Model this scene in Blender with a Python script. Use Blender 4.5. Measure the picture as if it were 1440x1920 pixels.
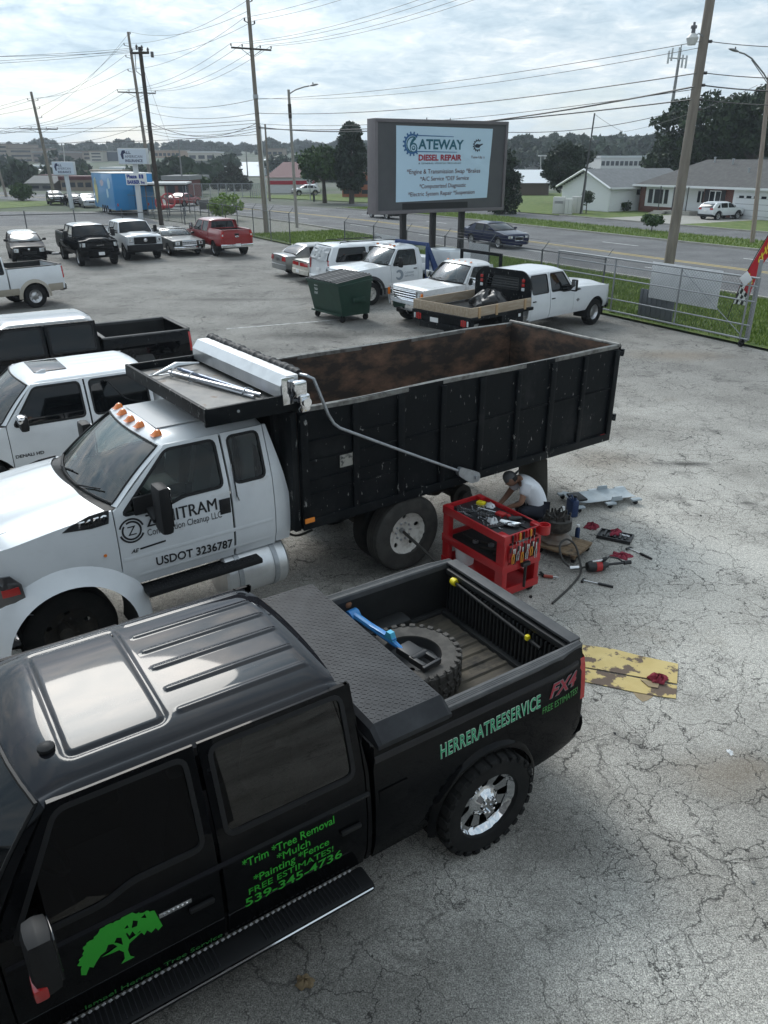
import bpy, bmesh, math, random
import numpy as np
from mathutils import Vector, Matrix
from mathutils.geometry import delaunay_2d_cdt

for _o in list(bpy.data.objects):
    bpy.data.objects.remove(_o)
random.seed(11)
SC = bpy.context.scene
COL = SC.collection
R = math.radians

# ---- camera
CAMH = 5.0
cam_data = bpy.data.cameras.new('camera')
cam_data.sensor_fit = 'VERTICAL'
cam_data.sensor_height = 36.0
cam_data.lens = 27.0
cam_data.clip_start = 0.05
cam_data.clip_end = 6000
cam = bpy.data.objects.new('camera', cam_data)
COL.objects.link(cam)
cam.location = (0, 0, CAMH)
cam.rotation_euler = (R(90 - 24.624), 0, 0)
SC.camera = cam

# ---- sky, sun, exposure
SUN_AZ, SUN_EL = 116.0, 43.0      # direction towards the sun, degrees from +X, elevation
world = bpy.data.worlds.new('World')
SC.world = world
world.use_nodes = True
wt = world.node_tree
wn, wl = wt.nodes, wt.links
wn.clear()
w_out = wn.new('ShaderNodeOutputWorld')
w_bg = wn.new('ShaderNodeBackground')
w_bg.inputs['Strength'].default_value = 0.1
sky = wn.new('ShaderNodeTexSky')
sky.sky_type = 'NISHITA'
sky.sun_disc = False
sky.sun_elevation = R(SUN_EL)
sky.sun_rotation = R(90 - SUN_AZ)
sky.air_density = 1.0
sky.dust_density = 1.5
tc = wn.new('ShaderNodeTexCoord')
sep = wn.new('ShaderNodeSeparateXYZ')
wl.new(tc.outputs['Generated'], sep.inputs[0])
def wmath(op, a, b=None, clamp=False):
    n = wn.new('ShaderNodeMath'); n.operation = op; n.use_clamp = clamp
    for i, v in enumerate((a, b)):
        if v is None: continue
        if isinstance(v, (int, float)): n.inputs[i].default_value = v
        else: wl.new(v, n.inputs[i])
    return n.outputs[0]
zz = wmath('ADD', wmath('MAXIMUM', sep.outputs[2], 0.0), 0.16)
comb = wn.new('ShaderNodeCombineXYZ')
wl.new(wmath('DIVIDE', sep.outputs[0], zz), comb.inputs[0])
wl.new(wmath('DIVIDE', sep.outputs[1], zz), comb.inputs[1])
def wnoise(scale, detail, rough, dist=0.0, off=(0, 0, 0)):
    mp = wn.new('ShaderNodeMapping'); mp.inputs['Location'].default_value = off
    wl.new(comb.outputs[0], mp.inputs[0])
    n = wn.new('ShaderNodeTexNoise')
    n.inputs['Scale'].default_value = scale; n.inputs['Detail'].default_value = detail
    n.inputs['Roughness'].default_value = rough; n.inputs['Distortion'].default_value = dist
    wl.new(mp.outputs[0], n.inputs['Vector'])
    return n.outputs[0]
def wramp(src, stops):
    r = wn.new('ShaderNodeValToRGB')
    e = r.color_ramp.elements
    while len(e) < len(stops): e.new(0.5)
    for i, (p, c) in enumerate(stops):
        e[i].position = p; e[i].color = (c, c, c, 1) if isinstance(c, (int, float)) else (*c, 1)
    wl.new(src, r.inputs[0])
    return r
n_big = wnoise(1.05, 9, 0.55, 0.35, (3.1, 1.7, 0))
n_fine = wmath('ADD', wmath('MULTIPLY', wnoise(3.2, 10, 0.58, 0.5, (7.7, 4.2, 2)), 0.68), wmath('MULTIPLY', wnoise(11.0, 8, 0.6, 0.8, (1.7, 2.2, 5)), 0.32))
cl_tone = wramp(n_fine, [(0.34, (0.24, 0.36, 0.47)), (0.46, (0.45, 0.56, 0.65)), (0.56, (0.68, 0.74, 0.79)), (0.67, (1.06, 1.03, 1.0))])
cl_mask = wramp(n_big, [(0.34, 0.62), (0.48, 0.92), (0.6, 1.0)])
cl_col = wn.new('ShaderNodeMix'); cl_col.data_type = 'RGBA'; cl_col.blend_type = 'MULTIPLY'
cl_col.inputs['Factor'].default_value = 1.0
wl.new(cl_tone.outputs[0], cl_col.inputs['A'])
cl_col.inputs['B'].default_value = (8.1, 8.2, 8.15, 1)
hz = wramp(sep.outputs[2], [(0.0, 0.95), (0.05, 0.55), (0.14, 0.25), (0.35, 0.0)])   # a pale even layer near the horizon
hz_col = wn.new('ShaderNodeMix'); hz_col.data_type = 'RGBA'
wl.new(hz.outputs[0], hz_col.inputs['Factor'])
wl.new(cl_col.outputs['Result'], hz_col.inputs['A'])
hz_col.inputs['B'].default_value = (5.6, 6.5, 7.1, 1)
wmix = wn.new('ShaderNodeMix'); wmix.data_type = 'RGBA'
wl.new(cl_mask.outputs[0], wmix.inputs['Factor'])
wl.new(sky.outputs[0], wmix.inputs['A'])
wl.new(hz_col.outputs['Result'], wmix.inputs['B'])
# thin cloud glows round the hidden sun
sdv = (math.cos(R(SUN_AZ)) * math.cos(R(SUN_EL)), math.sin(R(SUN_AZ)) * math.cos(R(SUN_EL)), math.sin(R(SUN_EL)))
dp = wn.new('ShaderNodeVectorMath'); dp.operation = 'DOT_PRODUCT'
nrm = wn.new('ShaderNodeVectorMath'); nrm.operation = 'NORMALIZE'; wl.new(tc.outputs['Generated'], nrm.inputs[0])
wl.new(nrm.outputs[0], dp.inputs[0]); dp.inputs[1].default_value = sdv
glow = wmath('ADD', wmath('ADD', wmath('MULTIPLY', wmath('POWER', wmath('MAXIMUM', dp.outputs['Value'], 0.0), 45.0), 6.0), wmath('MULTIPLY', wmath('POWER', wmath('MAXIMUM', dp.outputs['Value'], 0.0), 8.0), 1.2)), 1.0)
gmul = wn.new('ShaderNodeVectorMath'); gmul.operation = 'SCALE'
wl.new(wmix.outputs['Result'], gmul.inputs[0]); wl.new(glow, gmul.inputs['Scale'])
wl.new(gmul.outputs[0], w_bg.inputs['Color'])
wl.new(w_bg.outputs[0], w_out.inputs[0])

sun_data = bpy.data.lights.new('sun', 'SUN')
sun_data.energy = 0.9
sun_data.angle = R(22)
sun_data.color = (1.0, 0.95, 0.87)
sun = bpy.data.objects.new('sun', sun_data)
COL.objects.link(sun)
_sd = Vector((math.cos(R(SUN_AZ)) * math.cos(R(SUN_EL)), math.sin(R(SUN_AZ)) * math.cos(R(SUN_EL)), math.sin(R(SUN_EL))))
sun.rotation_euler = _sd.to_track_quat('Z', 'Y').to_euler()
sun.location = (0, 0, 60)

SC.view_settings.view_transform = 'Standard'
SC.view_settings.look = 'None'
SC.view_settings.gamma = 1
SC.view_settings.use_curve_mapping = False
SC.view_settings.exposure = 0.54
SC.cycles.max_bounces = 6
SC.cycles.transparent_max_bounces = 12
SC.cycles.use_denoising = True

# ---- materials
_M = {}
def mat(name, col, rough=0.5, metal=0.0, coat=0.0, spec=0.5, var=None, bump=None, wear=None, emit=None, alpha=None):
    """var=(scale, col2, lo, hi)   wear=(scale, col2, threshold, softness)   bump=(scale, strength, distance)"""
    if name in _M: return _M[name]
    m = bpy.data.materials.new(name); m.use_nodes = True
    nt = m.node_tree; b = nt.nodes['Principled BSDF']
    b.inputs['Base Color'].default_value = (*col, 1)
    b.inputs['Roughness'].default_value = rough
    b.inputs['Metallic'].default_value = metal
    b.inputs['Coat Weight'].default_value = coat
    b.inputs['Coat Roughness'].default_value = 0.03
    b.inputs['Specular IOR Level'].default_value = spec
    tcn = nt.nodes.new('ShaderNodeTexCoord')
    src = None
    for k, spec_ in (('var', var), ('wear', wear)):
        if not spec_: continue
        n = nt.nodes.new('ShaderNodeTexNoise')
        sc_ = spec_[0]
        vec = tcn.outputs['Object']
        if isinstance(sc_, tuple):
            mp = nt.nodes.new('ShaderNodeMapping'); mp.inputs['Scale'].default_value = sc_
            nt.links.new(vec, mp.inputs[0]); vec = mp.outputs[0]; n.inputs['Scale'].default_value = 1.0
        else:
            n.inputs['Scale'].default_value = sc_
        n.inputs['Detail'].default_value = 8; n.inputs['Roughness'].default_value = 0.62
        nt.links.new(vec, n.inputs['Vector'])
        r = nt.nodes.new('ShaderNodeValToRGB')
        if k == 'var': lo, hi = spec_[2], spec_[3]
        else: lo, hi = spec_[2], spec_[2] + spec_[3]
        r.color_ramp.elements[0].position = lo; r.color_ramp.elements[1].position = hi
        nt.links.new(n.outputs[0], r.inputs[0])
        mx = nt.nodes.new('ShaderNodeMix'); mx.data_type = 'RGBA'
        nt.links.new(r.outputs[0], mx.inputs['Factor'])
        if src is None: mx.inputs['A'].default_value = (*col, 1)
        else: nt.links.new(src, mx.inputs['A'])
        mx.inputs['B'].default_value = (*spec_[1], 1)
        src = mx.outputs['Result']
    if src is not None: nt.links.new(src, b.inputs['Base Color'])
    if bump:
        n = nt.nodes.new('ShaderNodeTexNoise'); n.inputs['Scale'].default_value = bump[0]
        n.inputs['Detail'].default_value = 6
        nt.links.new(tcn.outputs['Object'], n.inputs['Vector'])
        bp = nt.nodes.new('ShaderNodeBump'); bp.inputs['Strength'].default_value = bump[1]
        bp.inputs['Distance'].default_value = bump[2]
        nt.links.new(n.outputs[0], bp.inputs['Height']); nt.links.new(bp.outputs[0], b.inputs['Normal'])
    if emit:
        b.inputs['Emission Color'].default_value = (*emit[0], 1); b.inputs['Emission Strength'].default_value = emit[1]
    _M[name] = m
    return m
def glass(name, tint, see=0.35, ior=1.6):
    """window glass: a clear tinted pane with a mirror-like surface"""
    if name in _M: return _M[name]
    m = bpy.data.materials.new(name); m.use_nodes = True
    nt = m.node_tree; nt.nodes.clear()
    o = nt.nodes.new('ShaderNodeOutputMaterial')
    tr = nt.nodes.new('ShaderNodeBsdfTransparent'); tr.inputs[0].default_value = (*[c * see for c in tint], 1)
    gl = nt.nodes.new('ShaderNodeBsdfGlossy'); gl.inputs['Roughness'].default_value = 0.02
    fr = nt.nodes.new('ShaderNodeFresnel'); fr.inputs[0].default_value = ior
    mx = nt.nodes.new('ShaderNodeMixShader')
    nt.links.new(fr.outputs[0], mx.inputs[0]); nt.links.new(tr.outputs[0], mx.inputs[1]); nt.links.new(gl.outputs[0], mx.inputs[2])
    nt.links.new(mx.outputs[0], o.inputs[0])
    _M[name] = m
    return m

WHITE_PAINT = mat('white_paint', (0.70, 0.72, 0.74), 0.28, coat=0.6, var=(3.0, (0.64, 0.66, 0.68), 0.45, 0.75))
BLACK_PAINT = mat('black_paint', (0.003, 0.0033, 0.004), 0.3, coat=0.32, spec=0.0, var=(2.2, (0.006, 0.006, 0.007), 0.45, 0.8))
BLACK_ROOF = mat('black_roof_paint', (0.014, 0.014, 0.017), 0.04, coat=0.42, spec=0.1, var=(5, (0.018, 0.018, 0.02), 0.5, 0.8))
BLACK_METAL = mat('black_worn_metal', (0.006, 0.0075, 0.009), 0.45, spec=0.1, var=(1.2, (0.028, 0.029, 0.03), 0.5, 0.75), wear=((16, 16, 7), (0.26, 0.26, 0.25), 0.637, 0.05), bump=(14, 0.12, 0.02))
PLASTIC = mat('black_plastic', (0.012, 0.012, 0.013), 0.55, spec=0.3, bump=(300, 0.15, 0.002))
RAILCAP = mat('grey_black_plastic', (0.05, 0.051, 0.054), 0.6, var=(6, (0.085, 0.085, 0.085), 0.4, 0.75), bump=(200, 0.1, 0.002))
RUBBER = mat('tyre_rubber', (0.010, 0.010, 0.010), 0.75, spec=0.25, var=(7, (0.022, 0.021, 0.02), 0.45, 0.8), bump=(60, 0.2, 0.004))
DUSTY_RUBBER = mat('dusty_rubber', (0.055, 0.05, 0.045), 0.85, var=(9, (0.11, 0.10, 0.09), 0.4, 0.7), bump=(60, 0.2, 0.004))
UNDER = mat('underbody_dark', (0.008, 0.008, 0.008), 0.9)
CHROME = mat('chrome', (0.75, 0.76, 0.78), 0.08, metal=1.0)
ALLOY = mat('alloy', (0.5, 0.5, 0.51), 0.3, metal=1.0)
STEELW = mat('steel_wheel_paint', (0.58, 0.56, 0.52), 0.5, var=(10, (0.24, 0.21, 0.18), 0.5, 0.75))
GALV = mat('galvanised', (0.42, 0.44, 0.46), 0.42, metal=0.7, var=(12, (0.30, 0.31, 0.33), 0.4, 0.7))
ALU = mat('aluminium', (0.72, 0.73, 0.74), 0.35, metal=0.85, var=(4, (0.55, 0.56, 0.57), 0.45, 0.8))
DARKGLASS = mat('dark_glass', (0.004, 0.005, 0.006), 0.03, spec=0.42)
GLASS = glass('clear_window_glass', (0.66, 0.76, 0.74), 0.8, 1.45)
WSGLASS = glass('windshield_glass', (0.66, 0.80, 0.76), 0.8, 2.2)
TINT = glass('tinted_window_glass', (0.5, 0.52, 0.55), 0.12)
AMBER = mat('amber_lens', (0.75, 0.19, 0.02), 0.2, coat=0.6)
REDLENS = mat('red_lens', (0.42, 0.012, 0.012), 0.18, coat=0.8)
CLEARLENS = mat('clear_lens', (0.62, 0.65, 0.67), 0.08, coat=1.0, spec=0.8)
SEATM = mat('grey_seat_cloth', (0.14, 0.14, 0.145), 0.9)
WHITE = mat('plain_white', (0.8, 0.8, 0.8), 0.5)
BLACKV = mat('black_vinyl', (0.01, 0.01, 0.012), 0.5)

BED_WALL = mat('black_bed_wall', (0.011, 0.0115, 0.012), 0.55, var=(4, (0.022, 0.022, 0.022), .45, .75), wear=(26, (0.18, 0.18, 0.17), .76, .04))
CHECKER = mat('black_tread_plate', (0.018, 0.019, 0.022), 0.5, metal=0.2, spec=.35, var=(5, (0.04, 0.042, 0.046), .4, .75), wear=(30, (.35, .35, .34), .80, .03))
GREEN_V = mat('green_vinyl', (0.03, 0.40, 0.03), 0.35)
MINT_V = mat('mint_vinyl', (0.03, 0.36, 0.17), 0.4)
OUTL_V = mat('pale_outline_vinyl', (0.60, 0.72, 0.62), 0.45)
RED_V = mat('red_vinyl', (0.30, 0.012, 0.03), 0.4)
GREY_V = mat('grey_vinyl', (0.18, 0.18, 0.19), 0.4)
LIMESTRIPE = mat('dark_green_vinyl', (0.04, 0.26, 0.05), 0.4)
YELLOWP = mat('yellow_plastic', (0.75, 0.62, 0.02), 0.4)

# ---- objects
def setp(o, label=None, cat=None, group=None, kind=None):
    if label: o['label'] = label
    if cat: o['category'] = cat
    if group: o['group'] = group
    if kind: o['kind'] = kind
    return o
def thing(name, label, cat, loc=(0, 0, 0), rz=0.0, group=None):
    o = bpy.data.objects.new(name, None)
    o.empty_display_size = 0.2
    COL.objects.link(o); o.location = loc; o.rotation_euler = (0, 0, rz)
    return setp(o, label, cat, group)
def raw(name, verts, faces, material, parent=None, smooth=True, angle=32):
    me = bpy.data.meshes.new(name)
    me.from_pydata([tuple(v) for v in verts], [], [tuple(f) for f in faces])
    me.validate(); me.update()
    return wrap(name, me, material, parent, smooth, angle)
def wrap(name, me, material, parent=None, smooth=True, angle=32):
    if material is not None and not me.materials: me.materials.append(material)
    if smooth:
        me.shade_smooth(); me.set_sharp_from_angle(angle=R(angle))
    o = bpy.data.objects.new(name, me); COL.objects.link(o)
    if parent is not None: o.parent = parent
    return o
def copy_tree(o, parent=None):
    c = o.copy(); COL.objects.link(c); c.parent = parent
    for ch in list(o.children): copy_tree(ch, c)
    return c

def smooth(pts, n=5):
    p = [Vector(q) for q in pts]; p = [p[0]] + p + [p[-1]]; out = []
    for i in range(1, len(p) - 2):
        for k in range(n):
            t = k / n; out.append(.5 * ((2 * p[i]) + (p[i + 1] - p[i - 1]) * t + (2 * p[i - 1] - 5 * p[i] + 4 * p[i + 1] - p[i + 2]) * t * t + (3 * p[i] - p[i - 1] - 3 * p[i + 1] + p[i + 2]) * t ** 3))
    return out + [p[-1]]
class MB:
    def __init__(s): s.bm = bmesh.new()
    def add(s, verts, faces):
        vs = [s.bm.verts.new(v) for v in verts]
        for f in faces:
            try: s.bm.faces.new([vs[i] for i in f])
            except ValueError: pass
        return s
    def box(s, c, size, bev=0.0, rot=None, seg=2):
        m = Matrix.Translation(c)
        if rot is not None:
            m = m @ (rot.to_4x4() if isinstance(rot, Matrix) else Matrix.Rotation(rot, 4, 'Z'))
        m = m @ Matrix.Diagonal((*size, 1))
        vs = bmesh.ops.create_cube(s.bm, size=1.0, matrix=m)['verts']
        if bev:
            es = list({e for v in vs for e in v.link_edges})
            bmesh.ops.bevel(s.bm, geom=es, offset=min(bev, min(size) * 0.45), segments=seg, affect='EDGES', profile=0.6)
        return s
    def tube(s, pts, r, n=8, cap=True, rs=None):
        pts = [Vector(p) for p in pts]; rings = []
        up = None
        for i, p in enumerate(pts):
            d = (pts[min(i + 1, len(pts) - 1)] - pts[max(i - 1, 0)])
            if d.length < 1e-9: d = Vector((0, 0, 1))
            d.normalize()
            if up is None:
                up = Vector((0, 0, 1)) if abs(d.z) < 0.9 else Vector((1, 0, 0))
            a = d.cross(up)
            if a.length < 1e-4: a = d.cross(Vector((0, 1, 0)))
            a.normalize(); b = a.cross(d).normalized(); up = b
            rr = rs[i] if rs else r
            rings.append([s.bm.verts.new(p + (a * math.cos(t) + b * math.sin(t)) * rr) for t in [2 * math.pi * k / n for k in range(n)]])
        for i in range(len(rings) - 1):
            for k in range(n):
                s.bm.faces.new((rings[i][k], rings[i][(k + 1) % n], rings[i + 1][(k + 1) % n], rings[i + 1][k]))
        if cap:
            s.bm.faces.new(rings[0]); s.bm.faces.new(list(reversed(rings[-1])))
        return s
    def lathe(s, prof, n=24, axis='Z', c=(0, 0, 0), close=False, a0=0.0, cap=True):
        c = Vector(c); rings = []
        for (r, h) in prof:
            ring = []
            for k in range(n):
                t = a0 + 2 * math.pi * k / n; u, v = r * math.cos(t), r * math.sin(t)
                p = {'Z': (u, v, h), 'Y': (u, h, v), 'X': (h, u, v)}[axis]
                ring.append(s.bm.verts.new(c + Vector(p)))
            rings.append(ring)
        m = len(rings)
        for i in range(m if close else m - 1):
            a, b = rings[i], rings[(i + 1) % m]
            for k in range(n):
                s.bm.faces.new((a[k], a[(k + 1) % n], b[(k + 1) % n], b[k]))
        if not close and cap:
            if prof[0][0] > 1e-4: s.bm.faces.new(rings[0])
            if prof[-1][0] > 1e-4: s.bm.faces.new(list(reversed(rings[-1])))
        return s
    def prism(s, poly, f0, f1):
        """poly: 2D points; f0, f1 map a 2D point to the two 3D faces"""
        a = [s.bm.verts.new(f0(*p)) for p in poly]; b = [s.bm.verts.new(f1(*p)) for p in poly]
        n = len(poly)
        s.bm.faces.new(a); s.bm.faces.new(list(reversed(b)))
        for i in range(n): s.bm.faces.new((a[i], b[i], b[(i + 1) % n], a[(i + 1) % n]))
        return s
    def mesh(s, name):
        bmesh.ops.remove_doubles(s.bm, verts=s.bm.verts, dist=1e-5)
        bmesh.ops.recalc_face_normals(s.bm, faces=s.bm.faces)
        me = bpy.data.meshes.new(name); s.bm.to_mesh(me); s.bm.free(); return me
    def build(s, name, material, parent=None, smooth=True, angle=32):
        return wrap(name, s.mesh(name), material, parent, smooth, angle)

def pip(px, py, poly):
    poly = np.asarray(poly, float)
    x0, y0 = poly[:, 0], poly[:, 1]; x1, y1 = np.roll(x0, -1), np.roll(y0, -1)
    px = np.asarray(px)[:, None]; py = np.asarray(py)[:, None]
    c = ((y0 > py) != (y1 > py)) & (px < (x1 - x0) * (py - y0) / (y1 - y0 + 1e-12) + x0)
    return (c.sum(1) % 2).astype(bool)
def dens(poly, h):
    out = []
    n = len(poly)
    for i in range(n):
        a, b = poly[i], poly[(i + 1) % n]
        k = max(1, int(math.hypot(b[0] - a[0], b[1] - a[1]) / h + 0.5))
        for j in range(k): out.append((a[0] + (b[0] - a[0]) * j / k, a[1] + (b[1] - a[1]) * j / k))
    return out
def rpoly(pts, r, n=5):
    """round the corners of a polygon"""
    out = []; m = len(pts)
    for i in range(m):
        p0, p, p1 = Vector(pts[i - 1]), Vector(pts[i]), Vector(pts[(i + 1) % m])
        a, b = (p0 - p), (p1 - p)
        rr = min(r, a.length * 0.45, b.length * 0.45)
        if rr < 1e-4: out.append(tuple(p)); continue
        s, e = p + a.normalized() * rr, p + b.normalized() * rr
        for k in range(n + 1):
            t = k / n
            q = s * (1 - t) ** 2 + p * 2 * t * (1 - t) + e * t * t
            out.append((q.x, q.y))
    return out
def circ(cx, cy, r, n=28, a0=0, a1=360):
    full = abs(a1 - a0) >= 360
    return [(cx + r * math.cos(R(a0 + (a1 - a0) * k / (n if full else n - 1))), cy + r * math.sin(R(a0 + (a1 - a0) * k / (n if full else n - 1)))) for k in range(n)]
def offs(poly, d):
    """grow (d > 0) a roughly convex polygon"""
    a = np.array(poly); c = a.mean(0)
    n = len(poly); ar = sum(a[i][0] * a[(i + 1) % n][1] - a[(i + 1) % n][0] * a[i][1] for i in range(n))
    sg = 1 if ar > 0 else -1
    out = []
    for i in range(n):
        t = a[(i + 1) % n] - a[i - 1]
        l = math.hypot(*t) + 1e-9
        out.append((a[i][0] + sg * t[1] / l * d, a[i][1] - sg * t[0] / l * d))
    return out
def tri2d(outline, cuts=(), h=0.1, edge=None, fill=True):
    pts, edges = [], []
    for lp in [outline] + list(cuts):
        lp = dens(lp, edge or h)
        i0 = len(pts); n = len(lp)
        pts += lp; edges += [(i0 + k, i0 + (k + 1) % n) for k in range(n)]
    o = np.array(outline)
    if fill:
        gx, gy = np.meshgrid(np.arange(o[:, 0].min() + h * .5, o[:, 0].max(), h), np.arange(o[:, 1].min() + h * .5, o[:, 1].max(), h))
        gx, gy = gx.ravel(), gy.ravel()
        if len(gx):
            ok = pip(gx, gy, outline)
            for c in cuts: ok &= ~pip(gx, gy, c)
            if ok.any():
                pa = np.array(pts)
                gx, gy = gx[ok], gy[ok]
                d = np.min((gx[:, None] - pa[None, :, 0]) ** 2 + (gy[:, None] - pa[None, :, 1]) ** 2, axis=1)
                k = d > (h * 0.35) ** 2
                pts += list(zip(gx[k].tolist(), gy[k].tolist()))
    v, _, f, _, _, _ = delaunay_2d_cdt([Vector(p) for p in pts], edges, [], 0, 1e-6)
    va = np.array([(p.x, p.y) for p in v]); fa = [tuple(t) for t in f if len(t) == 3]
    c = va[np.array(fa)].mean(1)
    ok = pip(c[:, 0], c[:, 1], outline)
    for cu in cuts: ok &= ~pip(c[:, 0], c[:, 1], cu)
    return va, [t for t, k in zip(fa, ok) if k]
def sheet(outline, cuts, fmap, h=0.1, depth=0.0, inw=(0, -1, 0), edge=None, flip=False):
    """a panel: a 2D outline with openings laid over a curved surface, its rim turned inwards by depth"""
    va, fa = tri2d(outline, cuts, h, edge)
    used = sorted({i for f in fa for i in f}); re = {u: i for i, u in enumerate(used)}
    verts = [Vector(fmap(va[u][0], va[u][1])) for u in used]
    faces = []
    for f in fa:
        a, b, c = (va[i] for i in f)
        ccw = (b[0] - a[0]) * (c[1] - a[1]) - (b[1] - a[1]) * (c[0] - a[0]) > 0
        t = tuple(re[i] for i in f)
        faces.append(t if ccw != flip else t[::-1])
    if depth:
        cnt = {}
        for f in faces:
            for k in range(3):
                e = (f[k], f[(k + 1) % 3]); cnt[e] = cnt.get(e, 0) + 1
        bd = [e for e in cnt if (e[1], e[0]) not in cnt]
        iw = Vector(inw) * depth; mp = {}
        def inner(i):
            if i not in mp:
                mp[i] = len(verts); verts.append(verts[i] + iw)
            return mp[i]
        for a, b in bd: faces.append((b, a, inner(a), inner(b)))
    return verts, faces
def grid(nu, nv, f):
    verts = [f(i / nu, j / nv) for i in range(nu + 1) for j in range(nv + 1)]
    faces = [(i * (nv + 1) + j, (i + 1) * (nv + 1) + j, (i + 1) * (nv + 1) + j + 1, i * (nv + 1) + j + 1) for i in range(nu) for j in range(nv)]
    return verts, faces
def lerp(a, b, t): return a + (b - a) * t
def vlerp(a, b, t): return tuple(lerp(x, y, t) for x, y in zip(a, b))
def interp(tab, x):
    """piecewise smooth table lookup"""
    if x <= tab[0][0]: return tab[0][1]
    for (x0, y0), (x1, y1) in zip(tab, tab[1:]):
        if x <= x1: return lerp(y0, y1, (x - x0) / (x1 - x0))
    return tab[-1][1]

# ---- lettering
def text2d(s, size=1.0, bold=0.0, shear=0.0, space=1.0, res=3):
    cu = bpy.data.curves.new('lettering', 'FONT')
    cu.body = s; cu.size = size; cu.offset = bold; cu.shear = shear; cu.space_character = space
    cu.resolution_u = res; cu.fill_mode = 'FRONT'
    ob = bpy.data.objects.new('lettering', cu); COL.objects.link(ob)
    dg = bpy.context.evaluated_depsgraph_get()
    ev = ob.evaluated_get(dg); me = ev.to_mesh()
    v = [(p.co.x, p.co.y) for p in me.vertices]; f = [tuple(p.vertices) for p in me.polygons]
    ev.to_mesh_clear()
    bpy.data.objects.remove(ob); bpy.data.curves.remove(cu)
    return v, f
def letter(name, s, place, material, parent, width=None, height=None, bold=0.0, shear=0.0, space=1.0, align='L', nud=None):
    """place(u, v): metres along and above the baseline -> 3D; text scaled to width and cap height"""
    v, f = text2d(s, 1.0, 0.0 if 'M' in s else bold, shear, space)
    if not v: return None
    a = np.array(v); x0, x1 = a[:, 0].min(), a[:, 0].max()
    cap = 0.70
    sy = (height / cap) if height else (width / (x1 - x0))
    sx = (width / (x1 - x0)) if width else sy
    w = (x1 - x0) * sx
    sh = {'L': 0, 'C': -w / 2, 'R': -w}[align]
    verts = [place((p[0] - x0) * sx + sh, p[1] * sy) for p in v]
    if nud and 'M' in s:      # heavier strokes: the same letters again, a little aside
        n = len(v)
        for i, d in enumerate((-bold * .6, bold * .6)):
            verts += [Vector(place((p[0] - x0 + d) * sx + sh, p[1] * sy)) + Vector(nud) * (i + 1) for p in v]
        f = [tuple(k + j * n for k in t) for j in range(3) for t in f]
    return raw(name, verts, f, material, parent, smooth=False)

def pt(px, py, Y):
    """a point of the view at depth Y metres in front of the building"""
    th = R(24.624); a, b = (px - 720) / 1440, -(py - 960) / 1440
    ry, rz = math.cos(th) + b * math.sin(th), -math.sin(th) + b * math.cos(th)
    t = Y / ry
    return Vector((a * t, Y, CAMH + rz * t))
def gp(px, py, z=0.0):
    th = R(24.624); a, b = (px - 720) / 1440, -(py - 960) / 1440
    ry, rz = math.cos(th) + b * math.sin(th), -math.sin(th) + b * math.cos(th)
    t = (z - CAMH) / rz
    return Vector((a * t, ry * t, z))

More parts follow.
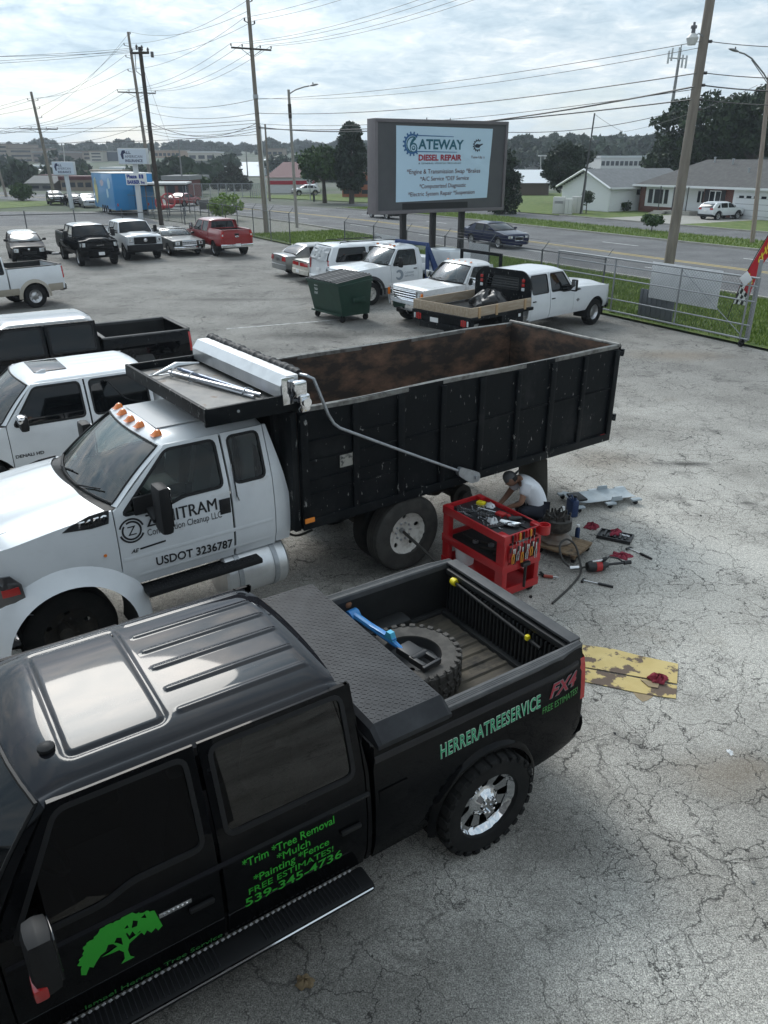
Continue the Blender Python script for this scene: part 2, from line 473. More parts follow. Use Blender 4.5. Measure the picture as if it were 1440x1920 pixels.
# ---- wheels
def dish(r, tab): return interp(tab, r)
def make_wheel(parent, x, y, side, rw, tw, style, name='wheel', rubber=None, seg=36):
    """side +1: the outer face looks along +y"""
    rubber = rubber or RUBBER
    rim = rw * {'steel10': 0.56, 'truck8': 0.64, 'alloy5': 0.66, 'multi': 0.68, 'plain': 0.58, 'cap': 0.58}[style]
    hub = MB()
    hub.lathe([(0.001, -tw * .35), (rim * .82, -tw * .35), (rim * .82, -tw * .26), (0.001, -tw * .26)], 20, 'Y')
    w = hub.build(name, UNDER, parent)
    w.location = (x, y, rw)
    if side < 0: w.rotation_euler = (0, 0, math.pi)
    h = tw / 2
    t = MB()
    t.lathe([(rim, -h * .82), (rim * 1.03, -h * .95), (rw * .84, -h * 1.02), (rw * .93, -h * .98), (rw * .985, -h * .82), (rw, -h * .5), (rw, h * .5), (rw * .985, h * .82), (rw * .93, h * .98), (rw * .84, h * 1.02), (rim * 1.03, h * .95), (rim, h * .82)], seg, 'Y', close=True)
    if style == 'truck8':
        nb = 26
        for k in range(nb):
            for row in (-1, 1):
                a = 2 * math.pi * (k + (0.5 if row > 0 else 0)) / nb
                m = Matrix.Rotation(-a, 3, 'Y')
                ph = 2 * math.pi * rw / nb
                c = m @ Vector((rw * 1.004, row * h * .74, 0)); t.box(c, (rw * .05, h * .5, ph * .62), 0.006, m, 1)
                c = m @ Vector((rw * .965, row * h * .985, 0)); t.box(c, (rw * .09, h * .12, ph * (.60 if k % 2 else .42)), 0.005, m, 1)
                c = m @ Vector((rw * 1.004, row * h * .22, 0)); t.box(c, (rw * .05, h * .34, ph * .55), 0.006, m @ Matrix.Rotation(.35, 3, 'X'), 1)
    elif style == 'steel10':
        for row in (-.55, -.18, .18, .55):
            t.lathe([(rw * 1.0, (row - .13) * h), (rw * 1.012, (row - .12) * h), (rw * 1.012, (row + .12) * h), (rw * 1.0, (row + .13) * h)], seg, 'Y', cap=False)
    t.build('tyre', rubber, w)
    # the pressed or cast disc with its openings
    if style == 'truck8':
        tab = [(0, .80), (.26 * rim, .80), (.31 * rim, .52), (.5 * rim, .40), (.82 * rim, .50), (.93 * rim, .46), (1.0 * rim, .78), (1.04 * rim, .88)]
        cuts = []
        for k in range(8):
            a = 45 * k
            cuts.append(rpoly([(math.cos(R(a - 11)) * .86 * rim, math.sin(R(a - 11)) * .86 * rim), (math.cos(R(a + 11)) * .86 * rim, math.sin(R(a + 11)) * .86 * rim), (math.cos(R(a + 9)) * .50 * rim, math.sin(R(a + 9)) * .50 * rim), (math.cos(R(a - 9)) * .50 * rim, math.sin(R(a - 9)) * .50 * rim)], .02, 3))
        m_ = CHROME
    elif style == 'steel10':
        tab = [(0, -.30), (.22 * rim, -.30), (.27 * rim, -.02), (.52 * rim, .0), (.62 * rim, .08), (.9 * rim, .30), (.94 * rim, .34), (1.0 * rim, .78), (1.05 * rim, .84)]
        cuts = [[(.74 * rim * math.cos(R(72 * k + 20)) + .115 * rim * math.cos(t_) * 1.0, .74 * rim * math.sin(R(72 * k + 20)) + .115 * rim * math.sin(t_)) for t_ in [2 * math.pi * q / 14 for q in range(14)]] for k in range(5)]
        m_ = STEELW
    elif style in ('alloy5', 'multi'):
        ns = 5 if style == 'alloy5' else 10
        tab = [(0, .5), (.25 * rim, .46), (.9 * rim, .55), (1.0 * rim, .75), (1.04 * rim, .82)]
        hw_ = 360 / ns * .30
        cuts = [rpoly([(math.cos(R(a - hw_)) * .9 * rim, math.sin(R(a - hw_)) * .9 * rim), (math.cos(R(a + hw_)) * .9 * rim, math.sin(R(a + hw_)) * .9 * rim), (math.cos(R(a)) * .32 * rim, math.sin(R(a)) * .32 * rim)], .02, 2) for a in [360 / ns * k for k in range(ns)]]
        m_ = ALLOY
    else:
        tab = [(0, .40), (.30 * rim, .40), (.4 * rim, .2), (.75 * rim, .25), (1.0 * rim, .75), (1.04 * rim, .82)]
        cuts = [circ(.62 * rim * math.cos(R(45 * k)), .62 * rim * math.sin(R(45 * k)), .085 * rim, 8) for k in range(8)]
        m_ = ALLOY if style == 'cap' else STEELW
    hh = rim / (9 if seg > 30 else 5)
    v, f = sheet(circ(0, 0, rim * 1.04, 40 if seg > 30 else 24), cuts, lambda a, b: (a, interp(tab, math.hypot(a, b)) * h, b), hh, 0.02, (0, -1, 0), edge=hh * .8, flip=True)
    r = raw('rim', v, f, m_, w, angle=40)
    if style in ('truck8', 'steel10'):
        nn = 8 if style == 'truck8' else 10
        rr = (.22 if style == 'truck8' else .41) * rim
        for k in range(nn):
            b = MB(); a = 2 * math.pi * k / nn
            yy = interp(tab, rr) * h
            b.lathe([(.035 * rim + .004, yy - .01), (.035 * rim + .004, yy + .022), (.02 * rim, yy + .028)], 6, 'Y', (rr * math.cos(a), 0, rr * math.sin(a)))
            b.build('lug_nut', CHROME if style == 'truck8' else GALV, w)
    return w

# ---- a vehicle body of separate panels
class Vehicle:
    def __init__(s, name, label, cat, loc, heading, group=None, **P):
        D = dict(L=5.8, hw=0.98, zs=0.52, zb=1.22, zr=1.93, zt=1.83, xr=2.2, xh=4.05, xc=4.75, zc=1.28, zn=1.12, xw=(1.25, 4.9), rw=0.40, tw=0.27, ra=0.47,
                 doors=((2.16, 3.22), (3.24, 4.5)), tum=0.27, rear='bed', xb=2.1, zrail=1.40, zfloor=0.86, xq=0.9, zd=1.05, paint=WHITE_PAINT, glass=DARKGLASS,
                 h=0.12, g=0.006, style='alloy5', rf=0.45, tf=0.16, seg=28, roofmat=None, crown=None, zbot=None, hoodcrown=0.06, wheels=True, back=None, rt=0.05)
        D.update(P); s.__dict__.update(D)
        s.root = thing(name, label, cat, loc, R(heading), group)
        s.yb = s.hw - 0.03
        s.xfd = s.doors[-1][1]
        s.xAb, s.xAt = min(s.xc - 0.20, s.xfd), s.xh - 0.10
        if s.roofmat is None: s.roofmat = s.paint
        if s.zbot is None: s.zbot = s.zs
    # the outer skin of the side
    def Y(s, x, z):
        t = z - s.zb
        if t > 0: y = s.yb - s.tum * t - 0.06 * t * t
        else:
            u = -t / (s.zb - s.zs)
            y = s.yb + 0.03 * math.sin(math.pi * min(1, u)) - 0.05 * max(0, u - 0.8) * 3
        if x > s.L - s.rf: y -= s.tf * ((x - s.L + s.rf) / s.rf) ** 2.2
        if x < s.rf: y -= s.rt * ((s.rf - x) / s.rf) ** 2.2
        return y
    def zf(s, x):
        t = min(1, max(0, (x - s.xfd) / (s.L - s.xfd)))
        return lerp(s.zc - 0.02, s.zn - 0.05, t ** 1.3)
    def xA(s, z): return lerp(s.xAb, s.xAt, (z - s.zc) / (s.zt - s.zc))
    def xC(s, z): return lerp(s.xq + 0.02, s.xr + 0.10, (z - s.zb) / (s.zt - s.zb))
    def part(s, name, v, f, m, parent=None, angle=32, smooth=True):
        return raw(name, v, f, m, parent or s.root, smooth, angle)
    def side(s, name, outline, cuts=(), m=None, off=0.0, depth=0.03, sides=(1, -1), parent=None, h=None, angle=32):
        res = []
        v, f = sheet(outline, cuts, lambda a, b: (a, s.Y(a, b) + off, b), h or s.h, depth, (0, -1, 0), flip=True)
        for sg in sides:
            if sg > 0: res.append(s.part(name, v, f, m or s.paint, parent[0] if parent else None, angle))
            else: res.append(s.part(name, [(p[0], -p[1], p[2]) for p in v], [t[::-1] for t in f], m or s.paint, parent[1] if parent else None, angle))
        return res
    def strip(s, name, pts, wid, m, off=0.008, sides=(1, -1), parent=None):
        """a moulding along the side: pts (x, z)"""
        out = []
        for sg in sides:
            v, f = grid(len(pts) - 1, 2, lambda u, w: (lambda p, zz: (p[0], sg * (s.Y(p[0], zz) + off * (1.0 if .2 < w < .8 else .2)), zz))(pts[round(u * (len(pts) - 1))], pts[round(u * (len(pts) - 1))][1] + (w - .5) * wid))
            if sg > 0: f = [t[::-1] for t in f]
            out.append(s.part(name, v, f, m, parent[0 if sg > 0 else 1] if parent else None))
        return out
    def shell(s):
        g = s.g; arches = [circ(s.xw[0], s.rw, s.ra, 32), circ(s.xw[1], s.rw, s.ra, 32)]
        # front fenders
        xe = s.L - 0.10
        top = [(x, s.zf(x)) for x in np.linspace(xe, s.xfd + g, 9)]
        s.side('front_fender', [(s.xfd + g, s.zs), (s.xw[1] + s.ra + .02, s.zs), (xe - .02, s.zs + .06)] + top, [arches[1]])
        # doors
        s.door_objs = []
        for i, (x0, x1) in enumerate(s.doors):
            last = i == len(s.doors) - 1
            wz0, wz1 = s.zb + 0.03, s.zt - 0.055
            if last:
                out = [(x0 + g, s.zs), (x1 - g, s.zs), (x1 - g, s.zc - .03), (min(x1 - g, s.xAb - .015), s.zc), (s.xAt - .015, s.zt), (x0 + g, s.zt)]
                win = [(x0 + .075, wz0), (min(s.xA(wz0), x1) - .11, wz0), (s.xA(wz1) - .085, wz1), (x0 + .075, wz1)]
                if s.__dict__.get('beltdip'):
                    xm = lerp(x0, x1, .45); bd = s.beltdip
                    win = [(x0 + .075, wz0), (xm - .05, wz0), (xm + .12, wz0 - bd), (min(s.xA(wz0 - bd), x1) - .09, wz0 - bd), (s.xA(wz1) - .085, wz1), (x0 + .075, wz1)]
            else:
                a, b = x0, x0
                if s.rear in ('trunk', 'wagon') and i == 0:
                    a, b = max(x0, s.xC(s.zb)), max(x0, s.xC(s.zt) - (.0 if s.rear == 'trunk' else 9))
                out = [(x0 + g, s.zs), (x1 - g, s.zs), (x1 - g, s.zt), (b + g, s.zt), (a + g, s.zb), (x0 + g, s.zb - .1)]
                win = [(a + .085, wz0), (x1 - .075, wz0), (x1 - .075, wz1), (b + .085 + (.06 if b > x0 else 0), wz1)]
            win = rpoly(win, 0.06, 4)
            nm = 'front_door' if last else 'rear_door'
            dr = s.side(nm, out, [win, arches[0], arches[1]])
            s.door_objs.append(dr)
            s.side('window_seal', offs(win, .022), [offs(win, -.008)], PLASTIC, 0.004, 0.02, parent=dr)
            s.side('window_pane', offs(win, .004), [], s.glass, -0.012, 0.0, parent=dr, h=max(s.h, .2))
        return arches
    def wells(s):
        for k, x in enumerate(s.xw):
            for sg in (1, -1):
                yo = s.hw - 0.05; yi = s.hw - s.tw - 0.22
                v, f = grid(14, 1, lambda u, w: (x - math.cos(R(-12 + 204 * u)) * (s.ra + .012), sg * lerp(yo, yi, w), s.rw + math.sin(R(-12 + 204 * u)) * (s.ra + .012)))
                s.part('wheel_well', v, f, UNDER)
    def under(s):
        m = MB(); zt_ = s.zs + 0.22
        m.box((s.L / 2, 0, (s.zs + zt_) / 2), (s.L - .5, 2 * (s.hw - s.tw - .25), zt_ - s.zs + .1), .02)
        a, b = s.xw[0] + s.ra + .03, s.xw[1] - s.ra - .03
        m.box(((a + b) / 2, 0, s.zs + .10), (b - a, 2 * (s.hw - .07), .2), .02)
        m.box(((s.L - .15 + s.xw[1] + s.ra) / 2, 0, s.zs + .16), (s.L - .2 - s.xw[1] - s.ra, 2 * (s.hw - .22), .25), .02)
        if s.rear not in ('chassis',):
            m.box(((.1 + s.xw[0] - s.ra) / 2, 0, s.zs + .14), (s.xw[0] - s.ra - .14, 2 * (s.hw - .14), .25), .02)
        for x in s.xw: m.tube([(x, -s.hw + .2, s.rw), (x, s.hw - .2, s.rw)], .06, 8)
        m.build('underbody', UNDER, s.root)
    def roofz(s, u, v):
        """u 0..1 rear to front, v -1..1"""
        e = (1 - abs(v) ** 5) ** 0.75
        k = (1 - (1 - min(1, u / .10)) ** 2.4) * (1 - (1 - min(1, (1 - u) / .14)) ** 2.2)
        c = s.zr - s.zt
        return s.zt + c * e * (0.35 + 0.65 * k) - 0.02 * abs(v) ** 2
    def roof(s, nu=14, nv=16, extra=None):
        rearcurve = 0.05
        def f(u, w):
            v = 2 * w - 1
            x = lerp(s.xr + rearcurve * v * v, s.xh - 0.10 * v * v, u)
            y = v * (s.Y(x, s.zt) + .002)
            z = s.roofz(u, v) + (extra(x, y) if extra else 0)
            return (x, y, z)
        s.roof_f = f
        v, f_ = grid(nu, nv, f)
        return s.part('roof', v, f_, s.roofmat, angle=60)
    def windshield(s, gm=None, n=10):
        def P_(v, w):
            xb_ = s.xc - (s.xc - s.xAb) * v * v; yb_ = v * s.Y(s.xAb, s.zc) ; zb_ = s.zc + .02 * (1 - v * v)
            xt_ = s.xh - 0.10 * v * v; yt_ = v * s.Y(s.xAt, s.zt); zt_ = s.roofz(1.0, v)
            b = 0.03 * math.sin(math.pi * w) * (1 - .5 * v * v)
            return Vector((lerp(xb_, xt_, w) + b * .6, lerp(yb_, yt_, w), lerp(zb_, zt_, w) + b))
        s.ws = P_
        gm = gm or s.glass
        v, f = grid(n, 8, lambda u, w: P_(lerp(-.93, .93, u), lerp(.02, .96, w)) + Vector((-.012, 0, -.006)))
        s.ws_obj = s.part('windshield', v, f, gm, angle=60)
        # rubber edge
        m = MB(); pts = [P_(lerp(-.925, .925, t), .03) for t in np.linspace(0, 1, 9)] + [P_(.925, t) for t in np.linspace(.1, .9, 6)] + [P_(lerp(.925, -.925, t), .965) for t in np.linspace(0, 1, 9)] + [P_(-.925, t) for t in np.linspace(.9, .1, 6)]
        m.tube(pts + [pts[0]], .014, 5); m.build('windshield_seal', PLASTIC, s.root)
        for sg in (-1, 1):
            v, f = grid(3, 8, lambda u, w: P_(sg * lerp(.92, 1.0, u), lerp(0.0, 1.0, w)))
            if sg < 0: f = [t[::-1] for t in f]
            s.part('a_pillar', v, f, s.paint, angle=60)
        # top rail between glass and roof
        v, f = grid(n, 2, lambda u, w: P_(lerp(-1, 1, u), lerp(.95, 1.0, w)))
        s.part('windshield_header', v, f, s.roofmat, angle=60)
    def hood(s, n=14, split=0.80, dome=0.0, cowl=True):
        cx = lambda v: s.xc - (s.xc - s.xAb) * v * v + (.10 if cowl else .0)
        def P_(u, v):
            x = lerp(cx(v), s.L - .09 - .05 * v * v, u)
            zf_ = s.zf(x)
            y = v * s.Y(x, zf_)
            cr = s.hoodcrown * (1 - abs(v) ** 2.6)
            if dome: cr += dome * (1 / (1 + math.exp((abs(v) - .52) * 26))) * min(1, (1 - u) * 4)
            nose = -0.14 * max(0, (u - .86) / .14) ** 2.2
            return (x, y, zf_ + cr + nose + .05 * 0)
        s.hoodP = P_
        v, f = grid(n, 16, lambda u, w: P_(u, lerp(-split, split, w)))
        s.hood_obj = s.part('hood', v, f, s.paint, angle=50)
        for sg in (1, -1):
            v, f = grid(n, 4, lambda u, w: P_(u, sg * lerp(split + .008, 1.0, w)))
            if sg < 0: f = [t[::-1] for t in f]
            s.part('fender_top', v, f, s.paint, angle=50)
        v, f = grid(12, 2, lambda u, w: (lambda v_: (cx(v_) + lerp(-.13, .0, w), v_ * s.Y(s.xAb, s.zc) * .985, lerp(s.zc + .005, P_(0, v_)[2] - .012, w)))(lerp(-1, 1, u)))
        s.part('cowl_grille', v, [t[::-1] for t in f], PLASTIC)
        for sg in (-.45, .25):
            m = MB(); a = s.ws(sg, .03); b = s.ws(sg + .42, .13)
            m.tube([a + Vector((0.02, 0, .02)), b + Vector((.015, 0, .02))], .009, 5)
            m.build('wiper', PLASTIC, s.root)
    def front(s, zlow=None, grille=None, lights=None, bumper=None, badge=None):
        zlow = zlow if zlow else s.zs + .08
        def F(v, z, off=0.0): return (s.L - .06 - .10 * abs(v) ** 3 - .05 * max(0, (z - s.zn + .12)) + off, v * (s.Y(s.L - .10, min(z, s.zn - .05))), z)
        s.F = F
        zt_ = s.zn - .06
        v, f = grid(14, 6, lambda u, w: F(lerp(-1, 1, u), lerp(zlow, zt_ + .03 * (1 - lerp(-1, 1, u) ** 2), w)))
        s.front_obj = s.part('front_panel', v, f, s.paint, angle=50)
        yw = s.Y(s.L - .10, s.zn - .1)
        if grille:
            gy, z0, z1, nb, nv, gm, bm_ = grille
            v, f = grid(8, 2, lambda u, w: F(lerp(-gy, gy, u) / yw, lerp(z0, z1, w), .012)); g_ = s.part('grille', v, f, UNDER)
            m = MB()
            for k in range(nb):
                z = lerp(z0, z1, (k + .5) / nb)
                m.tube([Vector(F(lerp(-gy, gy, t) / yw, z, .022)) for t in np.linspace(0, 1, 7)], min(.02, (z1 - z0) / nb * .28), 5)
            for k in range(nv):
                t = (k + .5) / nv; m.tube([Vector(F(lerp(-gy, gy, t) / yw, z, .022)) for z in (z0, z1)], .008, 5)
            m.build('grille_bars', bm_, s.root)
            m = MB(); pts = [F(lerp(-gy, gy, t) / yw, z1, .02) for t in np.linspace(0, 1, 7)] + [F(lerp(gy, -gy, t) / yw, z0, .02) for t in np.linspace(0, 1, 7)]
            m.tube(pts + [pts[0]], .024, 6); m.build('grille_surround', gm, s.root)
        if lights:
            y0, y1, z0, z1 = lights
            for sg in (1, -1):
                v, f = grid(5, 3, lambda u, w: F(sg * lerp(y0, y1, u) / yw, lerp(z0, z1, w), .02 - .01 * (2 * w - 1) ** 2))
                if sg < 0: f = [t[::-1] for t in f]
                s.part('headlight', v, f, CLEARLENS, s.front_obj)
                m = MB(); m.lathe([(.001, -.005), (.06, .0), (.07, .012)], 12, 'X', F(sg * lerp(y0, y1, .45) / yw, (z0 + z1) / 2, .012)); m.build('lamp', CHROME, s.front_obj)
                pts = [F(sg * y / yw, z, .014) for y, z in ((y0, z0), (y1, z0), (y1, z1), (y0, z1))]
                m = MB(); m.tube(pts + [pts[0]], .010, 5); m.build('headlight_rim', PLASTIC, s.front_obj)
        if bumper:
            z0, z1, pro, bm_ = bumper
            s.bumper_mesh('front_bumper', z0, z1, pro, bm_, 1)
    def bumper_mesh(s, name, z0, z1, pro, m_, end):
        prof = [(-.12, z0 + .02), (0, z0), (pro * .9, z0 + .03), (pro, lerp(z0, z1, .5)), (pro * .9, z1 - .02), (-.02, z1), (-.12, z1 - .02)]
        def P_(u, w):
            v = lerp(-1, 1, u); k = round(w * (len(prof) - 1)); px, pz = prof[k]
            yw = s.hw - .02
            if end > 0: return (s.L - .06 + px - .24 * abs(v) ** 3.2, v * yw, pz)
            return (.03 - px + .12 * abs(v) ** 4, v * (yw - .02), pz)
        v, f = grid(18, len(prof) - 1, P_)
        return s.part(name, v, f, m_, angle=40)
    def cab_back(s, xr, z0, gm=None, win=True):
        def P_(v, z):
            t = max(0, (z - s.zb) / (s.zt - s.zb))
            return (lerp(xr, s.xr + .05, t) + .07 * abs(v) ** 4, v * (s.Y(s.xr, z) - .004), z)
        v, f = grid(14, 10, lambda u, w: P_(lerp(-1, 1, u), lerp(z0, s.zt + .01, w)))
        b = s.part('cab_back', v, [t[::-1] for t in f], s.paint, angle=50)
        if win:
            v, f = grid(8, 4, lambda u, w: tuple(Vector(P_(lerp(-.78, .78, u), lerp(s.zb + .06, s.zt - .05, w))) + Vector((-.012, 0, 0))))
            s.part('rear_window', v, [t[::-1] for t in f], gm or s.glass, b)
        return b
    def bed(s, liner=None, rail=None, ribs=12):
        liner = liner or UNDER; rail = rail or PLASTIC
        arches = [circ(s.xw[0], s.rw, s.ra, 32)]
        zr_ = s.zrail
        s.bedside = s.side('bed_side', [(.03, s.zs + .10), (s.xw[0] - s.ra, s.zs + .02), (s.xb, s.zs), (s.xb, zr_), (.03, zr_)], arches)
        yi = s.hw - .17
        # cargo box lining
        m = MB()
        x0, x1 = .06, s.xb - .03
        for sg in (1, -1):
            v, f = grid(1, 1, lambda u, w: (lerp(x0, x1, u), sg * yi, lerp(s.zfloor, zr_ - .005, w))); m.add(v, f)
            m.box((s.xw[0], sg * (yi - .10), s.zfloor + .10), (s.ra * 1.9, .2, .2), .05)
        v, f = grid(1, 1, lambda u, w: (x1, lerp(-yi, yi, u), lerp(s.zfloor, zr_, w))); m.add(v, f)
        v, f = grid(1, 1, lambda u, w: (x0 + .01, lerp(-yi, yi, u), lerp(s.zfloor, zr_ - .02, w))); m.add(v, f)
        s.bed_lining = m.build('bed_wall_lining', liner, s.root)
        n = ribs * 8
        v, f = grid(1, n, lambda u, w: (lerp(x0, x1, u), lerp(-yi, yi, w), s.zfloor + (.016 if math.sin(w * ribs * 2 * math.pi) > .1 else 0)))
        s.bed_floor = s.part('bed_floor', v, f, liner, smooth=False)
        # the wall between bed and cab, outside
        v, f = grid(1, 1, lambda u, w: (s.xb - .004, lerp(-s.hw + .03, s.hw - .03, u), lerp(s.zs + .1, zr_, w))); s.part('bed_bulkhead', v, f, s.paint)
        # rail caps
        for sg in (1, -1):
            yo = lambda x: s.Y(x, zr_) + .006
            prof = [(-.035, 1), (.0, 1.0), (.012, .93), (.014, .78), (.010, .72), (.014, .66), (.010, .58), (.014, .50), (.010, .42), (.014, .34), (.012, .10), (.0, 0.0), (-.05, 0.0)]
            def P_(u, w):
                x = lerp(.02, s.xb, u); dz, t = prof[round(w * (len(prof) - 1))]
                return (x, sg * lerp(yi - .012, yo(x), t), zr_ + dz)
            v, f = grid(8, len(prof) - 1, P_)
            s.part('bed_rail_cap', v, f, rail, angle=28)
        m = MB(); m.box((s.xb - .05, 0, zr_ - .01), (.09, 2 * yi, .05), .012); m.build('bulkhead_cap', rail, s.root)
    def tailgate(s, z0=None, lights=None, m_=None, cap=None):
        z0 = z0 or s.zs + .14; zt_ = s.zrail; yi = s.hw - .19
        m = MB(); m.box((.045, 0, (z0 + zt_) / 2), (.07, 2 * yi, zt_ - z0), .02)
        tg = m.build('tailgate', m_ or s.paint, s.root)
        m = MB(); m.box((-.003, 0, lerp(z0, zt_, .72)), (.03, .26, .09), .01); m.build('tailgate_handle', PLASTIC, tg)
        m = MB(); m.box((.04, 0, zt_ + .008), (.12, 2 * yi + .02, .03), .012); m.build('tailgate_cap', cap or PLASTIC, tg)
        for sg in (1, -1):
            def P_(u, w):
                z = lerp(z0, zt_ - .0, w)
                yo = s.Y(.03, z)
                pts = [(.03, yi + .005), (.0, yi + .01), (-.005, yo - .05), (.02, yo - .006), (.09, yo + .004)]
                p = pts[round(u * 4)]; return (p[0], sg * p[1], z)
            v, f = grid(4, 6, P_); s.part('rear_corner', v, f, s.paint)
            if lights:
                a, b = lights
                def Q_(u, w):
                    z = lerp(a, b, w); yo = s.Y(.03, z)
                    pts = [(-.006, yo - .15), (-.014, yo - .14), (-.016, yo - .05), (.012, yo + .004), (.085, yo + .008), (.086, yo - .0)]
                    p = pts[round(u * 5)]; return (p[0], sg * p[1], z)
                v, f = grid(5, 5, Q_); t = s.part('tail_light', v, f, REDLENS)
                m = MB(); m.box((-.012, sg * (s.Y(.03, a) - .095), lerp(a, b, .42)), (.012, .08, (b - a) * .25), .004); m.build('reverse_lamp', CLEARLENS, t)
        return tg
    def wheelset(s, style=None, rubber=None, dual=False):
        for k, x in enumerate(s.xw):
            for sg in (1, -1):
                make_wheel(s.root, x, sg * (s.hw - s.tw / 2 - .02), sg, s.rw, s.tw, style or s.style, rubber=rubber, seg=s.seg)
    def handles(s, z=None, m_=None):
        for i, dr in enumerate(s.door_objs):
            x = s.doors[i][0] + .14; z_ = z or s.zb - .12
            for k, sg in enumerate((1, -1)):
                m = MB(); y = s.Y(x, z_)
                m.box((x, sg * (y + .012), z_), (.16, .03, .035), .012); m.build('door_handle', m_ or s.paint, dr[k])
    def mirrors(s, big=False, m_=None, x=None, z=None, cap=None):
        x = x or s.xfd - .28; z = z or s.zb + .12
        for sg in (1, -1):
            y = s.Y(x, s.zb)
            m = MB()
            if big:
                m.box((x, sg * (y + .24), z + .08), (.11, .20, .36), .04)
                m.tube([(x + .02, sg * (y - .03), z + .02), (x, sg * (y + .2), z + .08)], .03, 8)
                m.tube([(x + .02, sg * (y - .03), z - .06), (x, sg * (y + .2), z - .02)], .022, 8)
            else:
                m.box((x, sg * (y + .13), z + .02), (.11, .19, .13), .045)
                m.tube([(x + .02, sg * (y - .03), z - .03), (x, sg * (y + .1), z)], .025, 8)
            o = m.build('side_mirror', m_ or s.paint, s.root)
            m = MB(); m.box((x - (.056), sg * (y + (.24 if big else .13)), z + (.09 if big else .02)), (.004, (.16 if big else .15), (.28 if big else .09)), .001); m.build('mirror_glass', CHROME, o)
    def interior(s, x_seats=(), dash=True, zfl=None):
        zfl = zfl or s.zs + .25
        for x in x_seats:
            for sg in (1, -1):
                m = MB(); y = sg * s.hw * .42
                m.box((x + .18, y, s.zb - .38), (.5, .50, .16), .06)
                m.box((x - .10, y, s.zb - .02), (.16, .48, .66), .06, Matrix.Rotation(-.2, 3, 'Y'))
                m.box((x - .19, y, s.zb + .38), (.09, .24, .17), .04)
                m.build('seat', SEATM, s.root)
        if dash:
            m = MB(); m.box((s.xAb - .02, 0, s.zb - .10), (.5, 2 * (s.hw - .14), .26), .09); m.build('dashboard', PLASTIC, s.root)
            m = MB(); m.tube([(s.xAb - .36 + .10 * math.cos(t), s.hw * .42 + .18 * math.sin(t), s.zb - .02 + .16 * math.cos(t)) for t in np.linspace(0, 2 * math.pi, 17)], .016, 6); m.build('steering_wheel', PLASTIC, s.root)
    # ---- car-type rears
    def quarter(s, win=None):
        arches = [circ(s.xw[0], s.rw, s.ra, 28)]
        x0 = s.doors[0][0]
        g = s.g
        if s.rear == 'trunk':
            zt0 = s.zd - .05
            out = [(.08, s.zs + .08), (s.xw[0] - s.ra, s.zs), (x0 - g, s.zs), (x0 - g, s.zb - .1), (max(x0, s.xC(s.zb)) - g, s.zb), (max(x0, s.xC(s.zt)) - g, s.zt), (s.xr, s.zt), (s.xq - .02, s.zb), (.08, zt0)]
            s.side('rear_quarter', out, arches)
        else:
            out = [(.06, s.zs + .08), (s.xw[0] - s.ra, s.zs), (x0 - g, s.zs), (x0 - g, s.zt), (s.xr + .02, s.zt), (lerp(s.xr, .04, .5), lerp(s.zt, s.zb, .5)), (.05, s.zb)]
            cuts = list(arches)
            if win:
                w_ = rpoly([(win[0] + .0, s.zb + .03), (win[1], s.zb + .03), (win[1], s.zt - .055), (win[0] + (s.xr - .05) * .9, s.zt - .055)], .06, 4)
                cuts.append(w_)
            q = s.side('rear_quarter', out, cuts)
            if win:
                s.side('window_seal', offs(w_, .022), [offs(w_, -.008)], PLASTIC, 0.004, 0.02, parent=q)
                s.side('quarter_window', offs(w_, .004), [], s.glass, -0.012, 0.0, parent=q, h=.2)
    def trunk(s):
        # rear window
        def P_(v, w):
            xb_, zb_ = s.xq - .10 * v * v * 0, s.zd + .01
            xt_ = s.xr + .05 * v * v
            yb_, yt_ = v * s.Y(s.xq, s.zb), v * s.Y(s.xr, s.zt)
            b = .03 * math.sin(math.pi * w)
            return (lerp(xb_, xt_, w) - b, lerp(yb_, yt_, w), lerp(zb_, s.roofz(0, v), w) + b)
        v, f = grid(10, 6, lambda u, w: P_(lerp(-.88, .88, u), lerp(.03, .95, w))); s.part('rear_window', v, [t[::-1] for t in f], s.glass, angle=60)
        for sg in (1, -1):
            v, f = grid(2, 6, lambda u, w: P_(sg * lerp(.875, 1.0, u), w)); s.part('c_pillar', v, f, s.paint, angle=60)
        v, f = grid(10, 1, lambda u, w: P_(lerp(-1, 1, u), lerp(.945, 1.0, w))); s.part('rear_header', v, f, s.paint)
        def T(u, w):
            v_ = lerp(-1, 1, w); x = lerp(s.xq + .02, .07 + .03 * v_ * v_, u)
            zt0 = lerp(s.zb, s.zd - .05, u)
            return (x, v_ * s.Y(max(x, .08), zt0), lerp(zt0, s.zd, 1 - abs(v_) ** 4) - .05 * max(0, (u - .85) / .15) ** 2 + .012 * (u > .8) * (1 - abs(v_)))
        v, f = grid(8, 12, T); s.part('trunk_lid', v, f, s.paint, angle=50)
        s.tailpanel(s.zd - .06)
    def tailpanel(s, ztop, lights=None):
        z0 = s.zs + .06
        def P_(u, w):
            v = lerp(-1, 1, u); z = lerp(z0, ztop, w)
            return (.05 + .05 * v * v - .03 * math.sin(math.pi * w), v * s.Y(.08, z), z)
        s.tailP = P_
        v, f = grid(12, 6, P_); s.tail_obj = s.part('tail_panel', v, [t[::-1] for t in f], s.paint, angle=50)
    def taillamps(s, w0, w1, u0, u1, m_=None):
        for sg in (0, 1):
            def Q(u, w):
                uu = lerp(u0, u1, u); p = Vector(s.tailP(uu if sg else 1 - uu, lerp(w0, w1, w))); return p + Vector((-.02, 0, 0))
            v, f = grid(4, 3, Q); s.part('tail_light', v, f, m_ or REDLENS, s.tail_obj)
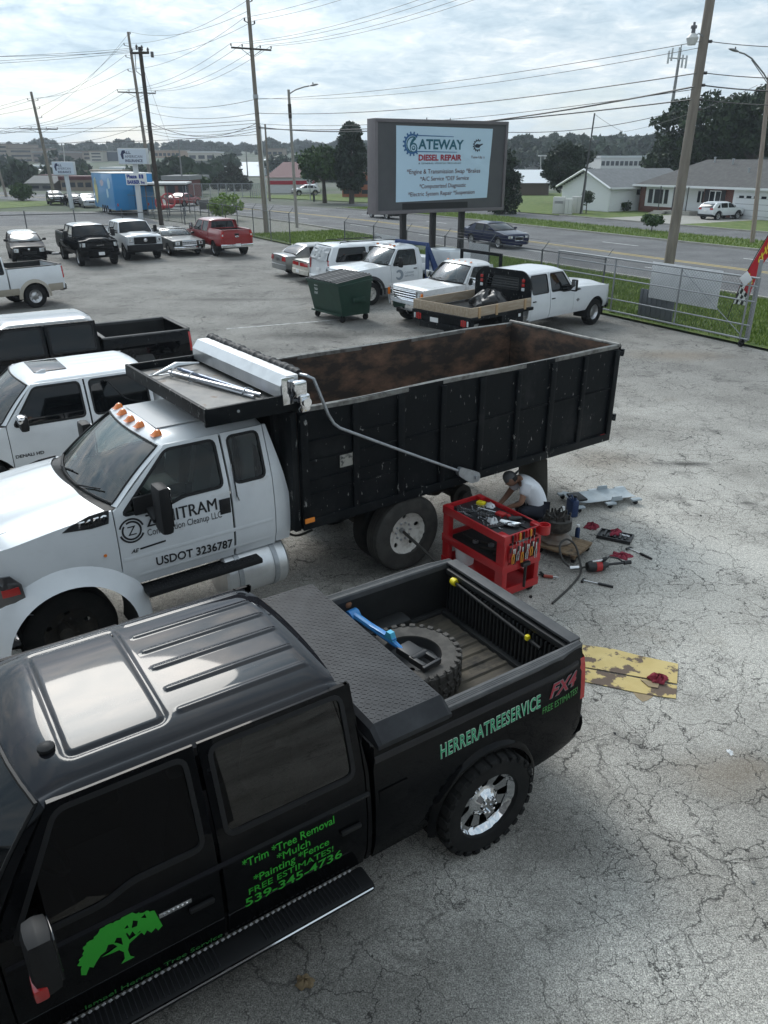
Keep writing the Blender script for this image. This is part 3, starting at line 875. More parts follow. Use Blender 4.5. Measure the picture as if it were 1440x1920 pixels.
    def hatch(s):
        """upright tail with a window, for wagons and hatchbacks"""
        def P_(u, w):
            v = lerp(-1, 1, u); z = lerp(s.zs + .06, s.zt + .0, w)
            t = max(0, (z - s.zb) / (s.zt - s.zb))
            x = .045 + .06 * v * v + (s.xr + .0 - .05) * t ** 1.5 - .02 * math.sin(math.pi * min(1, w * 2))
            return (x, v * (s.Y(max(.06, x), z) + .0), z + .0)
        s.tailP = P_
        v, f = grid(14, 12, P_); s.tail_obj = s.part('tailgate', v, [t[::-1] for t in f], s.paint, angle=50)
        wz = lambda z: (z - s.zs - .06) / (s.zt - s.zs - .06)
        v, f = grid(8, 5, lambda u, w: tuple(Vector(P_(lerp(.09, .91, u), lerp(wz(s.zb + .03), wz(s.zt - .05), w))) + Vector((-.014, 0, .004)))); s.part('rear_window', v, [t[::-1] for t in f], s.glass, s.tail_obj)
    def plate(s, x, z, m_=None, sg=-1):
        m = MB(); m.box((x, 0, z), (.012, .30, .15), .003); m.build('licence_plate', m_ or WHITE, s.root)

# ---- ground
def asphalt(name, base, light, crack=1.0, scale=1.0, stains=True):
    m = bpy.data.materials.new(name); m.use_nodes = True
    nt = m.node_tree; N, Lk = nt.nodes, nt.links; b = N['Principled BSDF']
    b.inputs['Roughness'].default_value = 0.88; b.inputs['Specular IOR Level'].default_value = 0.25
    tcn = N.new('ShaderNodeTexCoord'); vec = tcn.outputs['Object']
    def noise(sc, det=6, ro=.6, v=None):
        n = N.new('ShaderNodeTexNoise'); n.inputs['Scale'].default_value = sc; n.inputs['Detail'].default_value = det; n.inputs['Roughness'].default_value = ro
        Lk.new(v or vec, n.inputs['Vector']); return n
    def ramp(src, stops):
        r = N.new('ShaderNodeValToRGB'); e = r.color_ramp.elements
        while len(e) < len(stops): e.new(.5)
        for i, (p, c) in enumerate(stops): e[i].position = p; e[i].color = (c, c, c, 1) if isinstance(c, (int, float)) else (*c, 1)
        Lk.new(src, r.inputs[0]); return r.outputs[0]
    def mix(f, a, b_, mode='MIX'):
        x = N.new('ShaderNodeMix'); x.data_type = 'RGBA'; x.blend_type = mode
        for k, v in (('Factor', f), ('A', a), ('B', b_)):
            if isinstance(v, (int, float)): x.inputs[k].default_value = v if k == 'Factor' else (v, v, v, 1)
            elif isinstance(v, tuple): x.inputs[k].default_value = (*v, 1)
            else: Lk.new(v, x.inputs[k])
        return x.outputs['Result']
    def spot(src, am):
        q = N.new('ShaderNodeMapRange'); q.inputs['From Min'].default_value = .75; q.inputs['From Max'].default_value = 1.55; q.inputs['To Min'].default_value = am; q.inputs['To Max'].default_value = 0; Lk.new(src, q.inputs['Value']); return q.outputs[0]
    # distorted coordinates for the cracks
    nd = noise(1.3, 5, .65)
    va = N.new('ShaderNodeVectorMath'); va.operation = 'MULTIPLY_ADD'; va.inputs[1].default_value = (.75, .75, 0); Lk.new(nd.outputs['Color'], va.inputs[0]); Lk.new(vec, va.inputs[2])
    nd2 = noise(9, 4, .6)
    vb = N.new('ShaderNodeVectorMath'); vb.operation = 'MULTIPLY_ADD'; vb.inputs[1].default_value = (.07, .07, 0); Lk.new(nd2.outputs['Color'], vb.inputs[0]); Lk.new(va.outputs[0], vb.inputs[2])
    def crackl(sc, w0, w1):
        v = N.new('ShaderNodeTexVoronoi'); v.feature = 'DISTANCE_TO_EDGE'; v.inputs['Scale'].default_value = sc; Lk.new(vb.outputs[0], v.inputs['Vector'])
        return ramp(v.outputs['Distance'], [(w0, 1.0), (w1, 0.0)])
    big = crackl(.85 * scale, .002, .007); small = crackl(2.6 * scale, .003, .014)
    fine = crackl(5.5 * scale, .004, .022)
    msk = ramp(noise(.55, 4, .6).outputs[0], [(.38, 0.12), (.54, 1.0)])
    msk2 = ramp(noise(.9, 4, .6).outputs[0], [(.40, 1.0), (.56, 0.05)])
    msk3 = ramp(noise(.7, 3, .5).outputs[0], [(.46, 0.0), (.60, .8)])
    # aggregate
    ag = ramp(noise(95 , 3, .7).outputs[0], [(.34, .34), (.5, 1.0), (.66, 1.8)])
    ag2 = ramp(noise(28, 4, .7).outputs[0], [(.35, .72), (.65, 1.25)])
    tone = ramp(noise(.33, 7, .62).outputs[0], [(.36, base), (.60, light)])
    if stains:      # the older, darker paving at the back of the lot
        sx = N.new('ShaderNodeSeparateXYZ'); Lk.new(vec, sx.inputs[0])
        wv = N.new('ShaderNodeMath'); wv.operation = 'MULTIPLY_ADD'; Lk.new(noise(.16, 5, .6).outputs[0], wv.inputs[0]); wv.inputs[1].default_value = 22; Lk.new(sx.outputs[1], wv.inputs[2])
        bk = ramp(wv.outputs[0], [(0, 0), (1, 1)]); mr = N.new('ShaderNodeMapRange'); mr.inputs['From Min'].default_value = 21; mr.inputs['From Max'].default_value = 32; mr.inputs['To Max'].default_value = .62; Lk.new(wv.outputs[0], mr.inputs['Value'])
        tone = mix(mr.outputs[0], tone, (.125, .122, .117))
    col = mix(1.0, tone, ag, 'MULTIPLY'); col = mix(1.0, col, ag2, 'MULTIPLY')
    if stains:
        st = ramp(noise(1.1, 6, .6).outputs[0], [(.58, 0.0), (.72, .62)])
        col = mix(st, col, (.035, .033, .031))
        st2 = ramp(noise(.42, 5, .6).outputs[0], [(.62, 0.0), (.75, .45)])
        col = mix(st2, col, (.20, .165, .125))
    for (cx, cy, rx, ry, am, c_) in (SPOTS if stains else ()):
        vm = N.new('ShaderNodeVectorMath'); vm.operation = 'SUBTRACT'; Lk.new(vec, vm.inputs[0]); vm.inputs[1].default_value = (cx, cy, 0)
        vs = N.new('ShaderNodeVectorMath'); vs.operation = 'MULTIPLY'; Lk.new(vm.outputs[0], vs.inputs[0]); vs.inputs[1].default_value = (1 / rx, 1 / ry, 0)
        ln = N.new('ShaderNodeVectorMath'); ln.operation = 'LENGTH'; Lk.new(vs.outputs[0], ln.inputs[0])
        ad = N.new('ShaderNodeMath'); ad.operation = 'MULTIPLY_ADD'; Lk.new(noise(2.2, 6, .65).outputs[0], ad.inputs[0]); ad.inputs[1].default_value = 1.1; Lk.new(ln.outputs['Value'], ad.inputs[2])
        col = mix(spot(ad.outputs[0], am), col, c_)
    def mul(a, b_):
        x = N.new('ShaderNodeMath'); x.operation = 'MULTIPLY'
        for i, v in enumerate((a, b_)):
            if isinstance(v, (int, float)): x.inputs[i].default_value = v
            else: Lk.new(v, x.inputs[i])
        return x.outputs[0]
    ck = N.new('ShaderNodeMath'); ck.operation = 'MAXIMUM'; Lk.new(mul(big, mul(msk2, .85)), ck.inputs[0]); Lk.new(mul(small, mul(msk, .85)), ck.inputs[1])
    ck2 = N.new('ShaderNodeMath'); ck2.operation = 'MAXIMUM'; Lk.new(ck.outputs[0], ck2.inputs[0]); Lk.new(mul(fine, msk3), ck2.inputs[1])
    ckf = mul(ck2.outputs[0], crack)
    col = mix(ckf, col, (.022, .021, .02))
    Lk.new(col, b.inputs['Base Color'])
    hh = N.new('ShaderNodeMath'); hh.operation = 'MULTIPLY_ADD'; Lk.new(ckf, hh.inputs[0]); hh.inputs[1].default_value = -1.3
    agh = noise(70, 3, .7); Lk.new(agh.outputs[0], hh.inputs[2])
    bp = N.new('ShaderNodeBump'); bp.inputs['Strength'].default_value = .55; bp.inputs['Distance'].default_value = .008; Lk.new(hh.outputs[0], bp.inputs['Height']); Lk.new(bp.outputs[0], b.inputs['Normal'])
    return m
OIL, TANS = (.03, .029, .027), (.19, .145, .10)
SPOTS = ((-.1, 3.1, 2.0, 1.5, .5, OIL), (1.3, 4.6, 1.2, .8, .5, OIL), (0.2, 9.3, 1.7, .9, .75, OIL), (5.5, 13.0, .55, .16, .8, OIL), (2.5, 9.7, 1.0, .9, .55, OIL), (3.1, 5.3, .7, .4, .45, TANS), (4.0, 13.2, 1.1, .8, .4, TANS), (-2.2, 24.2, 2.6, .9, .6, OIL), (1.4, 24.5, 2.2, .8, .6, OIL), (8.2, 21.5, 1.8, .9, .5, TANS), (-6.0, 31.0, 3.5, .5, .5, OIL))  # first spot, by the pickup: oil stain with the truck's shade painted in
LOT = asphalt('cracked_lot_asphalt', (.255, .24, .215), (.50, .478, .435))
ROAD = asphalt('road_asphalt', (.115, .115, .118), (.165, .165, .166), .35, .5, False)
def flat(name, poly, z, material, h=None, **k):
    v, f = tri2d(poly, [], h or 1e3, 1e3, fill=h is not None)
    o = raw(name, [(p[0], p[1], z) for p in v], f, material, smooth=False)
    me = o.data
    return o
GRASS_M = mat('grass_ground', (.08, .13, .025), .95, var=(1.3, (.17, .20, .05), .42, .68), wear=(.5, (.16, .15, .07), .60, .15), bump=(40, .6, .04))

# ---- road frame: s runs away along the road, n across it
_RD = Vector((math.cos(R(-60.5)), math.sin(R(-60.5)))); _NN = Vector((-_RD.y, _RD.x))
def off(s): return 0.0 if s < 60 else (-2.0 * ((s - 60) / 22) ** 2 if s < 112 else -11.2 - (s - 112) * .43)
def RP(s, n, z=0.0):
    p = -_RD * s + _NN * (n + off(s)); return (p.x, p.y, z)
S_ALL = list(np.linspace(-60, 45, 22)) + list(np.linspace(48, 140, 32)) + list(np.linspace(150, 420, 20))
def ribbon(name, n0, n1, z, material, s0=-60, s1=420, kind='structure', z1=None, edge=None):
    ss = [s for s in S_ALL if s0 < s < s1]; ss = [s0] + ss + [s1]
    nf0 = n0 if callable(n0) else (lambda s: n0); nf1 = n1 if callable(n1) else (lambda s: n1)
    v = []; f = []
    for s in ss: v += [RP(s, nf0(s), z), RP(s, nf1(s), z if z1 is None else z1)]
    for i in range(len(ss) - 1): f.append((2 * i, 2 * i + 1, 2 * i + 3, 2 * i + 2))
    o = raw(name, v, f, material, smooth=False); o['kind'] = kind
    return o
CONC = mat('concrete', (.36, .345, .31), .9, var=(1.5, (.28, .265, .24), .4, .7), wear=(3, (.20, .19, .17), .62, .1), bump=(60, .2, .005))
DIRTG = mat('town_ground', (.11, .115, .09), .95, var=(.03, (.06, .085, .04), .42, .58), bump=(5, .3, .05))
YELLOWL = mat('yellow_road_paint', (.55, .40, .09), .8, wear=(4, (.2, .18, .12), .58, .1))
WHITEL = mat('white_road_paint', (.62, .62, .60), .8, wear=(4, (.25, .25, .25), .55, .1))
# terrain: flat round the lot, a low ridge far behind
def terr(x, y):
    d = math.hypot(x, y); a = math.atan2(x, y)
    t = min(1, max(0, (d - 230) / 520)); t = t * t * (3 - 2 * t)
    return -0.02 + t * (13 + 3.5 * math.sin(a * 7 + 1) + 2 * math.sin(a * 17)) - (0.0 if d < 1100 else min(8, (d - 1100) * .01))
rr_ = [0, 20, 45, 80, 120, 160, 200, 235, 270, 310, 360, 420, 490, 570, 660, 760, 900, 1100, 1400]
v = [(0, 0, -.02)]; f = []; nseg = 72
for r_ in rr_[1:]:
    for k in range(nseg):
        a = 2 * math.pi * k / nseg; x, y = r_ * math.sin(a), r_ * math.cos(a); v.append((x, y, terr(x, y)))
for k in range(nseg): f.append((0, 1 + (k + 1) % nseg, 1 + k))
for i in range(len(rr_) - 2):
    for k in range(nseg):
        a, b = 1 + i * nseg + k, 1 + i * nseg + (k + 1) % nseg
        f.append((a, b, b + nseg, a + nseg))
raw('ground', v, f, DIRTG)['kind'] = 'structure'
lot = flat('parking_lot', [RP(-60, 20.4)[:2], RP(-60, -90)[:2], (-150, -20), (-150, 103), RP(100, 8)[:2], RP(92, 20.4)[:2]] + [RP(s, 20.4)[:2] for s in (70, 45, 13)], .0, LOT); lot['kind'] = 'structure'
fl_ = flat('neighbour_lot', [(-60, 60.6), (-19.5, 70.9), RP(84, 22)[:2], RP(98, 12)[:2], (-60, 120), (-120, 108), (-120, 55)], .004, ROAD); fl_['kind'] = 'structure'
rd = ribbon('road', 28.3, 43.6, .004, ROAD)
for n_ in (35.25, 35.65): ribbon('centre_line', n_ - .07, n_ + .07, .008, YELLOWL)
for n_ in (31.9, 39.6):
    for k in range(-6, 30):
        s0 = k * 11 + 4
        ribbon('lane_dash', n_ - .07, n_ + .07, .008, WHITEL, s0, s0 + 3.2)
def kerb(name, n, s0, s1, h=.13, w=.18):
    ss = [s0] + [s for s in S_ALL if s0 < s < s1] + [s1]
    prof = [(0, 0), (0.01, h), (w, h), (w, 0)]
    v, f = grid(len(ss) - 1, 3, lambda u, q: RP(ss[round(u * (len(ss) - 1))], n + prof[round(q * 3)][0], prof[round(q * 3)][1]))
    raw(name, v, f, CONC, smooth=False)['kind'] = 'structure'
kerb('kerb_near', 28.1, 13.5, 92); kerb('kerb_far', 43.6, -40, 84); kerb('kerb_frontage', 54.9, -30, 62)
ribbon('grass_verge', 20.5, 28.12, .05, GRASS_M, 13.2, 41.5)
ribbon('grass_verge', 20.5, 28.12, .05, GRASS_M, 44.5, 57)
ribbon('gravel_verge', 20.5, 28.12, .02, mat('gravel_verge', (.22, .21, .19), .95, var=(3, (.12, .13, .08), .45, .65), bump=(60, .5, .02)), 57, 92)
ribbon('driveway_apron', 20.6, 29.2, .012, CONC, -20, 13.15)
ribbon('grass_strip', 43.78, 49.2, .05, GRASS_M, -40, 84)
ribbon('frontage_road', 49.2, 54.9, .006, ROAD, -40, 92)
ribbon('lawn', 55.08, 100, .05, GRASS_M, 57, 120); ribbon('lawn', 55.08, 100, .045, GRASS_M, -30, 48)
ribbon('driveway', 55.08, 67, .05, CONC, 48, 57)
fs = flat('far_verge', [tuple(gp(0, 391)[:2]), tuple(gp(130, 383)[:2]), tuple(gp(130, 376)[:2]), tuple(gp(0, 378)[:2]), tuple(gp(-400, 380)[:2]), tuple(gp(-400, 400)[:2])], .01, GRASS_M); fs['kind'] = 'structure'
# a worn parking line
pl_ = flat('parking_line', [(-5.1, 25.15), (-1.2, 26.9), (-1.25, 27.0), (-5.15, 25.25)], .004, mat('worn_line_paint', (.5, .5, .49), .85, wear=(5, (.25, .25, .24), .46, .12))); pl_['kind'] = 'structure'

# grass blades on the verges nearest the lot
def blades(name, region, n, hgt, seed):
    rg = np.random.default_rng(seed)
    s = rg.uniform(region[0], region[1], n); q = rg.uniform(region[2], region[3], n)
    base = np.array([RP(a, b, .05) for a, b in zip(s, q)])
    ang = rg.uniform(0, 2 * np.pi, n); h = hgt * rg.uniform(.5, 1.3, n); w = .018 * rg.uniform(.7, 1.6, n)
    d = np.stack([np.cos(ang), np.sin(ang), 0 * ang], 1); lean = np.stack([rg.normal(0, .3, n), rg.normal(0, .3, n), np.ones(n)], 1) * h[:, None]
    v = np.concatenate([base - d * w[:, None], base + d * w[:, None], base + lean], 0)
    f = np.stack([np.arange(n), np.arange(n) + n, np.arange(n) + 2 * n], 1)
    o = raw(name, v.tolist(), f.tolist(), BLADE, smooth=False)
    setp(o, 'short green grass on the verge along the fence', 'grass', None, 'stuff'); return o
def leafmat(name, c1, c2, c3=None):
    if name in _M: return _M[name]
    m = bpy.data.materials.new(name); m.use_nodes = True; nt = m.node_tree; b = nt.nodes['Principled BSDF']
    b.inputs['Roughness'].default_value = .6; b.inputs['Specular IOR Level'].default_value = .3
    g = nt.nodes.new('ShaderNodeNewGeometry'); r = nt.nodes.new('ShaderNodeValToRGB')
    r.color_ramp.elements[0].color = (*c1, 1); r.color_ramp.elements[1].color = (*c2, 1)
    nt.links.new(g.outputs['Random Per Island'], r.inputs[0]); nt.links.new(r.outputs[0], b.inputs['Base Color'])
    b.inputs['Transmission Weight'].default_value = 0
    _M[name] = m; return m
BLADE = leafmat('grass_blades', (.08, .15, .02), (.24, .31, .06))
bl = blades('grass_blades', (13.5, 41, 20.7, 28), 42000, .13, 1)
bl2 = blades('grass_blades', (44.6, 57, 20.7, 28), 9000, .14, 2); bl2['label'] = 'short green grass on the verge behind the grey sedan'
bl3 = blades('grass_blades', (25, 84, 43.9, 49.1), 16000, .16, 3); bl3['label'] = 'grass in the strip between the two roads'

# ---- trees
LEAF_OAK = leafmat('oak_leaves', (.012, .028, .008), (.035, .062, .018))
LEAF_MID = leafmat('mid_leaves', (.02, .05, .012), (.06, .11, .025))
LEAF_CON = leafmat('conifer_leaves', (.009, .022, .010), (.022, .04, .016))
LEAF_LIME = leafmat('bright_leaves', (.10, .18, .03), (.26, .36, .07))
LEAF_FAR = leafmat('far_leaves', (.016, .034, .016), (.04, .065, .03))
LEAF_BROWN = leafmat('pine_leaves', (.022, .03, .018), (.05, .055, .035))
BARK = mat('bark', (.06, .048, .038), .95, var=((6, 6, 1.5), (.10, .085, .07), .4, .7), bump=(30, .5, .02))
def leaf_mesh(name, pts, size, rg, material):
    n = len(pts)
    a = rg.normal(size=(n, 3)); a /= np.linalg.norm(a, axis=1)[:, None]
    b = np.cross(a, rg.normal(size=(n, 3))); b /= np.linalg.norm(b, axis=1)[:, None]
    s = size * rg.uniform(.6, 1.4, (n, 1))
    P = np.stack([pts - a * s, pts + b * s * .55, pts + a * s, pts - b * s * .55], 1).reshape(-1, 3)
    me = bpy.data.meshes.new(name)
    me.vertices.add(4 * n); me.vertices.foreach_set('co', P.ravel())
    me.loops.add(4 * n); me.loops.foreach_set('vertex_index', np.arange(4 * n))
    me.polygons.add(n); me.polygons.foreach_set('loop_start', np.arange(n) * 4); me.polygons.foreach_set('loop_total', np.full(n, 4))
    me.update(); me.materials.append(material); return me
def crown_pts(rg, h0, h1, rx, nclump, per, cr, shape='round'):
    out = []
    for k in range(nclump):
        if shape == 'cone':
            t = rg.uniform(0, 1) ** 1.4; z = lerp(h0, h1, t); r = rx * (1 - t) * math.sqrt(rg.uniform(.25, 1)) + .1; a = rg.uniform(0, 2 * np.pi)
            c = np.array([r * math.cos(a), r * math.sin(a), z]); q = cr * (1.15 - .7 * t)
        elif shape == 'column':
            t = rg.uniform(0, 1); z = lerp(h0, h1, t); r = rx * (math.sin(math.pi * (.18 + .80 * t)) ** .6) * math.sqrt(rg.uniform(.3, 1)); a = rg.uniform(0, 2 * np.pi)
            c = np.array([r * math.cos(a), r * math.sin(a), z]); q = cr
        else:
            d = rg.normal(size=3); d /= np.linalg.norm(d); rad = rg.uniform(.35, 1) ** .45
            c = np.array([d[0] * rx * rad, d[1] * rx * rad, (h0 + h1) / 2 + d[2] * (h1 - h0) / 2 * rad * (.9 if d[2] < 0 else 1)]); q = cr * rg.uniform(.6, 1.25)
        m = max(4, int(per * rg.uniform(.6, 1.4)))
        d = rg.normal(size=(m, 3)); d /= np.linalg.norm(d, axis=1)[:, None]
        out.append(c + d * q * (rg.uniform(.2, 1, (m, 1)) ** .5) * np.array([1, 1, .72]))
    return np.concatenate(out)
def tree(name, label, x, y, h, rx, h0, nclump=60, per=60, cr=1.2, leaf=.28, material=None, shape='round', z=0.0, trunk=.25, seed=1, group=None, limbs=6):
    rg = np.random.default_rng(seed); rnd = random.Random(seed)
    t = thing(name, label, 'tree' if h > 2.2 else 'shrub', (x, y, z), 0, group)
    P = crown_pts(rg, h0, h, rx, nclump, per, cr, shape)
    wrap('crown', leaf_mesh('crown', P, leaf, rg, material or LEAF_MID), None, t, smooth=False)
    m = MB(); lx, ly = rnd.uniform(-.2, .2), rnd.uniform(-.2, .2)
    top = h * (.9 if shape == 'cone' else .7)
    m.tube([(0, 0, -.1), (lx * .4, ly * .4, top * .35), (lx, ly, top * .7), (lx, ly, top)], trunk, 8, rs=[trunk * 1.2, trunk, trunk * .6, trunk * .15])
    for k in range(limbs):
        a = rnd.uniform(0, 6.28); zz_ = lerp(h0 * .8 + .2, top * .85, rnd.random()); l = rx * rnd.uniform(.5, .85)
        m.tube([(lx * .5, ly * .5, zz_), (l * .5 * math.cos(a), l * .5 * math.sin(a), zz_ + l * .35), (l * math.cos(a), l * math.sin(a), zz_ + l * .55)], .1, 6, rs=[trunk * .5, trunk * .3, trunk * .08])
    m.build('trunk', BARK, t)
    return t
def tree_px(name, label, px, ytop, ybase, d, wpx, **k):
    """a tree from its place in the view: px centre, top and base rows, distance"""
    top = pt(px, ytop, d); b = k.pop('base', 0.0); h = top.z - b
    rx = wpx / 2 / 1440 * d * 1.0
    return tree(name, label, top.x, d, h, rx, k.pop('h0', h * .3), z=b, **k)
tree_px('oak_tree', 'huge dark oak with sky gaps behind the brick house', 1345, 178, 330, 112, 180, nclump=105, per=130, cr=1.25, leaf=.30, material=LEAF_OAK, seed=3, h0=4.5, trunk=.5, limbs=14)
tree_px('oak_tree', 'huge dark oak at the right end of the brick house roof', 1440, 165, 330, 108, 140, nclump=80, per=120, cr=1.2, leaf=.30, material=LEAF_OAK, seed=4, h0=5, trunk=.5, limbs=12)
tree_px('oak_tree', 'dark dense tree low behind the brick house roof ridge', 1290, 265, 330, 118, 130, nclump=70, per=120, cr=1.4, leaf=.34, material=LEAF_OAK, seed=5, h0=2)
tree_px('conifer_tree', 'tall dark narrow conifer just behind the billboard', 657, 236, 380, 104, 44, nclump=120, per=80, cr=.75, leaf=.22, material=LEAF_CON, shape='column', seed=6, h0=1.6, trunk=.3)
tree_px('broadleaf_tree', 'round green tree beside the tall conifer near the orange brick building', 606, 279, 375, 106, 84, nclump=80, per=100, cr=.95, leaf=.22, material=LEAF_MID, seed=7, h0=2.6)
tree_px('juniper_tree', 'dense dark juniper between billboard and white gabled house', 950, 288, 388, 84, 46, nclump=90, per=90, cr=.7, leaf=.16, material=LEAF_CON, shape='column', seed=8, h0=.2, trunk=.15)
tree_px('conifer_tree', 'dark spreading evergreen behind the roof of the white gabled house', 1070, 268, 352, 104, 84, nclump=90, per=90, cr=.95, leaf=.2, material=LEAF_CON, seed=9, h0=1.5)
tree_px('pine_tree', 'brownish cone shaped pine before the white store roofs', 432, 308, 360, 150, 66, nclump=90, per=70, cr=.9, leaf=.26, material=LEAF_BROWN, shape='cone', seed=10, h0=.8, trunk=.2)
tree_px('young_tree', 'thin young tree with dark leaves before the white gabled house', 1103, 358, 400, 84, 20, nclump=26, per=40, cr=.35, leaf=.10, material=LEAF_OAK, seed=11, h0=.9, trunk=.05)
tree_px('shrub', 'small green bush growing in the strip between the roads', 1226, 403, 438, 62, 36, nclump=34, per=50, cr=.28, leaf=.09, material=LEAF_MID, seed=12, h0=.5, trunk=.04)
tree_px('shrub', 'bright yellow green bush behind the red pickup', 420, 366, 400, 74, 56, nclump=50, per=60, cr=.45, leaf=.13, material=LEAF_LIME, seed=13, h0=.5, trunk=.05)
tree_px('shrub', 'rounded green bush on the far grass verge', 37, 344, 380, 112, 36, nclump=40, per=60, cr=.6, leaf=.16, material=LEAF_MID, seed=14, h0=.2, trunk=.08)
tree_px('shrub', 'dark shrub beside the garage wall of the white house', 1170, 375, 397, 88, 26, nclump=24, per=50, cr=.4, leaf=.12, material=LEAF_OAK, seed=15, h0=.1, trunk=.05)
tree_px('shrub', 'green bush by the porch of the brick house', 1292, 370, 402, 84, 16, nclump=24, per=40, cr=.3, leaf=.1, material=LEAF_MID, seed=16, h0=.1, trunk=.05)
tree_px('broadleaf_tree', 'round green tree behind the low canopy roof', 360, 328, 360, 135, 44, nclump=60, per=70, cr=.9, leaf=.26, material=LEAF_MID, seed=17, h0=.6)
tree_px('broadleaf_tree', 'dark tree behind the insurance sign and the canopy', 322, 298, 345, 190, 36, nclump=60, per=70, cr=1.1, leaf=.32, material=LEAF_FAR, seed=18, h0=1)
# ---- the wooded ridge: single far trees along its near edge, the rest as one mass
far_variants = []
for k in range(5):
    rg = np.random.default_rng(40 + k)
    P = crown_pts(rg, 2.5, 15, 6.2, 46, 46, 2.3, 'round' if k < 4 else 'column')
    far_variants.append(leaf_mesh('far_crown', P, 1.0, rg, LEAF_FAR))
m = MB(); m.tube([(0, 0, -1), (0, 0, 9)], .4, 6, rs=[.5, .2]); far_trunk = m.mesh('far_trunk'); far_trunk.materials.append(BARK)
rnd = random.Random(77)
def far_tree(px, ytop, d, label, group, wf=1.0):
    top = pt(px, ytop, d); g = terr(top.x, d); h = max(5, top.z - g)
    t = thing('broadleaf_tree', label, 'tree', (top.x, d, g), rnd.uniform(0, 6.28), group)
    t.scale = (h / 15 * wf, h / 15 * wf, h / 15)
    for nm, me in (('crown', rnd.choice(far_variants)), ('trunk', far_trunk)):
        o = bpy.data.objects.new(nm, me); COL.objects.link(o); o.parent = t
sky_l = [(-40, 268), (20, 270), (60, 262), (120, 268), (160, 263), (200, 267), (240, 262), (300, 266), (350, 258), (372, 262), (420, 263), (455, 270), (500, 264), (560, 264), (600, 268), (640, 262), (700, 262), (760, 260), (900, 258), (950, 262), (985, 258), (1010, 262), (1045, 254), (1085, 252), (1120, 258), (1160, 250), (1200, 252), (1240, 250), (1280, 254), (1340, 252), (1400, 255), (1480, 255)]
px = -30
while px < 1470:
    yt = interp(sky_l, px) + rnd.uniform(-4, 7)
    d = rnd.uniform(540, 660) if px < 700 else rnd.uniform(330, 420)
    far_tree(px, yt, d, 'green broadleaf tree on the far wooded ridge', 'trees along the far ridge', rnd.uniform(.9, 1.4))
    px += rnd.uniform(9, 17) if px < 700 else rnd.uniform(14, 24)
allp = []
rg = np.random.default_rng(5)
for k in range(620):
    px = rnd.uniform(-600, 2000)
    d = rnd.uniform(500, 780) if px < 700 else rnd.uniform(280, 520)
    yt = interp(sky_l, px) + rnd.uniform(6, 30)
    top = pt(px, yt, d); g = terr(top.x, d); h = top.z - g
    if h < 3: continue
    P = crown_pts(rg, h * .1, h, rnd.uniform(5, 9), 18, 26, 2.6)
    allp.append(P + np.array([top.x, d, g]))
for k in range(34):
    px = rnd.uniform(230, 700) if k % 4 else rnd.uniform(-40, 230); d = rnd.uniform(170, 330); top = pt(px, rnd.uniform(283, 305) if d > 250 else rnd.uniform(306, 322), d); g = terr(top.x, d); h = top.z - g
    if h > 2.5: allp.append(crown_pts(rg, h * .05, h, rnd.uniform(2.5, 6), 14, 26, 1.9) + np.array([top.x, d, g]))
wd = wrap('woodland', leaf_mesh('woodland', np.concatenate(allp), 1.25, rg, LEAF_FAR), None, None, smooth=False)
setp(wd, 'far off dark green woods on the ridge and among the town', 'woods', None, 'stuff')

# ---- chain link fence and rolling gate
FENCE_S = mat('fence_steel', (.13, .135, .14), .55, metal=.5)
def chainlink(name, s0, s1, n, z0, z1, parent, r=.004, pitch=.11):
    """woven wire, each wire a thin three-sided rod"""
    m = MB(); H_ = z1 - z0; L_ = s1 - s0
    k = -H_
    def seg(a, b):
        pa, pb = Vector(RP(s0 + a[0], n, z0 + a[1])), Vector(RP(s0 + b[0], n, z0 + b[1]))
        m.tube([pa, pb], r, 3, cap=False)
    while k < L_:
        for sg in (1, -1):
            a0, b0 = max(0, k), min(L_, k + H_)
            if b0 - a0 > .02:
                za, zb_ = (a0 - k), (b0 - k)
                if sg < 0: za, zb_ = H_ - za, H_ - zb_
                seg((a0, za), (b0, zb_))
        k += pitch
    o = m.build(name, FENCE_S, parent, smooth=False); o['kind'] = 'stuff'
    return o
def fence(label, s0, s1, n, post=3.0, h=1.85, barb=True, mesh=True):
    t = thing('chain_link_fence', label, 'fence')
    k = max(1, round((s1 - s0) / post))
    for i in range(k + 1):
        s = lerp(s0, s1, i / k); m = MB(); a = Vector(RP(s, n, 0)); m.tube([a, a + Vector((0, 0, h + .05))], .032, 8)
        if barb: m.tube([a + Vector((0, 0, h)), a + Vector((.26, .15, h + .33))], .018, 6)
        m.build('post', FENCE_S, t)
    for z in (h, .15):
        m = MB(); m.tube([RP(lerp(s0, s1, i / (2 * k)), n, z) for i in range(2 * k + 1)], .022 if z > 1 else .01, 6); m.build('rail', FENCE_S, t)
    if barb:
        for j in (.33, .66, 1.0):
            m = MB(); m.tube([Vector(RP(lerp(s0, s1, i / (2 * k)), n, h)) + Vector((.26, .15, .33)) * j for i in range(2 * k + 1)], .006, 4); m.build('barbed_wire', FENCE_S, t)
    if mesh: chainlink('chain_mesh', s0, s1, n, .1, h, t, .0035 if s0 < 30 else .003, .12 if s0 < 30 else .28)
    return t
fence('grey chain link fence behind the parked white trucks', 20.6, 40.8, 20.55, 3.3)
fence('grey chain link fence beside the red pickup and the utility pole', 48.3, 84, 20.4, 3.4, 1.9)
GALVG = mat('gate_galvanised', (.30, .31, .32), .45, metal=.6)
g = thing('rolling_gate', 'galvanised sliding gate frame with small wheel at its end', 'gate')
gs0, gs1, gn = 14.35, 22.8, 20.35
for z in (.22, .62, 1.30, 1.72, 1.95):
    m = MB(); m.tube([RP(gs0, gn, z), RP(gs1, gn, z)], .03 if z in (.22, 1.95) else .022, 8); m.build('rail', GALVG, g)
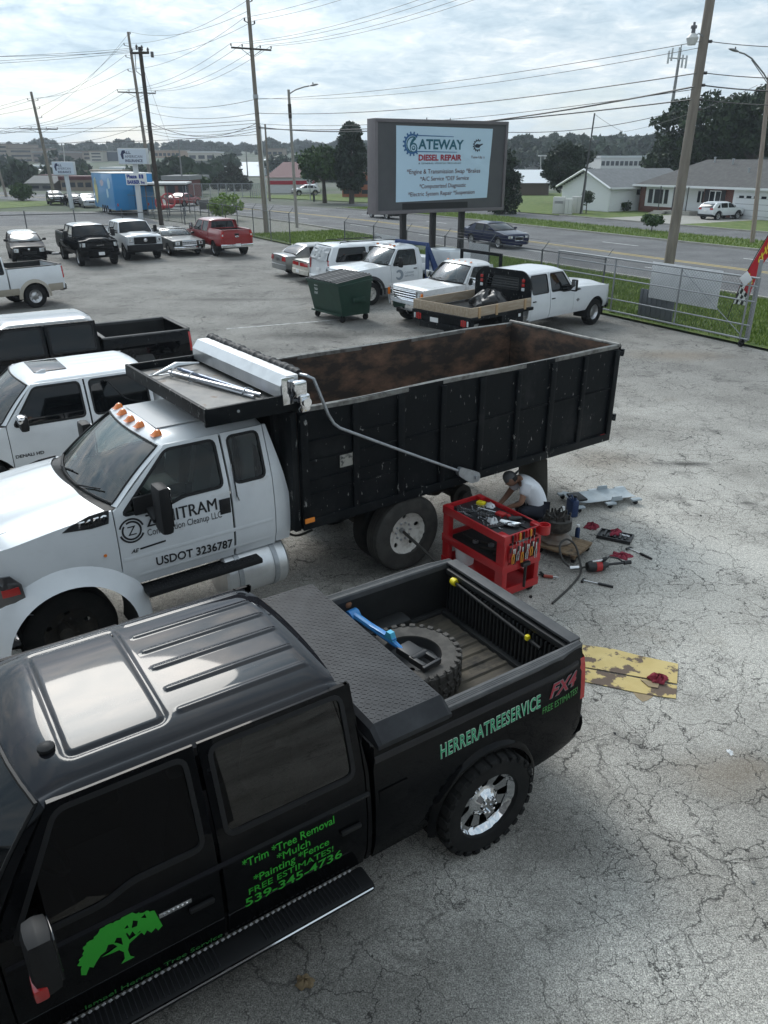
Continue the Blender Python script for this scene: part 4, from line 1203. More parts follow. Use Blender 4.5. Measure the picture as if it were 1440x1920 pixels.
for s in (gs0, gs0 + .28, 17.1, 19.9, gs1):
    m = MB(); m.tube([RP(s, gn, .2), RP(s, gn, 1.97)], .03, 8); m.build('upright', GALVG, g)
for (a, b) in (((14.6, .3), (17.1, 1.9)),):
    m = MB(); m.tube([RP(a[0], gn, a[1]), RP(b[0], gn, b[1])], .012, 6); m.build('brace', GALVG, g)
chainlink('chain_mesh', gs0, gs1, gn, .24, 1.93, g, .0035)
m = MB(); c = RP(14.5, gn - .08, .11); m.lathe([(.03, -.03), (.11, -.03), (.11, .03), (.03, .03)], 18, 'X', (0, 0, 0), close=True); w = m.build('wheel', RUBBER, g); w.location = c; w.rotation_euler = (0, 0, R(119))
m = MB(); a = Vector(RP(13.9, 20.8, 0)); m.tube([a, a + Vector((0, 0, 2.55))], .05, 10); m.build('gate_post', GALVG, g)
m = MB(); a = Vector(RP(14.7, 20.75, 0)); m.tube([a, a + Vector((0, 0, 2.4))], .055, 10); m.build('gate_post', GALVG, g)
def board(name, label, s0, s1, n, z0, z1, material, cat, th=.02, ribs=0, group=None):
    t = thing(name, label, cat, RP((s0 + s1) / 2, n, z0), R(-60.5))
    m = MB(); m.box((0, 0, (z1 - z0) / 2), (s1 - s0, th, z1 - z0), .004); m.build('panel', material, t)
    for k in range(ribs):
        m = MB(); m.box((lerp(-(s1 - s0) / 2, (s1 - s0) / 2, (k + .5) / ribs), -th, (z1 - z0) / 2), (.05, .04, z1 - z0), .012); m.build('rib', material, t)
    return t
board('sign_board', 'blank white sign board behind the rolling gate', 15.95, 18.7, 20.8, .80, 1.95, mat('white_board', (.66, .67, .68), .5, var=(2, (.55, .56, .57), .45, .7)), 'sign')
board('corrugated_board', 'grey ribbed metal panel leaning behind the rolling gate', 17.7, 19.2, 20.95, .0, 1.02, mat('grey_ribbed_metal', (.17, .185, .20), .5, metal=.5), 'panel', ribs=7)
board('sign_board', 'small white sign board on the fence behind the flatbed truck', 27.4, 28.9, 20.62, .95, 1.75, mat('white_board', (.66, .67, .68), .5), 'sign')
board('sign_board', 'white sheet on the fence behind the white sport utility vehicle', 34.5, 37.5, 20.62, .6, 1.5, mat('white_board', (.66, .67, .68), .5), 'sign')
dm = thing('diamond_sign', 'small white diamond shaped sign at the end of the rolling gate', 'sign', RP(14.75, 20.28, 1.9), R(-60.5))
m = MB(); m.box((0, 0, 0), (.30, .012, .30), .003, Matrix.Rotation(R(45), 3, 'Y')); m.build('plate', mat('white_board', (.66, .67, .68), .5), dm)
# feather flag
fl = thing('feather_flag', 'red feather flag with checkered foot and yellow writing on the verge', 'flag', gp(1358, 612))
FRED = mat('flag_red', (.46, .008, .02), .7); FYEL = mat('flag_yellow', (.8, .62, .03), .7); FBLK = mat('flag_black', (.01, .01, .01), .7); FWHT = mat('flag_white', (.72, .72, .72), .7)
Yf = gp(1358, 612).y
def fpt(px, py): return pt(px, py, Yf) - gp(1358, 612)
pole = [fpt(1358, 612), fpt(1373, 572), fpt(1395, 520), fpt(1420, 474), fpt(1447, 430), fpt(1478, 385), fpt(1512, 345)]
m = MB(); m.tube(pole, .012, 6); m.build('pole', FBLK, fl)
lft = [fpt(1374, 569), fpt(1396, 519), fpt(1421, 473), fpt(1448, 429), fpt(1479, 384)]
rgt = [fpt(1397, 573), fpt(1407, 545), fpt(1428, 500), fpt(1462, 455), fpt(1505, 412)]
def fsurf(u, w, o=0.0):
    q = u * 4; i = min(3, int(q)); t = q - i
    a = lft[i].lerp(lft[i + 1], t); b = rgt[i].lerp(rgt[i + 1], t); p = a.lerp(b, w)
    return p + Vector((0, .05 * math.sin(u * 9 + w * 3) - o, 0))
for o_ in (0.0,):
    vv, ff = grid(40, 8, lambda u, w: fsurf(u, w)); mm_ = MB(); mm_.add(vv, ff); bmesh.ops.solidify(mm_.bm, geom=mm_.bm.faces[:], thickness=.004); fc = mm_.build('cloth', FRED, fl)
for i in range(4):
    for j in range(5):
        u0, u1 = i * .055, (i + 1) * .055; w0, w1 = j / 5, (j + 1) / 5
        if i == 3 and j > 1: continue
        vv, ff = grid(2, 2, lambda u, w: fsurf(lerp(u0, u1, u), lerp(w0, w1, w), .012)); raw('check', vv, ff, FBLK if (i + j) % 2 else FWHT, fc)
def flet(s_, u0, w0, size, wid):
    v2, f2 = text2d(s_, 1.0, .03, .0)
    a = np.array(v2); a[:, 0] -= a[:, 0].min(); L_ = a[:, 0].max()
    return v2, f2, a, L_
v2, f2, a, L_ = flet('SHOCKS', 0, 0, 0, 0)
raw('lettering', [fsurf(.46 + p[0] / L_ * .50, .72 - p[1] * .62, .014) for p in a], f2, FYEL, fc, smooth=False)
v2, f2, a, L_ = flet('Quak', 0, 0, 0, 0)
raw('lettering', [fsurf(.245 + p[1] * .10 + p[0] / L_ * .02, .12 + p[0] / L_ * .72, .014) for p in a], f2, FYEL, fc, smooth=False)

# ---- billboard
BH = 29.0
bb = thing('billboard', 'grey cabinet billboard on three black posts with a pale blue diesel repair banner', 'billboard', (-.38, 33.9, 0), R(BH))
BW, BZ0, BZ1, BD = 6.55, 2.95, 6.50, .62
CABG = mat('billboard_cabinet', (.14, .125, .132), .6, var=(1, (.17, .155, .16), .4, .7)); FACEG = mat('billboard_face', (.065, .066, .072), .55, var=(.8, (.085, .086, .09), .4, .7))
m = MB(); m.box((BW / 2, BD / 2, (BZ0 + BZ1) / 2), (BW, BD, BZ1 - BZ0), .01); cab_ = m.build('cabinet', CABG, bb)
m = MB(); m.box((BW / 2, -.003, (BZ0 + BZ1) / 2), (BW - .26, .012, BZ1 - BZ0 - .26)); fcp = m.build('face_panel', FACEG, cab_)
for c, sz in (((BW / 2, -.03, BZ1 - .065), (BW, .06, .13)), ((BW / 2, -.03, BZ0 + .065), (BW, .06, .13)), ((.065, -.03, (BZ0 + BZ1) / 2), (.13, .06, BZ1 - BZ0 - .26)), ((BW - .065, -.03, (BZ0 + BZ1) / 2), (.13, .06, BZ1 - BZ0 - .26))):
    m = MB(); m.box(c, sz, .008); m.build('frame', CABG, cab_)
m = MB(); m.box((2.95, -.012, BZ0 + .28), (3.3, .016, .24)); m.build('bare_patch', BLACKV, cab_)
for x in (1.55, 3.05, 4.55):
    m = MB(); m.box((x, .34, 1.5), (.22, .22, 2.98), .01); m.build('post', mat('black_post', (.012, .011, .011), .6), bb)
for x in (2.55, 3.7):
    m = MB(); m.tube([(x, .2, BZ1), (x, .2, BZ1 + .08)], .02, 6); m.build('lifting_eye', CABG, cab_)
BX0, BX1, BB0, BB1 = .98, 5.74, 3.40, 6.26
def ban(x, z, o=0.0):
    t = (x - BX0) / (BX1 - BX0); q = (z - BB0) / (BB1 - BB0)
    zz_ = z + .10 * (1 - q) * (t - .0) * .9 - .05 * t * q
    d = .03 + .012 * math.sin(9 * t + 4 * q) * q + .02 * max(0, t - .55) * math.sin((t * 7 + q * 9)) + .015 * math.exp(-((t + q - 1.35) / .06) ** 2) + .012 * math.exp(-((q - t * 1.2 + .55) / .05) ** 2)
    return (x - .14 * (1 - q) * t, -d - o, zz_)
BANM = mat('pale_blue_banner', (.50, .66, .78), .55, bump=(2.5, .25, .06))
vv, ff = grid(50, 34, lambda u, w: ban(lerp(BX0, BX1, u), lerp(BB0, BB1, w)))
banner = raw('banner', vv, ff, BANM, bb, angle=60)
TEAL = mat('banner_teal', (.012, .11, .16), .5); TEAL2 = mat('banner_blue', (.03, .12, .28), .5); BRED = mat('banner_red', (.35, .01, .03), .5); BMAR = mat('banner_maroon', (.12, .03, .03), .5); BDRK = mat('banner_dark', (.01, .02, .04), .5)
def bl_(s_, x, z, w, h, mt, bold=.0, align='L'): letter('lettering', s_, lambda u, q: ban(x + u, z + q, .012), mt, banner, w, h, bold, align=align)
bl_('ATEWAY', 2.03, 5.42, 2.25, .36, TEAL, .03)
bl_('DIESEL REPAIR', 2.06, 4.98, 2.15, .22, BRED, .035)
bl_('& GENERAL VEHICLE MECHANIC', 2.06, 4.84, 2.15, .06, BDRK, .02)
bl_('Tune-Up`s', 4.70, 5.06, .72, .10, BMAR, .01)
bl_('*Engine & Transmission Swap *Brakes', 1.50, 4.47, 3.75, .175, BMAR, .004)
bl_('*A/C Service *DEF Service', 2.16, 4.19, 2.5, .165, BMAR, .004)
bl_('*Computerized Diagnostic', 2.13, 3.90, 2.4, .165, BMAR, .004)
bl_('*Electric System Repair *Suspension', 1.58, 3.60, 3.45, .165, BMAR, .004)
def gear(cx, cz, r0, r1, nt, mt, a0=0, a1=360, hole=.75, o=.012):
    out = []
    k0 = int(nt * a0 / 360); k1 = int(nt * a1 / 360)
    for k in range(k0, k1):
        for dt_, r in ((-.25, r0), (-.18, r1), (.18, r1), (.25, r0)):
            a = R((k + .5 + dt_) * 360 / nt); out.append((cx + r * math.cos(a), cz + r * math.sin(a)))
    full = a1 - a0 >= 360
    inner = circ(cx, cz, r0 * hole, 30, a0, a1)
    if full: vv, ff = sheet(out, [inner], lambda a, b: ban(a, b, o), .3, flip=True)
    else: vv, ff = sheet(out + inner[::-1], [], lambda a, b: ban(a, b, o), .3, flip=True)
    raw('gear_emblem', vv, ff, mt, banner, smooth=False)
gear(1.74, 5.60, .38, .46, 16, TEAL2, 45, 325, .80)
gear(1.76, 5.58, .30, .30, 20, TEAL, 70, 340, .84)
bl_('6', 1.62, 5.33, .36, .52, TEAL, .03)
for r_ in (.13, .07):
    vv, ff = sheet(circ(1.80, 5.45, r_, 20), [circ(1.80, 5.45, r_ * .7, 20)], lambda a, b: ban(a, b, .016), .2, flip=True); raw('rotor_emblem', vv, ff, BANM if r_ > .1 else TEAL, banner, smooth=False)
for z, x1 in ((5.90, 3.75), (5.30, 3.95)):
    vv, ff = sheet([(1.95, z), (x1, z - .01), (x1, z + .012), (1.95, z + .035)], [], lambda a, b: ban(a, b, .012), .3, flip=True); raw('rule', vv, ff, TEAL2, banner, smooth=False)
gear(5.02, 5.58, .21, .26, 14, BDRK, 60, 330, .82)
vv, ff = sheet([(4.9, 5.50), (5.1, 5.48), (5.16, 5.56), (5.28, 5.62), (5.26, 5.66), (5.12, 5.62), (4.95, 5.64), (4.86, 5.58)], [], lambda a, b: ban(a, b, .012), .2, flip=True); raw('oil_can_emblem', vv, ff, BDRK, banner, smooth=False)

# ---- dumpster
du = thing('dumpster', 'dark green wheeled dumpster with sloping black lids in the lot', 'dumpster', (-1.50, 27.15, 0), R(38))
DGREEN = mat('dumpster_green', (.006, .036, .022), .5, var=(3, (.012, .05, .032), .45, .75), wear=(10, (.05, .05, .045), .70, .08))
x0, x1, y0, y1 = -.66, .66, -.92, .92
body = [[(-.52, y0 * .93, .22), (.60, y0 * .93, .22), (.60, y1 * .93, .22), (-.52, y1 * .93, .22)], [(-.74, y0, 1.22), (.66, y0, 1.30), (.66, y1, 1.30), (-.74, y1, 1.22)], [(-.74, y0, 1.30), (.66, y0, 1.48), (.66, y1, 1.48), (-.74, y1, 1.30)]]
m = MB(); vv = [p for r_ in body for p in r_]
m.add(vv, [(0, 3, 2, 1)] + [(i * 4 + k, i * 4 + (k + 1) % 4, (i + 1) * 4 + (k + 1) % 4, (i + 1) * 4 + k) for i in range(2) for k in range(4)] + [(8, 9, 10, 11)]); m.build('bin', DGREEN, du, smooth=False)
m = MB()
for sg in (-1, 1):
    m.box((-.02, sg * .93, 1.26), (1.44, .05, .07), .01, Matrix.Rotation(-.10, 3, 'Y'))
    m.box((.1, sg * .95, .72), (.5, .06, .16), .02)
m.box((-.765, 0, 1.27), (.06, 1.88, .08), .012); m.box((-.62, 0, .26), (.05, 1.75, .06), .01)
m.build('rim', DGREEN, du)
for sg in (-1, 1):
    m = MB(); vv, ff = grid(6, 24, lambda u, w: (lerp(-.80, .66, u), sg * lerp(.01, .93, w), lerp(1.32, 1.50, u) + .028 * (math.sin(w * 5 * 2 * math.pi) > 0))); m.add(vv, ff); bmesh.ops.solidify(m.bm, geom=m.bm.faces[:], thickness=.015); m.build('lid', mat('dumpster_lid', (.022, .022, .024), .45), du, smooth=False)
for (x, y) in ((-.46, -.76), (-.46, .76), (.5, -.76), (.5, .76)):
    m = MB(); m.lathe([(.02, -.035), (.10, -.035), (.11, -.02), (.11, .02), (.10, .035), (.02, .035)], 18, 'Y', (x, y, .11), close=True); m.box((x, y - .06, .15), (.09, .015, .14), .004); m.box((x, y + .06, .15), (.09, .015, .14), .004); m.build('caster', RUBBER, du)
for k, (s_, w_) in enumerate((('AUTO', .2), ('TULSA', .2), ('DO NOT', .2))):
    letter('lettering', s_, lambda a, b: (-.70 + .0 - .012 - (1.14 - .16 * k - .6) * .02, .52 - a, 1.10 - .13 * k + b), WHITE, du, w_, .07, .02)

# ---- poles and wires
POLEW = mat('weathered_pole', (.17, .145, .12), .9, var=((7, 7, .8), (.27, .24, .205), .35, .7), bump=(25, .5, .02))
POLED = mat('creosote_pole', (.035, .027, .022), .85, var=((7, 7, .8), (.07, .055, .045), .4, .7), bump=(25, .5, .02))
STEELPOLE = mat('grey_steel_pole', (.20, .20, .20), .55, metal=.4, var=((5, 5, .6), (.28, .28, .275), .4, .7))
INS = mat('insulator', (.08, .07, .07), .3)
def pole_thing(name, label, base, top, r0, r1, material=None, cat='utility pole'):
    t = thing(name, label, cat, base)
    base, top = Vector(base), Vector(top)
    m = MB(); n = 8; m.tube([(top - base) * (k / n) for k in range(n + 1)], r0, 12, rs=[lerp(r0, r1, k / n) for k in range(n + 1)]); m.build('pole', material or POLEW, t)
    t['ax'] = 0
    def P_(z): return base + (top - base) * ((z - base.z) / (top.z - base.z))
    return t, P_
def crossarm(t, P_, z, half, ins=(-1, -.55, .55, 1), d=None, tilt=0.0, mt=None):
    c = P_(z) - Vector(t.location); d = d or Vector((_NN.x, _NN.y, 0))
    a, b = c - d * half + Vector((0, 0, -tilt)), c + d * half + Vector((0, 0, tilt))
    m = MB(); m.tube([a + Vector((0, -.12, 0)), b + Vector((0, -.12, 0))], .06, 4); arm = m.build('crossarm', mt or POLED, t)
    m = MB(); m.tube([c + d * half * .55 + Vector((0, -.12, 0)), c + Vector((0, -.1, -.5))], .02, 5); m.tube([c - d * half * .55 + Vector((0, -.12, 0)), c + Vector((0, -.1, -.5))], .02, 5); m.build('brace', POLED, t)
    res = []
    for i in ins:
        p = c + d * half * i + Vector((0, -.12, .08)); m = MB(); m.lathe([(.03, 0), (.06, .03), (.035, .06), (.06, .10), (.03, .15), (.001, .17)], 8, 'Z', p); m.build('insulator', INS, arm)
        res.append(p + Vector((0, 0, .17)) + Vector(t.location))
    return res
def bracket(t, P_, z, side=1, l=.35):
    c = P_(z) - Vector(t.location); d = Vector((_NN.x, _NN.y, 0)) * side
    m = MB(); p = c + d * l + Vector((0, 0, .12)); m.tube([c, p], .03, 6); m.lathe([(.03, 0), (.07, .03), (.04, .07), (.07, .12), (.03, .18), (.001, .2)], 8, 'Z', p); m.build('bracket', INS, t)
    return p + Vector((0, 0, .2)) + Vector(t.location)
WIREM = mat('power_wire', (.03, .03, .032), .5)
def wire(a, b, sag, r=.012, n=18, label=None, group='overhead lines along the road', name='overhead_line', thick=False):
    a, b = Vector(a), Vector(b)
    o = a.copy()
    m = MB(); m.tube([a.lerp(b, k / n) - o - Vector((0, 0, sag * 4 * (k / n) * (1 - k / n))) for k in range(n + 1)], r, 4)
    w = m.build(name, WIREM, None, smooth=False); w.location = o
    setp(w, label or 'thin dark overhead power line strung between the road poles', 'wire', group)
    return w
def zat(px, py, Y): return pt(px, py, Y).z
# main pole beside the lot
bM = gp(500, 437); tM = pt(462, -30, bM.y)
pM, PM = pole_thing('utility_pole', 'tall wooden utility pole with two crossarms beside the lot fence', bM, tM, .19, .12)
armM = crossarm(pM, PM, zat(478, 92, bM.y), 1.45, (-1, -.45, .45, 1))
brM = [bracket(pM, PM, zat(470, 48, bM.y), 1), bracket(pM, PM, zat(470, 44, bM.y), -1), bracket(pM, PM, zat(466, 5, bM.y), 1, .3)]
m = MB()
c = PM(zat(483, 185, bM.y)) - Vector(bM); m.lathe([(.03, 0), (.19, 0), (.19, .25), (.03, .25)], 12, 'Z', c); m.build('pole_band', GALV, pM)
m = MB(); c0 = PM(.1) - Vector(bM); c1 = PM(zat(490, 235, bM.y)) - Vector(bM); m.tube([c0 + Vector((.22, -.05, 0)), c1 + Vector((.16, -.05, 0))], .05, 6); m.build('riser_pipe', mat('pale_conduit', (.5, .5, .5), .5), pM)
# next poles along the road
b2 = gp(290, 391); t2 = pt(240, 60, b2.y); p2, P2 = pole_thing('utility_pole', 'wooden utility pole behind the dark pole, leaning a little', b2, t2, .22, .13)
arm2 = crossarm(p2, P2, zat(258, 174, b2.y), 2.0, (-1, -.4, .4, 1))
br2 = [bracket(p2, P2, zat(246, 110, b2.y), -1, .6), bracket(p2, P2, zat(248, 136, b2.y), -1, .6), bracket(p2, P2, zat(243, 88, b2.y), -1, .6), bracket(p2, P2, zat(241, 66, b2.y), 1, .2)]
b3 = gp(105, 379); t3 = pt(58, 172, b3.y); p3, P3 = pole_thing('utility_pole', 'distant leaning wooden utility pole on the far grass verge', b3, t3, .24, .15)
arm3 = crossarm(p3, P3, zat(72, 242, b3.y), 2.2, (-1, -.4, .4, 1))
br3 = [bracket(p3, P3, zat(60, 190, b3.y), s_, .6) for s_ in (1, -1)] + [bracket(p3, P3, zat(63, 205, b3.y), 1, .6), bracket(p3, P3, zat(66, 222, b3.y), 1, .6)]
# the dark pole with a transformer frame
bD = gp(303, 422); tD = pt(262, 88, bD.y); pD, PD = pole_thing('utility_pole', 'black creosoted utility pole with a cluster of insulators behind the white pickup', bD, tD, .20, .15, POLED)
cD = PD(zat(264, 100, bD.y)) - Vector(bD)
m = MB(); m.box(cD + Vector((0, -.2, 0)), (1.5, .14, .16), .02, -.15); m.build('crossarm', POLED, pD)
dIns = []
for x, z_ in ((-.6, .1), (-.2, .35), (.2, .3), (.65, .15)):
    m = MB(); p = cD + Vector((x, -.2, z_)); m.lathe([(.06, -.15), (.10, -.05), (.06, 0), (.11, .08), (.05, .2), (.001, .24)], 8, 'Z', p); m.build('insulator', INS, pD); dIns.append(p + Vector(bD))
m = MB(); m.box(cD + Vector((.95, -.2, -.1)), (.22, .2, .4), .04); m.build('cutout_switch', INS, pD)
m = MB(); m.tube([cD + Vector((-.4, -.1, 0)), cD + Vector((-.5, 0, -1.2)), cD + Vector((0, 0, -1.6))], .03, 5); m.build('jumper_wire', WIREM, pD)
# big pole at the right by the gate
bR = gp(1243, 566); tR = pt(1333, -8, bR.y); pR, PR = pole_thing('utility_pole', 'big leaning weathered utility pole with a barn lamp beside the gate', bR, tR, .20, .155)
def onR(py): return PR(zat(1293, py, bR.y))
c = onR(72) - bR
m = MB(); m.tube([c + Vector((-.1, -.12, .05)), c + Vector((-.28, -.2, .12)), c + Vector((-.42, -.22, .05))], .02, 6); bl_arm = m.build('lamp_arm', GALV, pR)
m = MB(); m.lathe([(.07, .20), (.06, .36), (.10, .36), (.10, .44), (.04, .46), (.04, .54), (.001, .55)], 14, 'Z', c + Vector((-.48, -.22, -.10))); m.build('lamp_head', mat('lamp_grey', (.12, .12, .13), .5), bl_arm)
m = MB(); m.lathe([(.13, -.12), (.20, .08), (.18, .12), (.08, .22)], 18, 'Z', c + Vector((-.48, -.22, -.10))); m.build('lamp_shade', mat('lamp_lens', (.62, .62, .60), .35), bl_arm)
for py in (78, 137, 160, 187, 205):
    q = onR(py) - bR; m = MB(); m.lathe([(.05, -.06), (.05, .06)], 8, 'X', q + Vector((.2, -.05, 0))); m.build('wire_clamp', INS, pR)
# spans main pole -> right pole, and on beyond
far_top = Vector(RP(-13, 25.5, 13.2))
for k, a in enumerate(armM): wire(a, Vector(RP(23, 25.2 + (k - 1.5) * .7, 13.2)), .9, .011)
for k, a in enumerate(brM): wire(a, Vector(RP(23, 25.2 + (k - 1) * .5, 14.6 + .5 * k)), .8, .011)
for py_m, py_r, r_, sg in ((186, 78, .012, .35), (184, 90, .010, .55), (212, 138, .018, .45), (238, 163, .028, .75), (241, 187, .022, .40), (232, 168, .012, .5)):
    wire(PM(zat(490, py_m, bM.y)), onR(py_r) + Vector((-.12, -.1, 0)), sg, r_, 24, 'dark cable running from the fence pole to the gate pole', 'cables from the fence pole to the gate pole')
for py, yr, r_ in ((78, 76, .012), (137, 136, .014), (160, 163, .02), (187, 188, .014)):
    wire(onR(py) + Vector((.12, -.08, 0)), pt(1700, yr + (4 if py < 100 else 2), bR.y - 6), .15, r_, 10, 'dark cable running from the gate pole past the street lamp', 'cables beyond the gate pole')
# spans main -> second -> third pole and beyond
for a, b in zip(armM, arm2): wire(a, b, .8, .014)
for a, b in zip(brM + [PM(zat(466, 20, bM.y))], br2): wire(a, b, .8, .014)
for py_m, z2 in ((186, 190), (212, 205), (236, 232), (240, 240), (245, 246)): wire(PM(zat(490, py_m, bM.y)), P2(zat(270, z2, b2.y)), .6, .018)
for a, b in zip(arm2, arm3): wire(a, b, .7, .016)
for a, b in zip(br2, br3): wire(a, b, .7, .016)
for z2, z3 in ((200, 262), (235, 268)): wire(P2(zat(265, z2, b2.y)), P3(zat(76, z3, b3.y)), .6, .018)
for k, a in enumerate(arm3 + br3[:3]): wire(a, pt(-260, 262 - 6 * k, 190), 1.2, .018)
# lines crossing the street towards the left from the dark pole
for k, (p, yl) in enumerate(zip(dIns, (101, 108, 124, 128))): wire(p, pt(-300, yl, 60), .25, .012, 14, 'thin line running left from the black pole', 'lines running left from the black pole')
for yl, ym, r_ in ((231, 225, .012), (238, 231, .012), (258, 252, .012)): wire(pt(-200, yl, 78), PM(zat(490, ym, bM.y)), .5, .016, 20, 'dark cable crossing the neighbour lot to the fence pole', 'cables crossing the neighbour lot')
wire(PD(zat(268, 120, bD.y)), gp(357, 377), .0, .012, 6, 'taut guy wire slanting down from the black pole', None, 'guy_wire')
wire(PD(zat(285, 228, bD.y)), PM(zat(490, 230, bM.y)), 1.0, .02, 16, 'drooping cable between the black pole and the fence pole', None)
# street lamp posts
def street_lamp(label, base, top, arm_pts, head, material, r0=.11, r1=.07, sleeve=None):
    t, P_ = pole_thing('street_lamp', label, base, top, r0, r1, material, 'street lamp')
    b = Vector(base); m = MB(); m.tube([Vector(p) - b for p in arm_pts], .045, 8); m.build('lamp_arm', STEELPOLE, t)
    h = Vector(head) - b; d = (Vector(arm_pts[-1]) - Vector(arm_pts[-2])).normalized()
    vv, ff = grid(10, 10, lambda u, w: (lambda x, a: tuple(h + d * x + Vector((0, .16 * math.sin(math.pi * u) ** .7 * math.cos(a), (.10 if math.sin(a) > 0 else .06) * math.sin(math.pi * u) ** .7 * math.sin(a)))))(lerp(-.1, .65, u), w * 2 * math.pi))
    hd = raw('lamp_head', vv, ff, STEELPOLE, t)
    m = MB(); m.lathe([(.04, 0), (.05, .06), (.03, .12), (.001, .13)], 8, 'Z', h + d * .2 + Vector((0, 0, .08))); m.build('photo_cell', INS, hd)
    if sleeve:
        m = MB(); a, b_ = P_(sleeve[0]) - b, P_(sleeve[1]) - b; m.tube([a, b_], r1 * 1.35, 10); m.build('pole_sleeve', POLED, t)
    return t
bS = gp(557, 427); YS = bS.y
street_lamp('grey street lamp post near the fence and the side street', bS, pt(541, 168, YS), [pt(542, 176, YS), pt(555, 168, YS), pt(570, 163, YS), pt(580, 161, YS)], pt(582, 161, YS), mat('weathered_lamp_post', (.25, .235, .21), .8, var=((6, 6, .8), (.33, .31, .28), .4, .7)), .13, .10, (zat(544, 222, YS), zat(542, 195, YS)))
bS = gp(1410, 457); YS = bS.y
slr = street_lamp('wooden street lamp post with curved arm beside the frontage road', bS, pt(1452, 60, YS), [pt(1448, 165, YS), pt(1432, 138, YS), pt(1410, 110, YS), pt(1396, 101, YS), pt(1386, 98, YS)], pt(1384, 97, YS), mat('pale_lamp_post', (.28, .22, .18), .85, var=((7, 7, .7), (.36, .31, .27), .4, .7)), .15, .11)
m = MB(); m.tube([pt(1409, 112, YS) - bS, pt(1450, 172, YS) - bS], .025, 6); m.build('arm_stay', STEELPOLE, slr)
# lesser poles
for (px0, py0, px1, py1, r, lab) in ((570, 345, 497, 232, .13, None),):
    pass
def slim(label, px_b, py_b, px_t, py_t, r, material=None, name='utility_pole', cat='utility pole', d=None):
    b = gp(px_b, py_b) if d is None else Vector((pt(px_b, py_b, d).x, d, terr(pt(px_b, py_b, d).x, d)))
    t, P_ = pole_thing(name, label, b, pt(px_t, py_t, b.y), r, r * .7, material, cat); return t, P_
slim('wooden pole beyond the road behind the fence pole', 506, 377, 497, 233, .16)
slim('grey thin utility pole at the far fence behind the canopy', 345, 371, 334, 262, .13, STEELPOLE)
slim('slim grey pole among the far stores', 466, 352, 461, 278, .14, STEELPOLE)
slim('leaning wooden pole at the far left edge of the town', 12, 369, -6, 305, .2)
slim('thin white light mast before the beige medical building', 124, 345, 119, 275, .14, mat('pale_mast', (.5, .49, .46), .6), 'light_mast', 'mast')
tp, PP_ = slim('dark slim leaning pole beside the white utility cabinets', 1088, 402, 1115, 212, .10, mat('dark_riser', (.05, .05, .052), .5))
b_ = Vector(tp.location); m = MB(); m.tube([PP_(.2) - b_ + Vector((.12, -.05, 0)), PP_(zat(1098, 330, b_.y)) - b_ + Vector((.10, -.05, 0))], .05, 6); m.build('riser_pipe', STEELPOLE, tp)
wire(PP_(zat(1115, 214, b_.y)), pt(1168, 247, 118), .1, .02, 6, 'thin cable running down from the dark leaning pole', None)
wire(pt(948, 248, 60), pt(1300, 200, 62), .5, .02, 12, 'thin pale cable crossing behind the billboard', None)
wire(pt(1170, 247, 110), pt(1420, 160, 80), .5, .02, 12, 'thin cable rising from the far trees towards the street lamp', None)
# cell mast
bC = pt(1243, 305, 150); bC.z = 0
tC, PC = pole_thing('cell_mast', 'tall slim grey antenna mast behind the brick house', bC, pt(1276, 92, 150), .42, .2, STEELPOLE, 'antenna mast')
c = PC(zat(1272, 110, 150)) - bC
m = MB(); m.tube([c + Vector((-1.9, 0, .1)), c + Vector((1.3, 0, 0))], .09, 6); m.tube([c, c + Vector((.1, 0, 2.0))], .08, 6); m.build('antenna_frame', STEELPOLE, tC)
for x, z_ in ((-1.9, .2), (-1.35, .6), (-.2, .7), (.55, -.4), (1.2, -.5)):
    m = MB(); m.box(c + Vector((x, -.2, z_)), (.3, .2, 1.9), .03); m.build('antenna_panel', mat('antenna_white', (.55, .56, .57), .5), tC)
# pipe rail fence behind the back row
pf = thing('pipe_fence', 'low rusty pipe rail fence behind the back row of vehicles', 'fence')
pa, pb = gp(-60, 405, 1.05), gp(352, 396, 1.05)
m = MB(); m.tube([pa, pb], .04, 6); m.build('rail', FENCE_S, pf)
for t_ in (.06, .24, .46, .68, .98):
    q = pa.lerp(pb, t_); m = MB(); m.tube([(q.x, q.y, 0), (q.x, q.y, 1.35)], .05, 8); m.build('post', FENCE_S, pf)

# ---- houses across the road
SIDING = mat('white_siding', (.80, .81, .82), .6); TRIMW = mat('white_trim', (.76, .77, .78), .5)
SHINGLE = mat('grey_shingle', (.085, .082, .08), .9, var=(2.5, (.13, .127, .122), .4, .7), wear=(30, (.05, .05, .05), .5, .2), bump=(20, .4, .02))
SHINGLE2 = mat('pale_grey_shingle', (.16, .165, .17), .9, var=(2.5, (.21, .215, .22), .4, .7), bump=(20, .4, .02))
BRICK = bpy.data.materials.new('red_brick'); BRICK.use_nodes = True
_nt = BRICK.node_tree; _b = _nt.nodes.new('ShaderNodeTexBrick'); _tc = _nt.nodes.new('ShaderNodeTexCoord'); _mp = _nt.nodes.new('ShaderNodeMapping')
_mp.inputs['Rotation'].default_value = (R(90), 0, 0); _nt.links.new(_tc.outputs['Object'], _mp.inputs[0]); _nt.links.new(_mp.outputs[0], _b.inputs['Vector'])
_b.inputs['Scale'].default_value = 4.2; _b.inputs['Color1'].default_value = (.15, .045, .03, 1); _b.inputs['Color2'].default_value = (.09, .03, .022, 1); _b.inputs['Mortar'].default_value = (.2, .16, .14, 1); _b.inputs['Mortar Size'].default_value = .012
_nt.links.new(_b.outputs[0], _nt.nodes['Principled BSDF'].inputs['Base Color']); _nt.nodes['Principled BSDF'].inputs['Roughness'].default_value = .9
HR = R(-60.5)
